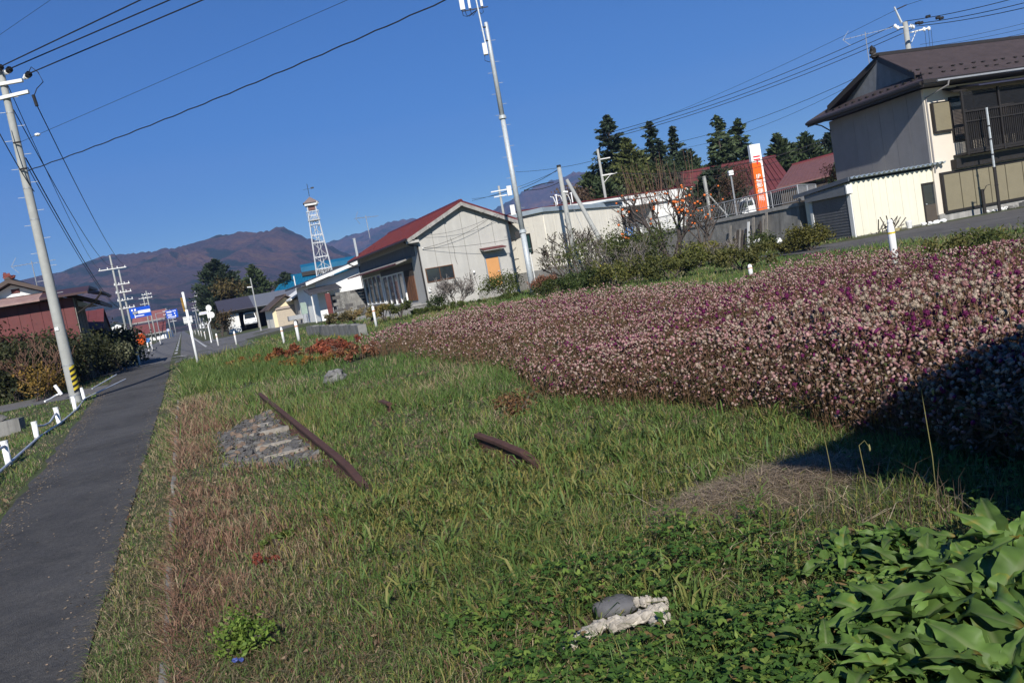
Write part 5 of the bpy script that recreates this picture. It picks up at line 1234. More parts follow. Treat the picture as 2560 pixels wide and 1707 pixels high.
for (u, v) in ((96, 2.25), (128, 2.55), (150, 2.6), (190, 2.6), (230, 2.6), (280, 2.6)):
    x, y = uv2xy(u, v); t = delineator('white delineator post in the row along the far verge of the road', 0, 0, 1, .9, 'delineators along the far verge'); t.location = (x, y, 0)
for (u, v) in ((79, -3.05), (88, -3.05), (119, -3.0)):
    x, y = uv2xy(u, v); t = delineator('white post with dark foot between the road and the footway', 0, 0, 1, .95, 'posts between road and footway'); t.location = (x, y, 0); MB().lathe([(.1, -.02), (.08, .12)], 10).build('foot', black, t)
for k, u in enumerate((86.5, 95, 122, 130)):
    x, y = uv2xy(u, -3.0); t = thing('kerb_block', 'dark kerb block lying between road and footway posts', 'kerb', (x, y, 0), 22, 'kerb blocks between road and footway'); MB().box(-.09, .09, -2.6, 2.6, -.05, .14).build('block', dark_concrete, t)
delineator('white post with orange top at the hedge corner by the lane', 351, 918, 44.5, .75)
b = P(253, 923, 51); t = thing('marker_post', 'short post banded red and white among the dark bushes', 'marker post', (b.x, 51, -.1)); z = 1.0
for k in range(4): MB().lathe([(.07, z), (.07, z + .34)], 10).build('band', white if k == 1 else red, t); z += .343
MB().lathe([(.06, -.2), (.06, .998)], 8).build('post', frame_dark, t)
# bollards by the yard
b = P(2250, 640, 14); t = thing('bollard', 'thick white bollard with yellow band rising from the flower field', 'bollard', (b.x, 14.2, .15))
h = P(2247, 545, 14.2).z - .15
MB().lathe([(.065, -.1), (.062, h * .80), (.058, h * .86), (.045, h * .9), (.045, h * .98), (.03, h)], 16).build('post', white, t, True); MB().lathe([(.066, h * .76), (.066, h * .79)], 16).build('band', yellow, t); MB().lathe([(.05, h * .94), (.05, h * .97)], 14).build('collar', offwhite, t)
b = P(1878, 690, 21); t = delineator('small white post half sunk among the flowers below the persimmon', 1878, 690, 21, P(1876, 662, 21).z - gz(P(1878, 690, 21).x, 21))
# ---- left rail fence along the path
def rail_fence():
    t = thing('rail_fence', 'bent white pipe rail fence along the outer side of the footpath', 'fence', (0, 0, 0))
    posts = [((10, 1106), (25, 1172)), ((85, 1057), (94, 1104)), ((139, 1021), (152, 1070)), ((182, 993), (190, 1034)), ((203, 971), (214, 1004))]
    tops = []; mids = []
    for (tx, ty), (bx, by) in posts:
        q = G(bx, by, -.34); Y = q.y; z1 = P(tx, ty, Y).z; tp = P(tx, ty, Y)
        b_ = Vector((q.x, Y, -.55)); a_ = Vector((tp.x, Y, z1))
        MB().bar(b_, a_, .056, n=12).build('post', white, t, True); MB().bar(a_ - Vector((0, 0, .02)), a_ + Vector((0, 0, .03)), .062, n=12).build('post_cap', white, t)
        tops.append(a_); mids.append(b_.lerp(a_, .48))
    q = mids[0]; e0 = q + (q - mids[1]) * .9; e1 = tops[0] + (tops[0] - tops[1]) * .9
    pipe = M('rail_pipe', (.50, .52, .55), rough=.45, metal=.3)
    pts = [e0] + mids + [mids[-1] + Vector((-.05, 3.2, .25))]
    for a_, b_ in zip(pts, pts[1:]): MB().bar(a_ + Vector((.06, -.05, 0)), b_ + Vector((.06, -.05, 0)), .026, n=8).build('pipe', pipe, t)
    MB().bar(e1, tops[0] - Vector((0, 0, .06)), .026, n=8).build('pipe', pipe, t)
    a_, b_ = tops[1] - Vector((0, 0, .08)), tops[2] - Vector((0, 0, .1))
    MB().tube([a_, a_.lerp(b_, .35) - Vector((0, 0, .10)), a_.lerp(b_, .6) - Vector((0, 0, .12)), b_], .024, n=8).build('pipe', pipe, t)
    a_ = tops[-1] - Vector((0, 0, .1)); MB().tube([a_ + Vector((.1, .5, 0)), a_ + Vector((0, 2.6, .25))], .024, n=8).build('pipe', pipe, t)
    # knocked-over piece on the bank
    t = thing('broken_rail', 'knocked over white rail post with curved pipe on the grassy bank', 'fence piece', (0, 0, 0))
    Y = 29.5; a_, b_ = P(137, 963, Y), P(154, 986, Y); MB().bar(b_, a_, .06, n=10).build('post', white, t)
    MB().tube([P(150, 983, Y), P(140, 988, Y), P(126, 997, 29), P(112, 1003, 28.6)], .032, n=7).build('pipe', white, t)
    for k, (px, py, qx, qy) in enumerate(((92, 1007, 60, 1014), (62, 1017, 50, 1021), (16, 1025, 0, 1028), (80, 1010, 92, 1009))):
        a_, b_ = G(px, py, -.45), G(qx, qy, -.45); MB().bar(a_, b_, .05, n=6).build('pipe', white, t)
rail_fence()
def bank_items():
    t = thing('gutter', 'grey concrete gutter edge crossing the bank behind the rail fence', 'gutter', (0, 0, 0))
    a = G(-30, 1030, -.42); b = G(140, 988, -.35)
    MB().hexa([(a.x, a.y, -.8), (b.x, b.y, -.7), (b.x - .1, b.y + .5, -.7), (a.x - .1, a.y + .5, -.8)], [(a.x, a.y, -.27), (b.x, b.y, -.22), (b.x - .1, b.y + .5, -.22), (a.x - .1, a.y + .5, -.27)]).build('edge', concrete, t)
    q = G(22, 1108, -.75); t = thing('culvert', 'weathered concrete culvert head with a dark opening on the bank', 'culvert', (q.x - .3, q.y + .2, -.75), 8)
    MB().box(-1.6, .55, 0, .35, .18, .62).box(-1.6, -.4, .05, .35, -.3, .178).box(.30, .55, .05, .35, -.3, .178).build('headwall', dark_concrete, t); box('opening', black, t, -.398, .298, .30, .34, -.3, .176)
    for k in range(3): MB().blob((-.9 + k * .42, .12, .70), .22, .16, .10, k, .3).build('stone', [M('red_brown_stone', (.15, .07, .05)), stone_dark, stone][k], t)
bank_items()

# ---- old rails, sleepers and ballast
def railprofile():
    return [(-.055, 0), (.055, 0), (.055, .012), (.012, .028), (.010, .092), (.032, .104), (.032, .130), (.026, .136), (-.026, .136), (-.032, .130), (-.032, .104), (-.010, .092), (-.012, .028), (-.055, .012)]
def rail(label, v, u0, u1, z0=.0, bend=0):
    x, y = uv2xy(u0, v); t = thing('rail', label, 'rail', (x, y, z0), 22)
    n = max(2, int((u1 - u0) / .5)); pr = railprofile(); vs = []; fs = []
    for i in range(n + 1):
        yy = (u1 - u0) * i / n; dz = bend * math.sin(i / n * math.pi) - .13 * max(0, 1 - yy / (1.3 if u1 - u0 > 4 else .7)) ** 1.5 * (u1 - u0 > 1)
        vs += [(px, yy, pz + dz) for px, pz in pr]
    m = len(pr)
    for i in range(n): fs += [(i * m + j, i * m + (j + 1) % m, (i + 1) * m + (j + 1) % m, (i + 1) * m + j) for j in range(m)]
    fs += [tuple(range(m)), tuple(range((n + 1) * m - 1, n * m - 1, -1))]
    MB().add(vs, fs).build('head_and_web', rust, t)
    if u1 - u0 > 4:
        p = MB()
        for yy in np.arange(1.2, u1 - u0, .62): p.box(-.09, .09, yy, yy + .12, -.01, .013)
        p.build('base_plates', rust, t)
    return t
rail('long rusty rail lying beside the bare ballast patch', 1.05, 5.7, 15.0, .01); rail('short rusty rail emerging from the grass nearer the flowers', 2.20, 5.1, 6.65, .005); rail('small stub of rusty rail far off in the grass', 2.20, 9.9, 10.35, .0)
def ballast():
    x, y = uv2xy(11.0, .35)
    t = thing('ballast', 'patch of loose grey and tan ballast stones beside the rusty rail', 'ballast', (0, 0, 0))
    protos = [MB().blob((0, 0, 0), .5, .4, .3, k, .32, 6, 4).mesh('stone') for k in range(4)]
    mats = []
    ms = []
    for m_ in (stone, stone_dark, stone_tan):
        for pr in protos: q = pr.copy(); q.materials.append(m_); ms.append(q)
    rr = random.Random(9); stuff = MB(); n = 0
    for k in range(4200):
        u = rr.uniform(7.8, 12.9); v = rr.uniform(.05, 1.0)
        if v < .12 + max(0, abs(u - 10.2) - 1.3) * .55 + .2 * rr.random() - .05: continue
        x, y = uv2xy(u, v); s = rr.uniform(.03, .12) if n < 290 else rr.uniform(.018, .05); z = gz(x, y) + .008
        if n < 290:
            o = link('stone', rr.choice(ms[:4] + ms[4:8] * 2 + ms[8:]), t); o.location = (x, y, z + s * .15); o.scale = (s,) * 3; o.rotation_euler = (rr.uniform(-.4, .4), rr.uniform(-.4, .4), rr.uniform(0, 6.3)); n += 1
        else: stuff.blob((x, y, z), s * .6, s * .5, s * .35, k, .3, 5, 3)
    o = stuff.build('small_stones', stone_dark, t); o['kind'] = 'stuff'
    sheet('cinder_bed', M('cinders', (.045, .042, .038), var=.6, scale=25, bump=1.0, bscale=70), np.arange(7.9, 12.95, .12), lambda u: .14 + np.maximum(0, np.abs(u - 10.2) - 1.3) * .55 + .12 * vnoise(u * 4, u * 0, 5), cst(.98), nv=10, dz=.004, parent=t)
    for k, u in enumerate((8.6, 9.55, 10.5, 11.5)):
        x, y = uv2xy(u, .50 + .12 * (k == 3)); L = .5 - .1 * (k == 3)
        s = thing('sleeper', ['nearest split grey timber sleeper in the ballast', 'second split timber sleeper from the camera in the ballast', 'third timber sleeper half buried under the stones', 'farthest timber sleeper end beside the rail head'][k], 'sleeper', (x, y, gz(x, y) - .02), 22)
        for j in range(2):
            y0 = j * .052; MB().hexa([(0, y0, -.04), (L, y0, -.04), (L, y0 + .046, -.04), (0, y0 + .046, -.04)], [(rr.uniform(0, .06), y0, .062 + rr.uniform(-.012, .014)), (L, y0, .06), (L, y0 + .045, .06), (rr.uniform(0, .06), y0 + .045, .062 + rr.uniform(-.012, .014))]).build('plank', wood_grey, s)
ballast()
def field_stones():
    p = G(838, 952, .05); t = thing('rock', 'rounded grey rock lying alone in the grass beyond the rails', 'rock', p); MB().blob((0, 0, .07), .22, .17, .14, 5, .2, 12, 8).build('stone', M('rock_grey', (.16, .155, .15), var=.4, scale=9, bump=.6, bscale=30), t)
    p = G(1540, 1520, .03); t = thing('flat_stone', 'flat dark grey stone sunk between the white fragments', 'stone', p); MB().blob((0, 0, .01), .10, .07, .04, 3, .1, 12, 8).build('stone', M('slate_stone', (.10, .10, .105), var=.2, scale=20, bump=.2), t, True)
    rr = random.Random(5)
    pieces = [(1445, 1592, .055, .028, .5), (1500, 1562, .085, .04, .25), (1580, 1545, .08, .028, .35), (1628, 1525, .065, .042, .3), (1605, 1498, .035, .022, .2), (1650, 1503, .03, .02, 0), (1650, 1545, .045, .025, .3), (1425, 1608, .035, .025, .4), (1545, 1556, .04, .02, .3)]
    labs = ['pale broken slab fragment at the end of the white row', 'thick white broken slab fragment below the dark stone', 'long thin white fragment beside the dark stone', 'tallest white plaster fragment by the leafy weeds', 'small speckled white chip above the long fragment', 'tiny white chip nearest the leafy weeds', 'white chip under the tallest plaster fragment', 'dull chip half sunk at the row end', 'small white chip between two long fragments']
    for k, (px, py, l, w_, a) in enumerate(pieces):
        p = G(px, py, .06); p.z = .045; t = thing('fragment', labs[k], 'plaster fragment', p, math.degrees(a)); 
        mb = MB(); n = 3; 
        for j in range(n):
            x0 = -l + 2 * l * j / n; mb.blob((x0 + l / n, rr.uniform(-.01, .01), .008), l / n * 1.45, w_ * rr.uniform(.55, .95), .024, k * 7 + j, .22, 9, 6)
        mb.build('piece', M('white_plaster', (.33, .30, .255), var=.55, scale=20), t)
    p = G(1385, 1555, .01); t = thing('rusty_strip', 'bent rusty strip on bare soil beside the pale fragments', 'scrap', p); MB().tube([(-.13, 0, .02), (-.05, .05, .05), (.06, .09, .05)], .012, n=5).build('strip', rust, t); MB().blob((0, -.02, -.01), .16, .08, .025, 4, .2).build('soil', M('bare_soil', (.05, .032, .024)), t)
    p = G(592, 1660, .03); t = thing('wrapper', 'crumpled blue foil wrapper in the reddish grass', 'litter', p); MB().blob((0, 0, .02), .016, .012, .009, 3, .5).blob((.018, .006, .015), .012, .009, .007, 4, .5).build('foil', M('foil_blue', (.05, .07, .22), rough=.25), t)
    t = thing('gravel_specks', 'sparse pale gravel specks scattered on the dark footpath', 'gravel', (0, 0, 0)); t['kind'] = 'stuff'
    mb = MB()
    for k in range(90):
        u = 3 + 25 * rr.random() ** 1.7; v = -.9 - abs(rr.gauss(0, .45)); 
        if v < vleft(u) + .15: continue
        x, y = uv2xy(u, v); mb.blob((x, y, gz(x, y) + .018), rr.uniform(.004, .010), rr.uniform(.004, .009), .005, k, .3, 5, 3)
    o = mb.build('gravel', stone_tan, t); o['kind'] = 'stuff'
field_stones()
# ---- things leaning on the terrace wall
def wall_items():
    base = Vector((15.3, 40, 0)); d = Vector((-SA, CA, 0)); n = Vector((CA, SA, 0)); rr = random.Random(8)
    for k in range(13):
        y = 2.2 + k * .24 + rr.uniform(-.05, .05); h = rr.uniform(1.3, 1.95) - .02 * k
        p = base + d * y - n * (.55 + rr.uniform(0, .1))
        t = thing('plank', 'weathered plank leaning in the row against the retaining wall', 'plank', (p.x, p.y, .2), 22, 'planks leaning on the retaining wall')
        w_ = rr.uniform(.05, .10); MB().hexa([(0, -w_, -.1), (.03, -w_, -.1), (.03, w_, -.1), (0, w_, -.1)], [(.36, -w_, h), (.39, -w_, h), (.39, w_, h), (.36, w_, h)]).build('board', rr.choice([wood_grey, offwhite, wood_grey, bark]), t)
    for k, (px, py, w_, h, lb) in enumerate(((1905, 615, .34, .75, 'larger torn white panel among the weeds below the wall'), (1953, 612, .2, .6, 'narrower torn white panel right of the larger one'), (1882, 625, .12, .2, 'low white scrap at the foot of the torn panel'))):
        p = P(px, py + 14, 37.5); t = thing('panel', lb, 'panel', (p.x, 37.5, .2), 12)
        MB().prism([(-w_, -.1), (w_, -.1), (w_ * .9, h * .55), (w_ * .3, h * .95), (-w_ * .2, h), (-w_, h * .9)], 0, .05).build('sheet', white, t)
    for k, (px, py) in enumerate(((1840, 640), (1800, 655), (1795, 668), (1848, 632))):
        p = P(px, py, 35); t = thing('stone', 'pale stone lying in the weeds under the retaining wall', 'stone', (p.x, 35, .3), 0, 'pale stones under the retaining wall'); MB().blob((0, 0, .05), .3, .25, .2, k, .3).build('stone', stone, t)
    p = P(1578, 590, 56); t = thing('barrel', 'bright blue plastic barrel behind the terrace railing', 'barrel', (p.x, 56.5, P(1578, 598, 56.5).z)); MB().lathe([(.30, 0), (.33, .1), (.33, .3), (.35, .33), (.33, .36), (.33, .6), (.28, .8), (.1, .84)], 18).build('body', barrelblue, t, True)
    p = P(1597, 588, 56.4); t = thing('white_box', 'white appliance with dark front beside the blue barrel', 'appliance', (p.x, 56.6, P(1578, 598, 56.5).z)); t.name = 'appliance'; MB().box(-.22, .3, 0, .5, 0, .7).build('casing', white, t); MB().box(-.12, .1, -.02, -.003, .1, .6).build('front', frame_dark, t)
    p = P(1565, 545, 55); t = thing('notice_board', 'plain grey white sign board at the annex corner', 'sign', (p.x, 55, P(1565, 590, 55).z), 10); hh = P(1565, 538, 55).z - P(1565, 590, 55).z; MB().box(-.22, .18, -.03, .02, hh - .1, hh + .35).build('board', offwhite, t); MB().bar((0, 0, 0), (0, 0, hh - .1), .04).build('post', white, t)
wall_items()
# ---- unseen hut behind the photographer, added to cast the foreground corner shadow
def hut():
    t = thing('hut', 'unseen hut added behind the photographer to cast the corner shadow', 'hut', (1.74, -2.05, 0), 30)
    H = 4.62
    MB().box(.37, 7, -4.6, -.37, -.2, H - .3).build('wall', wood_dark, t)
    MB().hexa([(0, 0, H - .12), (7.6, 0, H - .12), (7.6, -5.2, H + .3), (.9, -5.2, H + .3)], [(0, 0, H), (7.6, 0, H), (7.6, -5.2, H + .42), (.9, -5.2, H + .42)]).build('roof', redroof, t)
hut()
# ------------------------------------------------------------------ trees and shrubs
def rot_quads(c, size, rng, flat=.0, dirs=None, aspect=.5):
    """N leaf quads (diamonds) with random orientation about centres c."""
    N = len(c); a = rng.normal(size=(N, 3)) if dirs is None else dirs + rng.normal(size=(N, 3)) * .35
    if flat: a[:, 2] *= (1 - flat)
    a /= np.linalg.norm(a, axis=1)[:, None] + 1e-9
    b = rng.normal(size=(N, 3)); b -= (b * a).sum(1)[:, None] * a; b /= np.linalg.norm(b, axis=1)[:, None] + 1e-9
    s = np.asarray(size)[:, None] if np.ndim(size) else size
    v = np.stack([c - a * s, c + b * s * aspect, c + a * s, c - b * s * aspect], 1)
    return v.reshape(-1, 3), np.arange(4 * N).reshape(N, 4)
def leaves(name, c, size, cols, mat, parent, rng, **k):
    v, f = rot_quads(c, size, rng, **k)
    o = fast(name, v, f, mat, np.repeat(cols, 4, 0), parent); o['kind'] = 'stuff'; return o
def mixcol(rng, N, a, b, j=.25):
    t = rng.random(N)[:, None]; c = np.array(a) * (1 - t) + np.array(b) * t
    return np.clip(c * (1 + (rng.random((N, 1)) - .5) * 2 * j), 0, 1)
def conifer(label, top, zbase, rad, seed, kind='open', ca=(.018, .030, .016), cb=(.040, .055, .024), group=None, name='fir_tree', nb=None):
    rng = np.random.default_rng(seed); rad = rad * (1.28 if kind == 'open' else 1.15)
    H = top.z - zbase; t = thing(name, label, 'tree', (top.x, top.y, zbase), float(rng.random() * 360), group)
    MB().lathe([(H * .018 + .05, -.2), (H * .012 + .03, H * .5), (.02, H * .99)], 7).build('trunk', bark, t)
    pts = []; dr = []
    nb = nb or int(H * (13 if kind == 'open' else 20))
    for k in range(nb):
        f = (k + rng.random()) / nb; f = .06 + .94 * f if kind == 'open' else f
        if kind == 'open': L = rad * (1 - f) ** .8 * rng.uniform(.42, 1.2) + .12
        else: L = rad * (min(1, (1 - f) * 2.1) ** .75) * rng.uniform(.75, 1.08) * (1 if f > .12 else .8 + f) + .05
        a = rng.random() * 6.283; n = max(8, int(L * (26 if kind == 'open' else 22)))
        s = np.sqrt(rng.random(n)) if kind == 'open' else rng.random(n) ** .4
        rise = (-.18 if kind == 'open' else .35) * L
        if f > .85: rise = .3 * L
        x = np.cos(a) * L * s; y = np.sin(a) * L * s; z = f * H + rise * s + (.25 * L * s ** 3 if kind == 'open' else 0)
        j = .10 * L + .06
        p = np.stack([x, y, z], 1) + rng.normal(size=(n, 3)) * np.array([j, j, j * .45])
        pts.append(p); dr.append(np.repeat(np.array([[math.cos(a), math.sin(a), -.1 if kind == 'open' else .6]]), n, 0))
    p = np.concatenate(pts); d = np.concatenate(dr); p[:, 2] = np.minimum(p[:, 2], H)
    cols = mixcol(rng, len(p), ca, cb, .3)
    leaves('crown', p, rng.uniform(.18, .40, len(p)) * (1 if kind == 'open' else .95), cols, needle, t, rng, dirs=d, aspect=.42)
    return t
def broad(label, base, h, r, seed, ca, cb, name='shrub', cat='shrub', n=1400, ls=.09, stems=5, group=None, clumps=10, squash=.8, stemmat=None, hollow=.55):
    rng = np.random.default_rng(seed); t = thing(name, label, cat, base, 0, group)
    m = MB()
    cs = []
    for k in range(clumps):
        a = rng.random() * 6.283; rr = r * math.sqrt(rng.random()) * .75; z = h * rng.uniform(.3, .85)
        cs.append((math.cos(a) * rr, math.sin(a) * rr, z, rng.uniform(.35, .6) * min(r, h * .6)))
    for k in range(stems):
        c = cs[k % clumps]; m.tube([(rng.normal() * r * .08, rng.normal() * r * .08, -.1), (c[0] * .4, c[1] * .4, c[2] * .5), c[:3]], .02 + .012 * h, n=5, r2=.008)
    m.build('stem', stemmat or bark, t)
    per = n // clumps; P_ = []; C_ = []
    for c in cs:
        v = rng.normal(size=(per, 3)); v /= np.linalg.norm(v, axis=1)[:, None]; q = v * (c[3] * (hollow + (1 - hollow) * rng.random((per, 1)) ** .5)) * (1 + .38 * rng.normal(size=(per, 1)))
        q[:, 2] *= squash; p = q + np.array(c[:3]); P_.append(p)
        tint = rng.uniform(.8, 1.2); C_.append(mixcol(rng, per, ca, cb, .25) * tint)
    p = np.concatenate(P_); p[:, 2] = np.maximum(p[:, 2], .02)
    leaves('foliage', p, rng.uniform(.6, 1.3, len(p)) * ls, np.clip(np.concatenate(C_), 0, 1), leaf, t, rng, aspect=.5)
    return t
def bare(label, base, h, spread, seed, name='bare_tree', cat='tree', mat=None, depth=5, trunk=.09, up=.35, first=None, nk=3, twig=.006):
    rr = random.Random(seed); t = thing(name, label, cat, base); tips = []
    trunkmb = MB(); br = MB(); tw = MB()
    def grow(p, d, L, r, k):
        mid = p + d * L * .5 + Vector((rr.uniform(-1, 1), rr.uniform(-1, 1), rr.uniform(-.4, .6))) * L * .10
        e = p + d * L + Vector((rr.uniform(-1, 1), rr.uniform(-1, 1), rr.uniform(-.3, .5))) * L * .12
        tgt = trunkmb if k >= depth - 1 else (br if k >= 2 else tw)
        tgt.tube([p, mid, e], r, n=(7 if k >= depth - 1 else 5 if k >= 2 else 3), r2=max(r * .62, twig * .6))
        if k <= 0: tips.append(e); return
        if k <= 2: tips.append(mid)
        m = nk if k < depth else 3
        for i in range(m):
            q = (p.lerp(e, rr.uniform(.35, 1)) if i else e)
            ax = Vector((rr.gauss(0, 1), rr.gauss(0, 1), rr.gauss(0, .6))) * spread
            nd = (d + ax + Vector((0, 0, up))).normalized()
            grow(q, nd, L * rr.uniform(.58, .82), max(r * .6, twig), k - 1)
    for d0 in (first or [Vector((0, 0, 1))]): grow(Vector((0, 0, -.1)), Vector(d0).normalized(), h * .32, trunk, depth)
    m_ = mat or bark
    for q_ in (): pass
    trunkmb.build('trunk', m_, t); br.build('branch', m_, t); o = tw.build('twigs', m_, t); o['kind'] = 'stuff'
    return t, tips
FD = ((.016, .028, .018), (.042, .060, .030)); YG = ((.045, .060, .016), (.11, .12, .034)); MG = ((.028, .046, .020), (.066, .088, .034))
def fp(x, y, Y): return D(x, y, Y)
conifer('tallest dark fir with spreading tiers behind the post office roof', fp(1392, 266, 95), 2.2, 3.9, 1, 'open', *FD)
conifer('narrow olive cypress tucked beside the tallest dark fir', fp(1437, 318, 92), 2.2, 2.1, 2, 'dense', *YG, name='cypress_tree')
conifer('ragged dark pine with lopsided top between cypress and slim fir', fp(1491, 281, 93), 2.2, 3.1, 3, 'open', *FD, name='pine_tree')
conifer('slim pointed fir right of the ragged pine', fp(1544, 292, 94), 2.2, 2.3, 4, 'open', *FD)
conifer('small round topped conifer at the right foot of the slim fir', fp(1583, 345, 95), 2.2, 1.6, 5, 'dense', *MG, name='cypress_tree')
conifer('tall pale tipped fir just left of the sign pillar', fp(1643, 267, 92), 2.2, 3.2, 6, 'open', *MG)
conifer('loose branched fir reaching over the sign pillar top', fp(1692, 275, 94), 2.2, 3.0, 7, 'open', *MG)
conifer('small dense conifer between the sign pillar and the brown house', fp(1783, 308, 92), 2.2, 1.7, 8, 'dense', *MG, name='cypress_tree')
conifer('broad feathery conifer close to the brown roof eave', fp(1846, 306, 92), 2.2, 2.3, 9, 'dense', *MG, name='cypress_tree')
conifer('conifer half hidden by the grey end wall of the house', fp(1903, 306, 92), 2.2, 1.8, 10, 'dense', *FD, name='cypress_tree')
conifer('dense conifer filling the gap right of the sign pillar foot', fp(1815, 330, 94), 2.2, 2.2, 19, 'dense', *MG, name='cypress_tree')
conifer('low green cypress at the left end of the evergreen row', fp(1349, 398, 88), 2.2, 2.2, 11, 'dense', *MG, name='cypress_tree')
conifer('second low cypress in front of the dark fir trunk', fp(1385, 408, 86), 2.2, 2.0, 18, 'dense', *MG, name='cypress_tree')
conifer('dark rounded conifer standing before the bright red roof', fp(1640, 386, 62), 2.2, 1.75, 12, 'dense', *FD, name='cypress_tree')
broad('yellow green bamboo-like mass under the ragged pine', fp(1470, 440, 88) - Vector((0, 0, 3.5)), 6.5, 3.6, 13, *YG, name='bush', n=3000, ls=.22, clumps=16)
broad('dull olive thicket under the slim fir', fp(1545, 430, 88) - Vector((0, 0, 3.5)), 6.0, 3.4, 14, *MG, name='bush', n=2600, ls=.22, clumps=16)
broad('rust brown bare bush behind the post office left end', fp(1330, 440, 80) - Vector((0, 0, 2.2)), 3.2, 2.0, 15, (.07, .045, .03), (.11, .07, .04), name='bush', n=1200, ls=.15)
broad('reddish brown leafless thicket left of the sign pillar', fp(1680, 440, 58) - Vector((0, 0, 1.6)), 3.6, 1.7, 16, (.06, .035, .024), (.11, .06, .034), name='bush', n=1600, ls=.06, clumps=14)
broad('second reddish thicket behind the lamp post', fp(1712, 420, 60) - Vector((0, 0, 1.2)), 3.2, 1.5, 17, (.06, .035, .024), (.10, .055, .03), name='bush', n=1300, ls=.06, clumps=12)
broad('orange leaved small tree at the corner of the brown outbuilding', fp(1912, 395, 47) - Vector((0, 0, 1.0)), 1.9, .75, 20, (.25, .09, .03), (.36, .17, .06), name='small_tree', cat='tree', n=500, ls=.06, clumps=9)
# left of the tower
conifer('broad dark cedar behind the open carport', fp(490, 596, 125), .3, 3.3, 21, 'dense', *FD, name='cedar_tree')
conifer('shorter cedar shoulder right of the broad cedar', fp(508, 622, 123), .3, 2.2, 26, 'dense', *FD, name='cedar_tree')
conifer('thin pointed cedar behind the street lamp', fp(577, 608, 125), .3, 2.0, 22, 'dense', *MG, name='cedar_tree')
conifer('stubby pair of cedars near the blue roof edge', fp(650, 626, 135), .3, 1.9, 23, 'dense', *FD, name='cedar_tree')
conifer('second stubby cedar by the blue roof edge', fp(664, 630, 138), .3, 1.7, 27, 'dense', *FD, name='cedar_tree')
broad('olive and rust broadleaf tree between the two cedars', fp(541, 715, 122) - Vector((0, 0, 1.0)), 6.3, 2.7, 24, (.06, .055, .016), (.12, .085, .03), name='broadleaf_tree', cat='tree', n=2600, ls=.22, clumps=14)
broad('dark undergrowth under the cedars by the carport', fp(556, 715, 118) - Vector((0, 0, 1.2)), 3.6, 3.0, 25, (.03, .04, .016), (.06, .07, .025), name='bush', n=1600, ls=.2, clumps=12)
broad('brown bushy shrub at the carport end wall', fp(507, 745, 90) - Vector((0, 0, 1.4)), 2.8, 1.3, 28, (.06, .05, .02), (.11, .07, .03), name='bush', n=1100, ls=.12)
for k, (u, v, h, r_) in enumerate(((140, 6.5, 2.2, 1.6), (170, 8, 3, 2), (120, -11, 2.6, 1.8), (135, -9.5, 2.2, 1.6), (190, -10, 4, 2.4), (215, 9, 4, 2.2), (260, -11, 5, 3), (300, 10, 5, 3), (340, -13, 6, 3.4), (390, 13, 6, 4), (155, -10.5, 2, 1.5), (230, -9.5, 2.4, 2))):
    x, y = uv2xy(u, v); broad('olive roadside bush beside the distant stretch of road', (x, y, 0), h, r_, 40 + k, (.04, .045, .016), (.09, .075, .03), name='bush', n=700, ls=.16, group='bushes along the distant road')
# dry grassy verge heads along the far kerb are part of the bushes; hedge below the red house
HB = [(-29, 33, 3.0, 2.4), (-26.6, 34.2, 3.6, 2.2), (-24.4, 35.0, 4.0, 2.0), (-23.0, 36.8, 3.2, 1.7), (-21.4, 37.8, 2.9, 1.5), (-27.0, 32.0, 2.0, 1.6), (-24.2, 33.2, 2.2, 1.5), (-30.5, 38.5, 3.4, 2.2), (-22.0, 35.2, 2.2, 1.4), (P(262, 850, 45).x, 45, 2.7, 1.7), (P(290, 850, 50).x, 50, 2.6, 1.7)]
HL = ['grey brown bush at the picture edge under the red wall', 'russet bush before the middle of the red wall', 'tallest dark russet bush leaning on the red wall', 'dark bush at the board wall corner', 'dark green bush below the barn corner', 'low dark bramble in front at the picture edge', 'bramble with brown leaves left of the pole foot', 'bush far along the red wall', 'green bush just behind the striped pole guard', 'dark evergreen bush below the small barn', 'dark evergreen bush before the white end wall']
HC = [((.05, .045, .03), (.10, .07, .045)), ((.05, .04, .02), (.12, .06, .03)), ((.045, .03, .016), (.11, .05, .025)), ((.02, .026, .012), (.06, .045, .02)), ((.02, .03, .012), (.05, .06, .02)), ((.02, .022, .012), (.07, .05, .025)), ((.03, .028, .014), (.09, .06, .03)), ((.05, .04, .025), (.09, .06, .04)), ((.025, .035, .012), (.07, .075, .02)), ((.018, .028, .012), (.04, .05, .018)), ((.018, .028, .012), (.04, .05, .018))]
for k, ((x, y, h, r_), lb, (ca, cb)) in enumerate(zip(HB, HL, HC)): broad(lb, (x, y, -.4), h * (1.18 if k < 3 else 1), r_, 60 + k, ca, cb, name='bush', n=4200, ls=.095, clumps=26, stems=10)
for k, (px, py, lb) in enumerate(((70, 905, 'bush with yellow autumn leaves behind the knocked over rail'), (108, 925, 'smaller yellow leaved bush nearer the pole'))):
    p = P(px, py, 31 + k); broad(lb, (p.x, p.y, -.35), 1.5 - .3 * k, 1.0 - .2 * k, 75 + k, (.10, .07, .02), (.28, .17, .035), name='bush', n=700, ls=.06)
p = P(305, 895, 40.5); broad('pale leaved shrub at the lane corner behind the white post', (p.x, p.y, -.2), 1.75, 1.5, 78, (.06, .07, .035), (.16, .16, .09), name='shrub', n=1500, ls=.085, clumps=14)
p = P(285, 915, 41.0); broad('lower pale shrub nearer the hedge', (p.x - .6, p.y, -.2), 1.2, 1.1, 79, (.05, .06, .03), (.14, .14, .08), name='shrub', n=900, ls=.08)
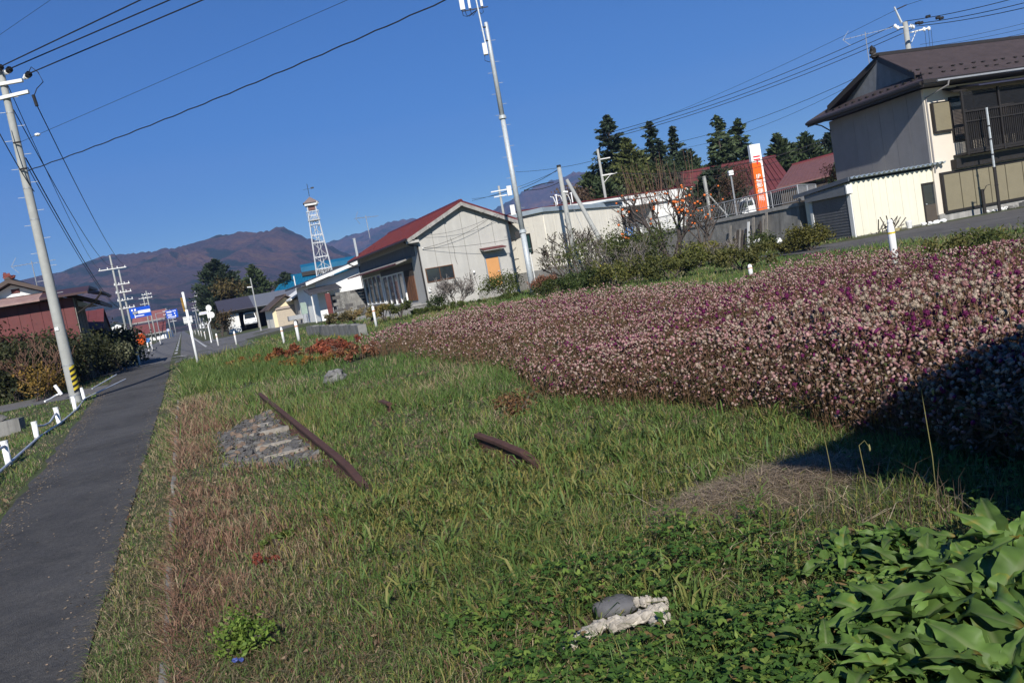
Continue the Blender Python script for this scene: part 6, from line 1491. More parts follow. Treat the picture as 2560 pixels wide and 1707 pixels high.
for k, (px, py, Y, h, lb) in enumerate(((25, 900, 32.5, 2.7, 'dark green shrub at the picture edge below the red sheets'), (120, 880, 34.0, 2.9, 'dark green shrub between the russet shrubs and the pole'), (205, 880, 36.5, 2.6, 'dark shrub against the weathered board wall'))):
    p = P(px, py, Y); broad(lb, (p.x, Y, -.4), h, 1.5, 220 + k, (.022, .032, .013), (.065, .065, .025), name='bush', n=3200, ls=.085, clumps=22, stems=8)
# bushes by the grey house
p = P(1266, 735, 40); broad('rounded bright green bush below the orange door', (p.x, 41, .1), 1.35, 1.55, 80, (.045, .07, .014), (.11, .125, .03), name='bush', n=2600, ls=.055, clumps=20, stems=8)
t, tips = bare('grey leafless shrub under the strip window', (P(1140, 760, 41.5).x, 41.5, .1), 2.3, .75, 31, name='bare_shrub', cat='shrub', mat=M('grey_twig', (.16, .14, .125), var=.3), depth=4, trunk=.03, first=[(-.6, 0, 1), (.5, .1, 1), (.0, 0, 1), (.9, 0, .8), (-.2, .3, 1)], nk=4, twig=.012)
p = P(1092, 768, 41); broad('dark green shrub at the foot of the house downpipe', (p.x, 41.4, .1), 1.0, .7, 82, (.02, .035, .012), (.05, .07, .02), name='shrub', n=900, ls=.06)
for k, (px, py, c) in enumerate(((880, 790, ((.14, .11, .05), (.26, .20, .09))), (925, 785, ((.16, .12, .05), (.30, .20, .08))), (845, 800, ((.07, .065, .03), (.15, .12, .05))), (970, 790, ((.10, .10, .03), (.22, .16, .05))), (1010, 785, ((.05, .07, .02), (.10, .11, .03))))):
    p = P(px, py, 37.5); broad('tuft of dry straw coloured weeds above the low dark wall', (p.x, 37.8 - .4 * k, .42), .6, 1.0, 84 + k, *c, name='weed_tuft', cat='weeds', n=900, ls=.06, group='dry weed tufts above the low wall', squash=.7)
for k, (px, py, c, h) in enumerate(((640, 893, ((.13, .06, .025), (.26, .12, .03)), .5), (700, 890, ((.14, .06, .025), (.28, .12, .03)), .6), (760, 880, ((.13, .045, .025), (.25, .08, .035)), .7), (815, 870, ((.13, .045, .03), (.24, .08, .045)), .8), (860, 865, ((.20, .05, .03), (.30, .09, .04)), .8), (790, 895, ((.15, .09, .03), (.30, .17, .04)), .45), (735, 905, ((.12, .07, .025), (.26, .13, .03)), .4), (890, 880, ((.18, .07, .04), (.28, .12, .06)), .6))):
    q = G(px, py + 8, .1); broad('clump of orange red autumn weeds at the edge of the grass hump', (q.x, min(q.y, 33), .0), h * .62, 1.2, 95 + k, *c, name='autumn_weeds', cat='weeds', n=800, ls=.055, group='orange autumn weeds at the grass edge', clumps=9)
# tangle between the mast and the terrace wall
TB = [(1480, 640, 36, 2.2, 1.8, ((.045, .065, .018), (.12, .135, .035)), 'sprawling green shrub right of the bare shrub thicket'), (1560, 640, 34.5, 2.15, 1.8, ((.045, .065, .018), (.125, .14, .035)), 'tall leafy shrub under the left persimmon limb'),
      (1620, 650, 33.5, 2.2, 1.6, ((.035, .055, .016), (.085, .10, .028)), 'dark leafy shrub round the persimmon trunk'), (1700, 655, 33, 1.05, 1.6, ((.075, .095, .024), (.19, .19, .04)), 'yellow green weeds right of the persimmon trunk'),
      (1745, 625, 35, 1.0, 1.2, ((.10, .11, .02), (.26, .24, .05)), 'yellow flowered weeds under the retaining wall'), (1800, 640, 34.5, .65, 1.3, ((.05, .06, .016), (.12, .12, .03)), 'low green weeds left of the torn white panels'),
      (1900, 600, 37.5, .95, .8, ((.025, .04, .012), (.07, .085, .02)), 'climbing green vine between the planks and panels'), (1965, 640, 33, .65, 1.3, ((.05, .055, .014), (.13, .12, .03)), 'spreading weeds right of the torn white panels'),
      (2030, 650, 31, 1.05, .9, ((.05, .055, .014), (.14, .125, .03)), 'tall yellowing weeds before the roller shutter'), (1400, 700, 33, .8, 1.6, ((.03, .05, .012), (.08, .09, .025)), 'low green weeds right of the mast base'),
      (1450, 690, 32, .9, 1.7, ((.03, .055, .014), (.07, .09, .025)), 'dark weeds at the flower field rim below the bare shrub'), (1360, 690, 37, .8, .9, ((.18, .07, .04), (.22, .13, .08)), 'small reddish weed beside the annex base'),
      (1850, 690, 26, .8, 1.5, ((.06, .07, .02), (.14, .13, .04)), 'grassy weeds above the flower field under the panels'), (1250, 745, 38, .28, 1.5, ((.04, .07, .014), (.09, .10, .025)), 'low green weeds at the mast foot'),
      (1130, 785, 39, .28, 1.5, ((.04, .065, .014), (.09, .10, .025)), 'low green weeds under the bare grey shrub'), (1050, 790, 38, .28, 1.2, ((.04, .065, .014), (.08, .09, .025)), 'low green weeds near the concrete stub'),
      (1540, 700, 30, 1.0, 1.5, ((.06, .075, .02), (.15, .14, .035)), 'yellow green bush at the flower field rim in the middle'), (1680, 700, 28, .8, 1.6, ((.05, .065, .02), (.13, .13, .035)), 'weeds at the flower field rim under the persimmon'),
      (2400, 625, 13.5, .55, 1.0, ((.06, .075, .02), (.16, .14, .04)), 'yellow green grass clump at the yard edge right of the bollard'), (2500, 600, 13, .6, 1.1, ((.05, .07, .02), (.11, .12, .03)), 'green weeds at the yard edge near the picture side')]
for k, (px, py, Y, h, r_, (ca, cb), lb) in enumerate(TB):
    p = P(px, py, Y); broad(lb, (p.x, Y, gz(p.x, Y)), h, r_, 110 + k, ca, cb, name='weed_bush', cat='weeds', n=2600 if Y > 20 else 1800, ls=.055 if Y > 20 else .03, clumps=16, stems=7)
bt, tips = bare('leafless dark shrub thicket in front of the slanting brace pole', (P(1455, 690, 39).x, 39, .1), 3.6, .55, 33, name='bare_shrub', cat='shrub', depth=5, trunk=.075, first=[(-.9, 0, .75), (-.3, .2, 1), (.25, 0, 1.1), (.8, .1, .8)], nk=3, twig=.012)
rng = np.random.default_rng(5); tp = np.array([tuple(p) for p in tips]); sel = rng.random(len(tp)) < .5
leaves('leaf', tp[sel], rng.uniform(.035, .07, sel.sum()), mixcol(rng, int(sel.sum()), (.03, .04, .015), (.08, .07, .025)), leaf, bt, rng)
for k, (px, py, Y, h, lb) in enumerate(((1520, 650, 34, 2.6, 'grey twiggy shrub poking out above the sprawling green shrub'), (1590, 655, 32, 2.2, 'bare twiggy shrub in front of the persimmon trunk'), (1740, 640, 34, 1.7, 'thin bare twigs by the yellow flowered weeds'), (1820, 640, 33, 1.5, 'thin bare twigs left of the torn panels'), (75, 880, 31.5, 2.9, 'leafless russet shrub before the red sheet wall'))):
    p = P(px, py, Y); bt2, tp2 = bare(lb, (p.x, Y, gz(p.x, Y) - .05), h, .5, 50 + k, name='bare_shrub', cat='shrub', mat=M('grey_twig', (.16, .14, .125)) if k < 4 else barkred, depth=4, trunk=.03, first=[(-.5, 0, 1), (.1, .1, 1.1), (.5, 0, .9)], nk=3, twig=.009)
    q_ = np.array([tuple(v_) for v_ in tp2]); q_ = q_[rng.random(len(q_)) < .45]
    leaves('leaf', q_, rng.uniform(.03, .06, len(q_)), mixcol(rng, len(q_), (.06, .055, .02), (.13, .10, .04)) if k < 4 else mixcol(rng, len(q_), (.09, .04, .02), (.16, .08, .04)), leaf, bt2, rng)
def persimmon():
    base = P(1735, 690, 34); base = Vector((P(1690, 660, 34).x, 34, .2))
    t, tips = bare('persimmon tree bare of leaves and hung with orange fruit', base, 5.2, .42, 37, name='persimmon_tree', mat=M('persimmon_bark', (.06, .048, .042), var=.3), depth=5, trunk=.13, up=.26, first=[(-.48, 0, 1), (.22, .1, 1.1)], nk=3, twig=.010)
    rr = random.Random(2)
    me = MB().lathe([(.0, -.045), (.035, -.04), (.052, 0), (.04, .035), (.0, .042)], 8).mesh('fruit', True); me.materials.append(persim)
    low = [p for p in tips if p.z < 3.7]; n = 0
    for p in rr.sample(low, min(len(low), 75)):
        o = link('fruit', me, t); o.location = p - Vector((0, 0, .09)); s = rr.uniform(.9, 1.25); o.scale = (s, s, s); n += 1
    # extra fruit cluster at picture right of the trunk
    b2 = P(1768, 476, 36); 
    rt = MB(); 
    ups = []
    for k in range(46):                     # reddish upright water shoots
        c = Vector((rr.uniform(-1.5, 1.3), rr.uniform(-.5, .5), rr.uniform(2.6, 3.7))); e = c + Vector((rr.uniform(-.12, .12) + c.x * .08, rr.uniform(-.1, .1), rr.uniform(.8, 1.6))); rt.tube([c, c.lerp(e, .5) + Vector((.03, 0, 0)), e], .012, n=4, r2=.005)
    rt.build('shoots', barkred, t)
persimmon()
t, tips = bare('small bare fruit tree with orange fruit before the dark conifer', (P(1770, 600, 37.5).x, 37.5, .2), 4.4, .5, 39, name='persimmon_tree', depth=4, trunk=.07, first=[(-.25, 0, 1), (.1, .1, 1.2)], nk=3, twig=.009)
rr = random.Random(6); me = MB().lathe([(.0, -.045), (.035, -.04), (.052, 0), (.04, .035), (.0, .042)], 8).mesh('fruit', True); me.materials.append(persim)
for p in rr.sample([p for p in tips if p.z > 2.0], 26):
    o = link('fruit', me, t); o.location = p - Vector((0, 0, .09))
# ------------------------------------------------------------------ flower field, grass, leaves
near_px = [(1010, 893), (1180, 915), (1262, 925), (1300, 950), (1390, 1000), (1470, 1005), (1580, 1000), (1690, 1005), (1780, 1030), (1880, 1030), (2010, 1060), (2110, 1085), (2230, 1110), (2380, 1150), (2560, 1190)]
far_px = [(2700, 575, .6), (2560, 608, .6), (2400, 625, .6), (2250, 630, .6), (2070, 636, .62), (1950, 668, .62), (1850, 695, .62), (1630, 712, .62), (1470, 727, .6), (1330, 745, .6), (1180, 772, .55), (1030, 805, .5), (930, 838, .45), (885, 866, .35)]
poly = [tuple(G(x, y, .05))[:2] for x, y in near_px] + [(4.2, 3.6), (9, 4.0)] + [tuple(G(x, y, z))[:2] for x, y, z in far_px]
POLY = np.array(poly); NEAR = np.array([tuple(G(x, y, .05))[:2] for x, y in near_px] )
def inpoly(x, y, pl):
    c = np.zeros(len(x), bool); n = len(pl)
    for i in range(n):
        x0, y0 = pl[i]; x1, y1 = pl[(i + 1) % n]
        k = ((y0 > y) != (y1 > y)) & (x < (x1 - x0) * (y - y0) / (y1 - y0 + 1e-12) + x0); c ^= k
    return c
def edgedist(x, y, pl, closed=True):
    d = np.full(len(x), 1e9); n = len(pl)
    for i in range(n if closed else n - 1):
        a = np.array(pl[i]); b = np.array(pl[(i + 1) % n]); ab = b - a; t = np.clip(((x - a[0]) * ab[0] + (y - a[1]) * ab[1]) / (ab @ ab + 1e-12), 0, 1)
        d = np.minimum(d, np.hypot(x - a[0] - t * ab[0], y - a[1] - t * ab[1]))
    return d
def polar(rng, N, r0, r1, a0, a1):
    r = np.exp(rng.uniform(math.log(r0), math.log(r1), N)); a = np.radians(rng.uniform(a0, a1, N)); return r * np.sin(a), r * np.cos(a), r
def blades(x, y, z, h, w, lean, col, rng, segs=2, mat=None, name='grass', tipcol=1.15):
    N = len(x); a = rng.random(N) * 6.283; dx, dy = np.cos(a), np.sin(a); b = rng.random(N) * 6.283; lx, ly = np.cos(b) * lean * h, np.sin(b) * lean * h
    base = np.stack([x, y, z], 1)
    wd = np.stack([dx * w * .5, dy * w * .5, np.zeros(N)], 1)
    if segs == 1:
        v = np.stack([base - wd, base + wd, base + np.stack([lx, ly, h], 1)], 1).reshape(-1, 3); f = np.arange(3 * N).reshape(N, 3); c = np.repeat(col, 3, 0); return v, f, c
    mid = base + np.stack([lx * .36, ly * .36, h * .66], 1); tip = base + np.stack([lx, ly, h * (1 - .28 * np.minimum(lean, 1.4))], 1)
    v = np.stack([base - wd, base + wd, mid + wd * .8, mid - wd * .8, tip], 1).reshape(-1, 3)
    i = np.arange(N) * 5
    f = np.concatenate([np.stack([i, i + 1, i + 2], 1), np.stack([i, i + 2, i + 3], 1), np.stack([i + 3, i + 2, i + 4], 1)])
    c = np.repeat(col, 5, 0); c[4::5] *= tipcol
    return v, f, np.clip(c, 0, 1)
def put(name, parts, mat, label=None, kind='stuff', cat=None):
    off = 0; V = []; F = []; C = []
    for v, f, c in parts: V.append(v); F.append(f + off); C.append(c); off += len(v)
    o = fast(name, np.concatenate(V), np.concatenate(F), mat, np.concatenate(C)); tag(o, label, cat, kind=kind); return o
def lerp3(a, b, t): return np.array(a)[None] * (1 - t[:, None]) + np.array(b)[None] * t[:, None]

# ---- globe flowers
rng = np.random.default_rng(21)
FD_ = 0
def hcap(d, x, y):
    return np.clip(.40 + d * .35, .2, .56) - .10 * np.clip((d - 2) / 2.5, 0, 1)
x, y, r = polar(rng, 170000, 3.2, 30, -28, 46)
k = inpoly(x, y, POLY); x, y, r = x[k], y[k], r[k]
clump = fbm(x * 1.6, y * 1.6, 41, 3); k = rng.random(len(x)) < np.clip((clump - .33) * 3.2, np.where(r > 8, .35, .08), .9); x, y, r, clump = x[k], y[k], r[k], clump[k]
dn = edgedist(x, y, NEAR, False); cap = hcap(dn, x, y) * (.58 + .84 * fbm(x * 1.3, y * 1.3, 44, 4)) 
hz_ = cap * (1 - .55 * rng.random(len(x)) ** 2.2) * np.where(dn < .45, rng.uniform(.3, 1.15, len(x)), 1)
g0 = gh(x, y); zz = g0 + np.maximum(hz_, .10)
# colour: patches of straw, pink and magenta heads
pt = fbm(x * .55, y * .55, 51, 3); q = rng.random(len(x)); mg = np.clip((pt - .44) * 1.5, .05, .32) * np.where(r > 11, .7, 1) * np.where(r > 13, .9, 1)
tan = mixcol(rng, len(x), (.24, .17, .135), (.37, .28, .225), .25); pink = mixcol(rng, len(x), (.27, .135, .135), (.37, .22, .20), .22); mag = mixcol(rng, len(x), (.075, .006, .042), (.15, .015, .085), .3); dul = mixcol(rng, len(x), (.09, .04, .03), (.15, .075, .05), .2)
col = np.where((q < mg)[:, None], mag, np.where((q < mg + .34)[:, None], pink, np.where((q > .82)[:, None], dul, tan)))
s = .0122 * rng.uniform(.65, 1.3, len(x)) * np.where(r > 7, 1 + .058 * (r - 7), 1)
t_ = (1 + 5 ** .5) / 2
ICO = np.array([(-1, t_, 0), (1, t_, 0), (-1, -t_, 0), (1, -t_, 0), (0, -1, t_), (0, 1, t_), (0, -1, -t_), (0, 1, -t_), (t_, 0, -1), (t_, 0, 1), (-t_, 0, -1), (-t_, 0, 1)]) / math.hypot(1, t_)
ICF = np.array([(0, 11, 5), (0, 5, 1), (0, 1, 7), (0, 7, 10), (0, 10, 11), (1, 5, 9), (5, 11, 4), (11, 10, 2), (10, 7, 6), (7, 1, 8), (3, 9, 4), (3, 4, 2), (3, 2, 6), (3, 6, 8), (3, 8, 9), (4, 9, 5), (2, 4, 11), (6, 2, 10), (8, 6, 7), (9, 8, 1)])
OCT = np.array([(1, 0, 0), (-1, 0, 0), (0, 1, 0), (0, -1, 0), (0, 0, 1.1), (0, 0, -1)]); OCF = np.array([(0, 2, 4), (2, 1, 4), (1, 3, 4), (3, 0, 4), (2, 0, 5), (1, 2, 5), (3, 1, 5), (0, 3, 5)])
def heads(sel, bv, bf):
    n = sel.sum(); nv = len(bv); a = rng.random(n) * 6.283; c, sn = np.cos(a)[:, None], np.sin(a)[:, None]
    tl = rng.normal(size=(n, 2)) * .35; el = rng.uniform(.9, 1.45, n)[:, None]
    bx = bv[None, :, 0] * c - bv[None, :, 1] * sn; by = bv[None, :, 0] * sn + bv[None, :, 1] * c; bz = bv[None, :, 2] * el
    bx = bx + bz * tl[:, :1]; by = by + bz * tl[:, 1:]
    v = np.stack([bx, by, bz], -1) * s[sel][:, None, None] + np.stack([x[sel], y[sel], zz[sel]], 1)[:, None]
    f = bf[None] + (np.arange(n) * nv)[:, None, None]
    cc = np.repeat(col[sel][:, None], nv, 1) * (.82 + .36 * rng.random((n, nv, 1)))
    return v.reshape(-1, 3), f.reshape(-1, 3), np.clip(cc.reshape(-1, 3), 0, 1)
near = r < 9.5
N_HEADS = len(x)
stem_c = mixcol(rng, len(x), (.10, .055, .028), (.16, .10, .05), .25)
ln = .18
sv = blades(x + rng.normal(size=len(x)) * .05, y + rng.normal(size=len(x)) * .05, g0, np.maximum(zz - g0, .05), np.where(near, .005, .010), np.full(len(x), .14), stem_c, rng, 1)
x2, y2, r2 = polar(rng, 190000, 3.2, 30, -28, 46); k = inpoly(x2, y2, POLY); x2, y2, r2 = x2[k], y2[k], r2[k]
d2 = edgedist(x2, y2, NEAR, False); cap2 = hcap(d2, x2, y2); z2 = gh(x2, y2) + cap2 * rng.random(len(x2)) ** .7 * np.where(r2 > 8, .70, .86)
lc = mixcol(rng, len(x2), (.085, .055, .035), (.19, .115, .08), .3); gsel = rng.random(len(x2)) < .22; lc[gsel] = mixcol(rng, int(gsel.sum()), (.035, .05, .014), (.08, .09, .03), .25)
lv, lf = rot_quads(np.stack([x2, y2, z2], 1), rng.uniform(.02, .045, len(x2)) * np.where(r2 > 9, 1.2, 1), rng, aspect=.24)
lf = np.concatenate([lf[:, [0, 1, 2]], lf[:, [0, 2, 3]]])
put('globe_flowers', [heads(near, ICO, ICF), heads(~near, OCT, OCF), sv, (lv, lf, np.repeat(lc, 4, 0))], petal, 'dense field of withered pink and straw globe flowers', cat='flowers')

# individual plants nearest the camera, each with its own heads
def flower_plants():
    hm_ = {}
    for nm, cs in (('straw', ((.26, .20, .15), (.42, .35, .27))), ('pink', ((.22, .10, .10), (.30, .17, .15))), ('magenta', ((.075, .006, .042), (.15, .015, .085)))):
        for k in range(2):
            n = 26; v = []; f = []
            v0 = ICO * .0125; v0 = v0 * np.array([1, 1, 1.2])
            c = mixcol(rng, 12, *cs, .18)
            # scaly bracts: small quads standing off the core
            d = rng.normal(size=(46, 3)); d /= np.linalg.norm(d, axis=1)[:, None]
            qv, qf = rot_quads(d * np.array([.0135, .0135, .0165]), .0048, rng, aspect=.5)
            V = np.concatenate([v0, qv]); F = np.concatenate([ICF, 12 + np.concatenate([qf[:, [0, 1, 2]], qf[:, [0, 2, 3]]])]); C = np.concatenate([c, np.repeat(mixcol(rng, 46, *cs, .25), 4, 0)])
            o = fast('flower_head', V, F, petal, C); me = o.data; bpy.data.objects.remove(o); hm_.setdefault(nm, []).append(me)
    rr = random.Random(14); protos = []
    for k in range(4):
        t = bpy.data.objects.new('globe_flower_plant', None); COL.objects.link(t); tag(t, 'single globe flower plant with straw and magenta heads at the near rim of the field', 'flower', 'globe flower plants at the near rim')
        m = 6 + k % 3; tips = [Vector((rr.gauss(0, .10), rr.gauss(0, .10), rr.uniform(.30, .58))) for _ in range(m)]
        st = MB()
        for p in tips: st.tube([(0, 0, -.02), p * .55 + Vector((0, 0, .04)), p], .0035, n=3, r2=.002)
        st.build('stem', M('flower_stem', (.13, .075, .04), var=.3), t)
        pos = np.array([tuple(p * rr.uniform(.35, .85)) for p in tips for _ in range(4)]); leaves('leaf', pos + rng.normal(size=pos.shape) * .02, rng.uniform(.02, .04, len(pos)), mixcol(rng, len(pos), (.06, .05, .02), (.13, .08, .04)), leaf, t, rng, aspect=.28)
        for p in tips:
            nm = rr.choices(['straw', 'pink', 'magenta'], [.55, .2, .25] if k % 2 else [.35, .2, .45])[0]
            o = link('flower_head', rr.choice(hm_[nm]), t); o.location = p; o.rotation_euler = (rr.uniform(-.4, .4), rr.uniform(-.4, .4), rr.uniform(0, 6)); sc = rr.uniform(.85, 1.2); o.scale = (sc, sc, sc)
        protos.append(t)
    n = 0; tries = 0
    while n < 150 and tries < 9000:
        tries += 1
        px, py = rr.uniform(1330, 2560), rr.uniform(700, 1330); q = G(px, py, .3); q.x += rr.uniform(-.1, .1)
        if not inpoly(np.array([q.x]), np.array([q.y]), POLY)[0] or q.y > 8.2 or q.y < 3.2: continue
        loc = (q.x, q.y, gz(q.x, q.y)); d = float(edgedist(np.array([q.x]), np.array([q.y]), NEAR, False)[0]); sc = min(1.32, .62 + d * .7) * rr.uniform(.9, 1.1)
        if n < 4: t = protos[n]; t.location = loc; t.rotation_euler = (0, 0, rr.uniform(0, 6)); t.scale = (sc,) * 3
        else: dup(rr.choice(protos), loc, rr.uniform(0, 360), scale=sc)
        n += 1
flower_plants()

# ---- grass
rng = np.random.default_rng(33)
PB = [(7.9, 1.0), (8.1, .55), (9.0, .22), (10.3, .1), (11.4, .2), (12.4, .55), (12.9, 1.0)]
BAL = np.array([uv2xy(u, v) for u, v in PB])
def grass_at(N, r0, r1, a0, a1):
    x, y, r = polar(rng, N, r0, r1, a0, a1); u, v = xy2uv(x, y)
    road = (v < -.86) & (v > vleft(u) + .05 - .12 * vnoise(u * 2, v * 0, 7))
    k = ~road & ~((u > 42) & (v < 1.8 + .3 * vnoise(u, u * 0, 3)) & (v > -5.5)) & ~((u > 56.5) & (v < 13)) & ~((u > 33) & (v < vleft(u) + .3) & (u < 37.2)) & ~((v > 20.8) & (u < 27)) & ~((u > 41) & (v < 3.6) & (v > -3) & (u < 57))
    bal = inpoly(x, y, BAL); k &= ~(bal & (rng.random(N) < .80))
    fl = inpoly(x, y, POLY) & (edgedist(x, y, NEAR, False) > .5); k &= ~(fl & (rng.random(N) < .8))
    cvr = np.clip((3.5 - r) * 1.0 + (x + .2) * .5, 0, .72); k &= ~((rng.random(N) < cvr) & (v > .5))
    k &= ~((np.hypot((x - 1.25) / .75, (y - 4.35) / .48) < 1) & (rng.random(N) < .8))
    fc_ = G(1545, 1550, .05); k &= ~((np.hypot((x - fc_.x) / .24, (y - fc_.y) / .15) < 1) & (rng.random(N) < .85))
    return x[k], y[k], r[k], u[k], v[k]
x, y, r, u, v = grass_at(520000, 1.7, 62, -52, 42)
N = len(x)
n1 = fbm(x * .75, y * .75, 71, 4); n2 = fbm(x * 2.3, y * 2.3, 73, 3); n3 = fbm(x * .3, y * .3, 75, 3)
q = rng.random(N)
GREEN = lerp3((.070, .140, .030), (.160, .225, .060), np.clip(rng.random(N) * .7 + (n3 - .3) * .8, 0, 1)); YEL = lerp3((.19, .185, .05), (.28, .25, .075), rng.random(N)); STRAW = lerp3((.26, .20, .11), (.40, .32, .20), rng.random(N)); REDB = lerp3((.19, .10, .065), (.33, .20, .13), rng.random(N)); DARK = lerp3((.03, .05, .012), (.06, .085, .02), rng.random(N))
# how dry: strong near the kerb, patchy elsewhere
dry = np.clip(1.05 - (v + .3) / np.where(u < 9, 1.55, 1.0) + (n1 - .5) * 1.9, 0, .92) * (1 - sstep(17, 21, u)); dry = np.where(v < -.45, .55, dry); dry = np.where(v < -2, .25, dry)
dry = np.maximum(dry, np.clip((n2 - .52) * 3.0, .05, .8) * .55); dry = np.maximum(dry, np.clip((fbm(x * .6 + 9, y * .6, 78, 3) - .56) * 5, 0, .55)); dry = np.where((u > 20) & (v > -.4) & (v < 3.2), np.minimum(dry, .12), dry)
red = np.clip(1.1 - (v + .2) / 1.25 + (n2 - .5) * 1.6, 0, 1) * (1 - sstep(15, 19, u)) * (v > -.45)
midpatch = np.exp(-(((x + .45) / 1.25) ** 2 + ((y - 5.3) / 1.6) ** 2))
yel = np.clip(.12 + midpatch * .8 + (n3 - .5), 0, .9)
col = np.where((q < yel * .8)[:, None], YEL, GREEN)
col = np.where((rng.random(N) < .12)[:, None], DARK, col)
dsel = rng.random(N) < dry; col = np.where(dsel[:, None], np.where((rng.random(N) < red * .85)[:, None], REDB, STRAW), col)
h = rng.uniform(.04, .14, N) * (.5 + 1.35 * np.clip((n1 - .3) * 1.8, 0, 1)) * (.6 + .8 * n2); h = np.where(dsel, h * .8, h)
h *= np.where((u > 19) & (v > -.3) & (v < 3.5), 1.9, 1); h *= np.where(v < -.45, .65, 1); h *= 1 + .35 * midpatch
h *= np.where(r > 12, 1.25, 1); h = np.where(inpoly(x, y, BAL), h * .5, h)
wd = rng.uniform(.0026, .0058, N) * (1 + midpatch * .7 * (~dsel)) * np.maximum(1, (r / 4.2) ** .95)
lean = rng.uniform(.15, 1.0, N) ** 1.0 * rng.choice([1, 1, 1.8], N)
kz = (v > -.5) & (v < -.22); h = np.where(kz, h * 1.1 + .01, h); lean = np.where(kz, lean * 2.2, lean); pe = (v > -.95) & (v < -.78); h = np.where(pe, np.minimum(h, .05), h); lean = np.where(pe, lean * 2.5, lean)
nr = r < 10
A = blades(x[nr], y[nr], gh(x[nr], y[nr]) - .01, h[nr], wd[nr], lean[nr], col[nr], rng, 2); B = blades(x[~nr], y[~nr], gh(x[~nr], y[~nr]) - .01, h[~nr], wd[~nr] * 1.2, lean[~nr] * .8, col[~nr], rng, 1)
# lying thatch
xt, yt, rt, ut, vt = grass_at(80000, 1.8, 16, -46, 40); nt_ = len(xt); ct = lerp3((.10, .085, .04), (.34, .28, .17), rng.random(nt_)) 
T = blades(xt, yt, gh(xt, yt) + .004, rng.uniform(.02, .07, nt_), np.maximum(.0032, .0032 * rt / 4), rng.uniform(1.2, 5.0, nt_), ct, rng, 2)
put('grass', [A, B, T], grassm, 'rough green and straw grass over the old track bed', cat='grass')
# broad-bladed tufts
def tufts():
    parts = []
    cx, cy, cr = polar(rng, 1500, 3.1, 13, -34, 18); cu, cv = xy2uv(cx, cy)
    w_ = np.exp(-(((cx + .4) / 1.3) ** 2 + ((cy - 5.2) / 1.8) ** 2)) * .6 + np.exp(-(((cx + .9) / .9) ** 2 + ((cy - 9.5) / 1.2) ** 2)) * .8 + np.exp(-(((cx - .6) / 1.2) ** 2 + ((cy - 6.3) / 1.0) ** 2)) * .7 + .12
    k = (rng.random(len(cx)) < w_) & (cv > .6) & ~inpoly(cx, cy, POLY) & ~inpoly(cx, cy, BAL); cx, cy = cx[k], cy[k]
    m = 11; x = np.repeat(cx, m) + rng.normal(size=len(cx) * m) * .035; y = np.repeat(cy, m) + rng.normal(size=len(cx) * m) * .035; N = len(x)
    c = np.where((rng.random(N) < .38)[:, None], lerp3((.15, .165, .04), (.24, .23, .075), rng.random(N)), lerp3((.07, .13, .028), (.14, .20, .05), rng.random(N)))
    parts.append(blades(x, y, gh(x, y), rng.uniform(.08, .21, N), rng.uniform(.008, .017, N), rng.uniform(.3, 1.5, N), c, rng, 2))
    # bright tall tufts on the hump by the snow pole
    for _ in range(1):
        N = 16000; u = rng.uniform(19, 33, N); v = -.3 + 3.4 * rng.random(N); X, Y = uv2xy(u, v); k = fbm(X * .8, Y * .8, 88, 3) > .40; X, Y = X[k], Y[k]; N = len(X)
        parts.append(blades(X, Y, gh(X, Y), rng.uniform(.10, .30, N), rng.uniform(.016, .026, N), rng.uniform(.2, 1.0, N), lerp3((.055, .095, .022), (.13, .18, .05), rng.random(N)), rng, 1))
    put('grass_tufts', parts, grassm, 'broad bladed yellow green grass tufts among the shorter grass', cat='grass')
tufts()
# ---- leafy ground cover
def cover():
    N = 62000; x, y, r = polar(rng, N, 1.7, 6.2, -34, 40); u, v = xy2uv(x, y)
    n = fbm(x * 1.3, y * 1.3, 91, 3)
    w_ = np.clip((3.7 - r) * 1.1 + (x + .3) * .5 + (n - .45) * 3.2, 0, 1); w_ = np.where(v < .75, w_ * .25 * (n > .5), w_)
    w_ *= np.where((x < -.3), .6, 1)
    k = (rng.random(N) < w_) & (v > .1); 
    fc_ = G(1545, 1550, .05); k &= np.hypot((x - fc_.x) / .24, (y - fc_.y) / .15) > 1
    k &= ~((np.hypot((x - 1.25) / .62, (y - 4.25) / .42) < 1) & (rng.random(N) < .85))
    x, y = x[k], y[k]; N = len(x); cl = fbm(x * 5, y * 5, 93, 2)
    z = gh(x, y) + .01 + rng.random(N) * (.06 + .13 * cl)
    c0 = np.stack([x, y, z], 1); cl_ = np.where((rng.random(N) < .3)[:, None], lerp3((.10, .17, .03), (.18, .25, .05), rng.random(N)), lerp3((.035, .09, .016), (.085, .155, .032), rng.random(N)))
    cl_ = np.where((rng.random(N) < .06)[:, None], lerp3((.20, .13, .05), (.26, .18, .08), rng.random(N)), cl_)
    # three lobes per leaf
    a = rng.random(N) * 6.283; tilt = rng.normal(size=N) * .35; L = rng.uniform(.018, .038, N); V = []; F = []; C = []
    for da, ls in ((-.95, .8), (0, 1.0), (.95, .8)):
        d = np.stack([np.cos(a + da), np.sin(a + da), tilt + .15 * math.cos(da)], 1); p = np.stack([-np.sin(a + da), np.cos(a + da), rng.normal(size=N) * .2], 1)
        b = c0; m1 = c0 + d * (L * ls * .55)[:, None]; tp = c0 + d * (L * ls)[:, None] - np.array([0, 0, 1]) * (L * .18)[:, None]; wv = p * (L * .27 * ls)[:, None]
        V.append(np.stack([b, m1 + wv, tp, m1 - wv], 1).reshape(-1, 3)); C.append(np.repeat(cl_, 4, 0))
    off = 0
    for i in range(3): F.append(np.arange(4 * N).reshape(N, 4) + off); off += 4 * N
    o = fast('ground_cover', np.concatenate(V), np.concatenate(F), leaf, np.concatenate(C)); tag(o, 'low lobed green weeds carpeting the near ground', 'weeds', kind='stuff')
cover()
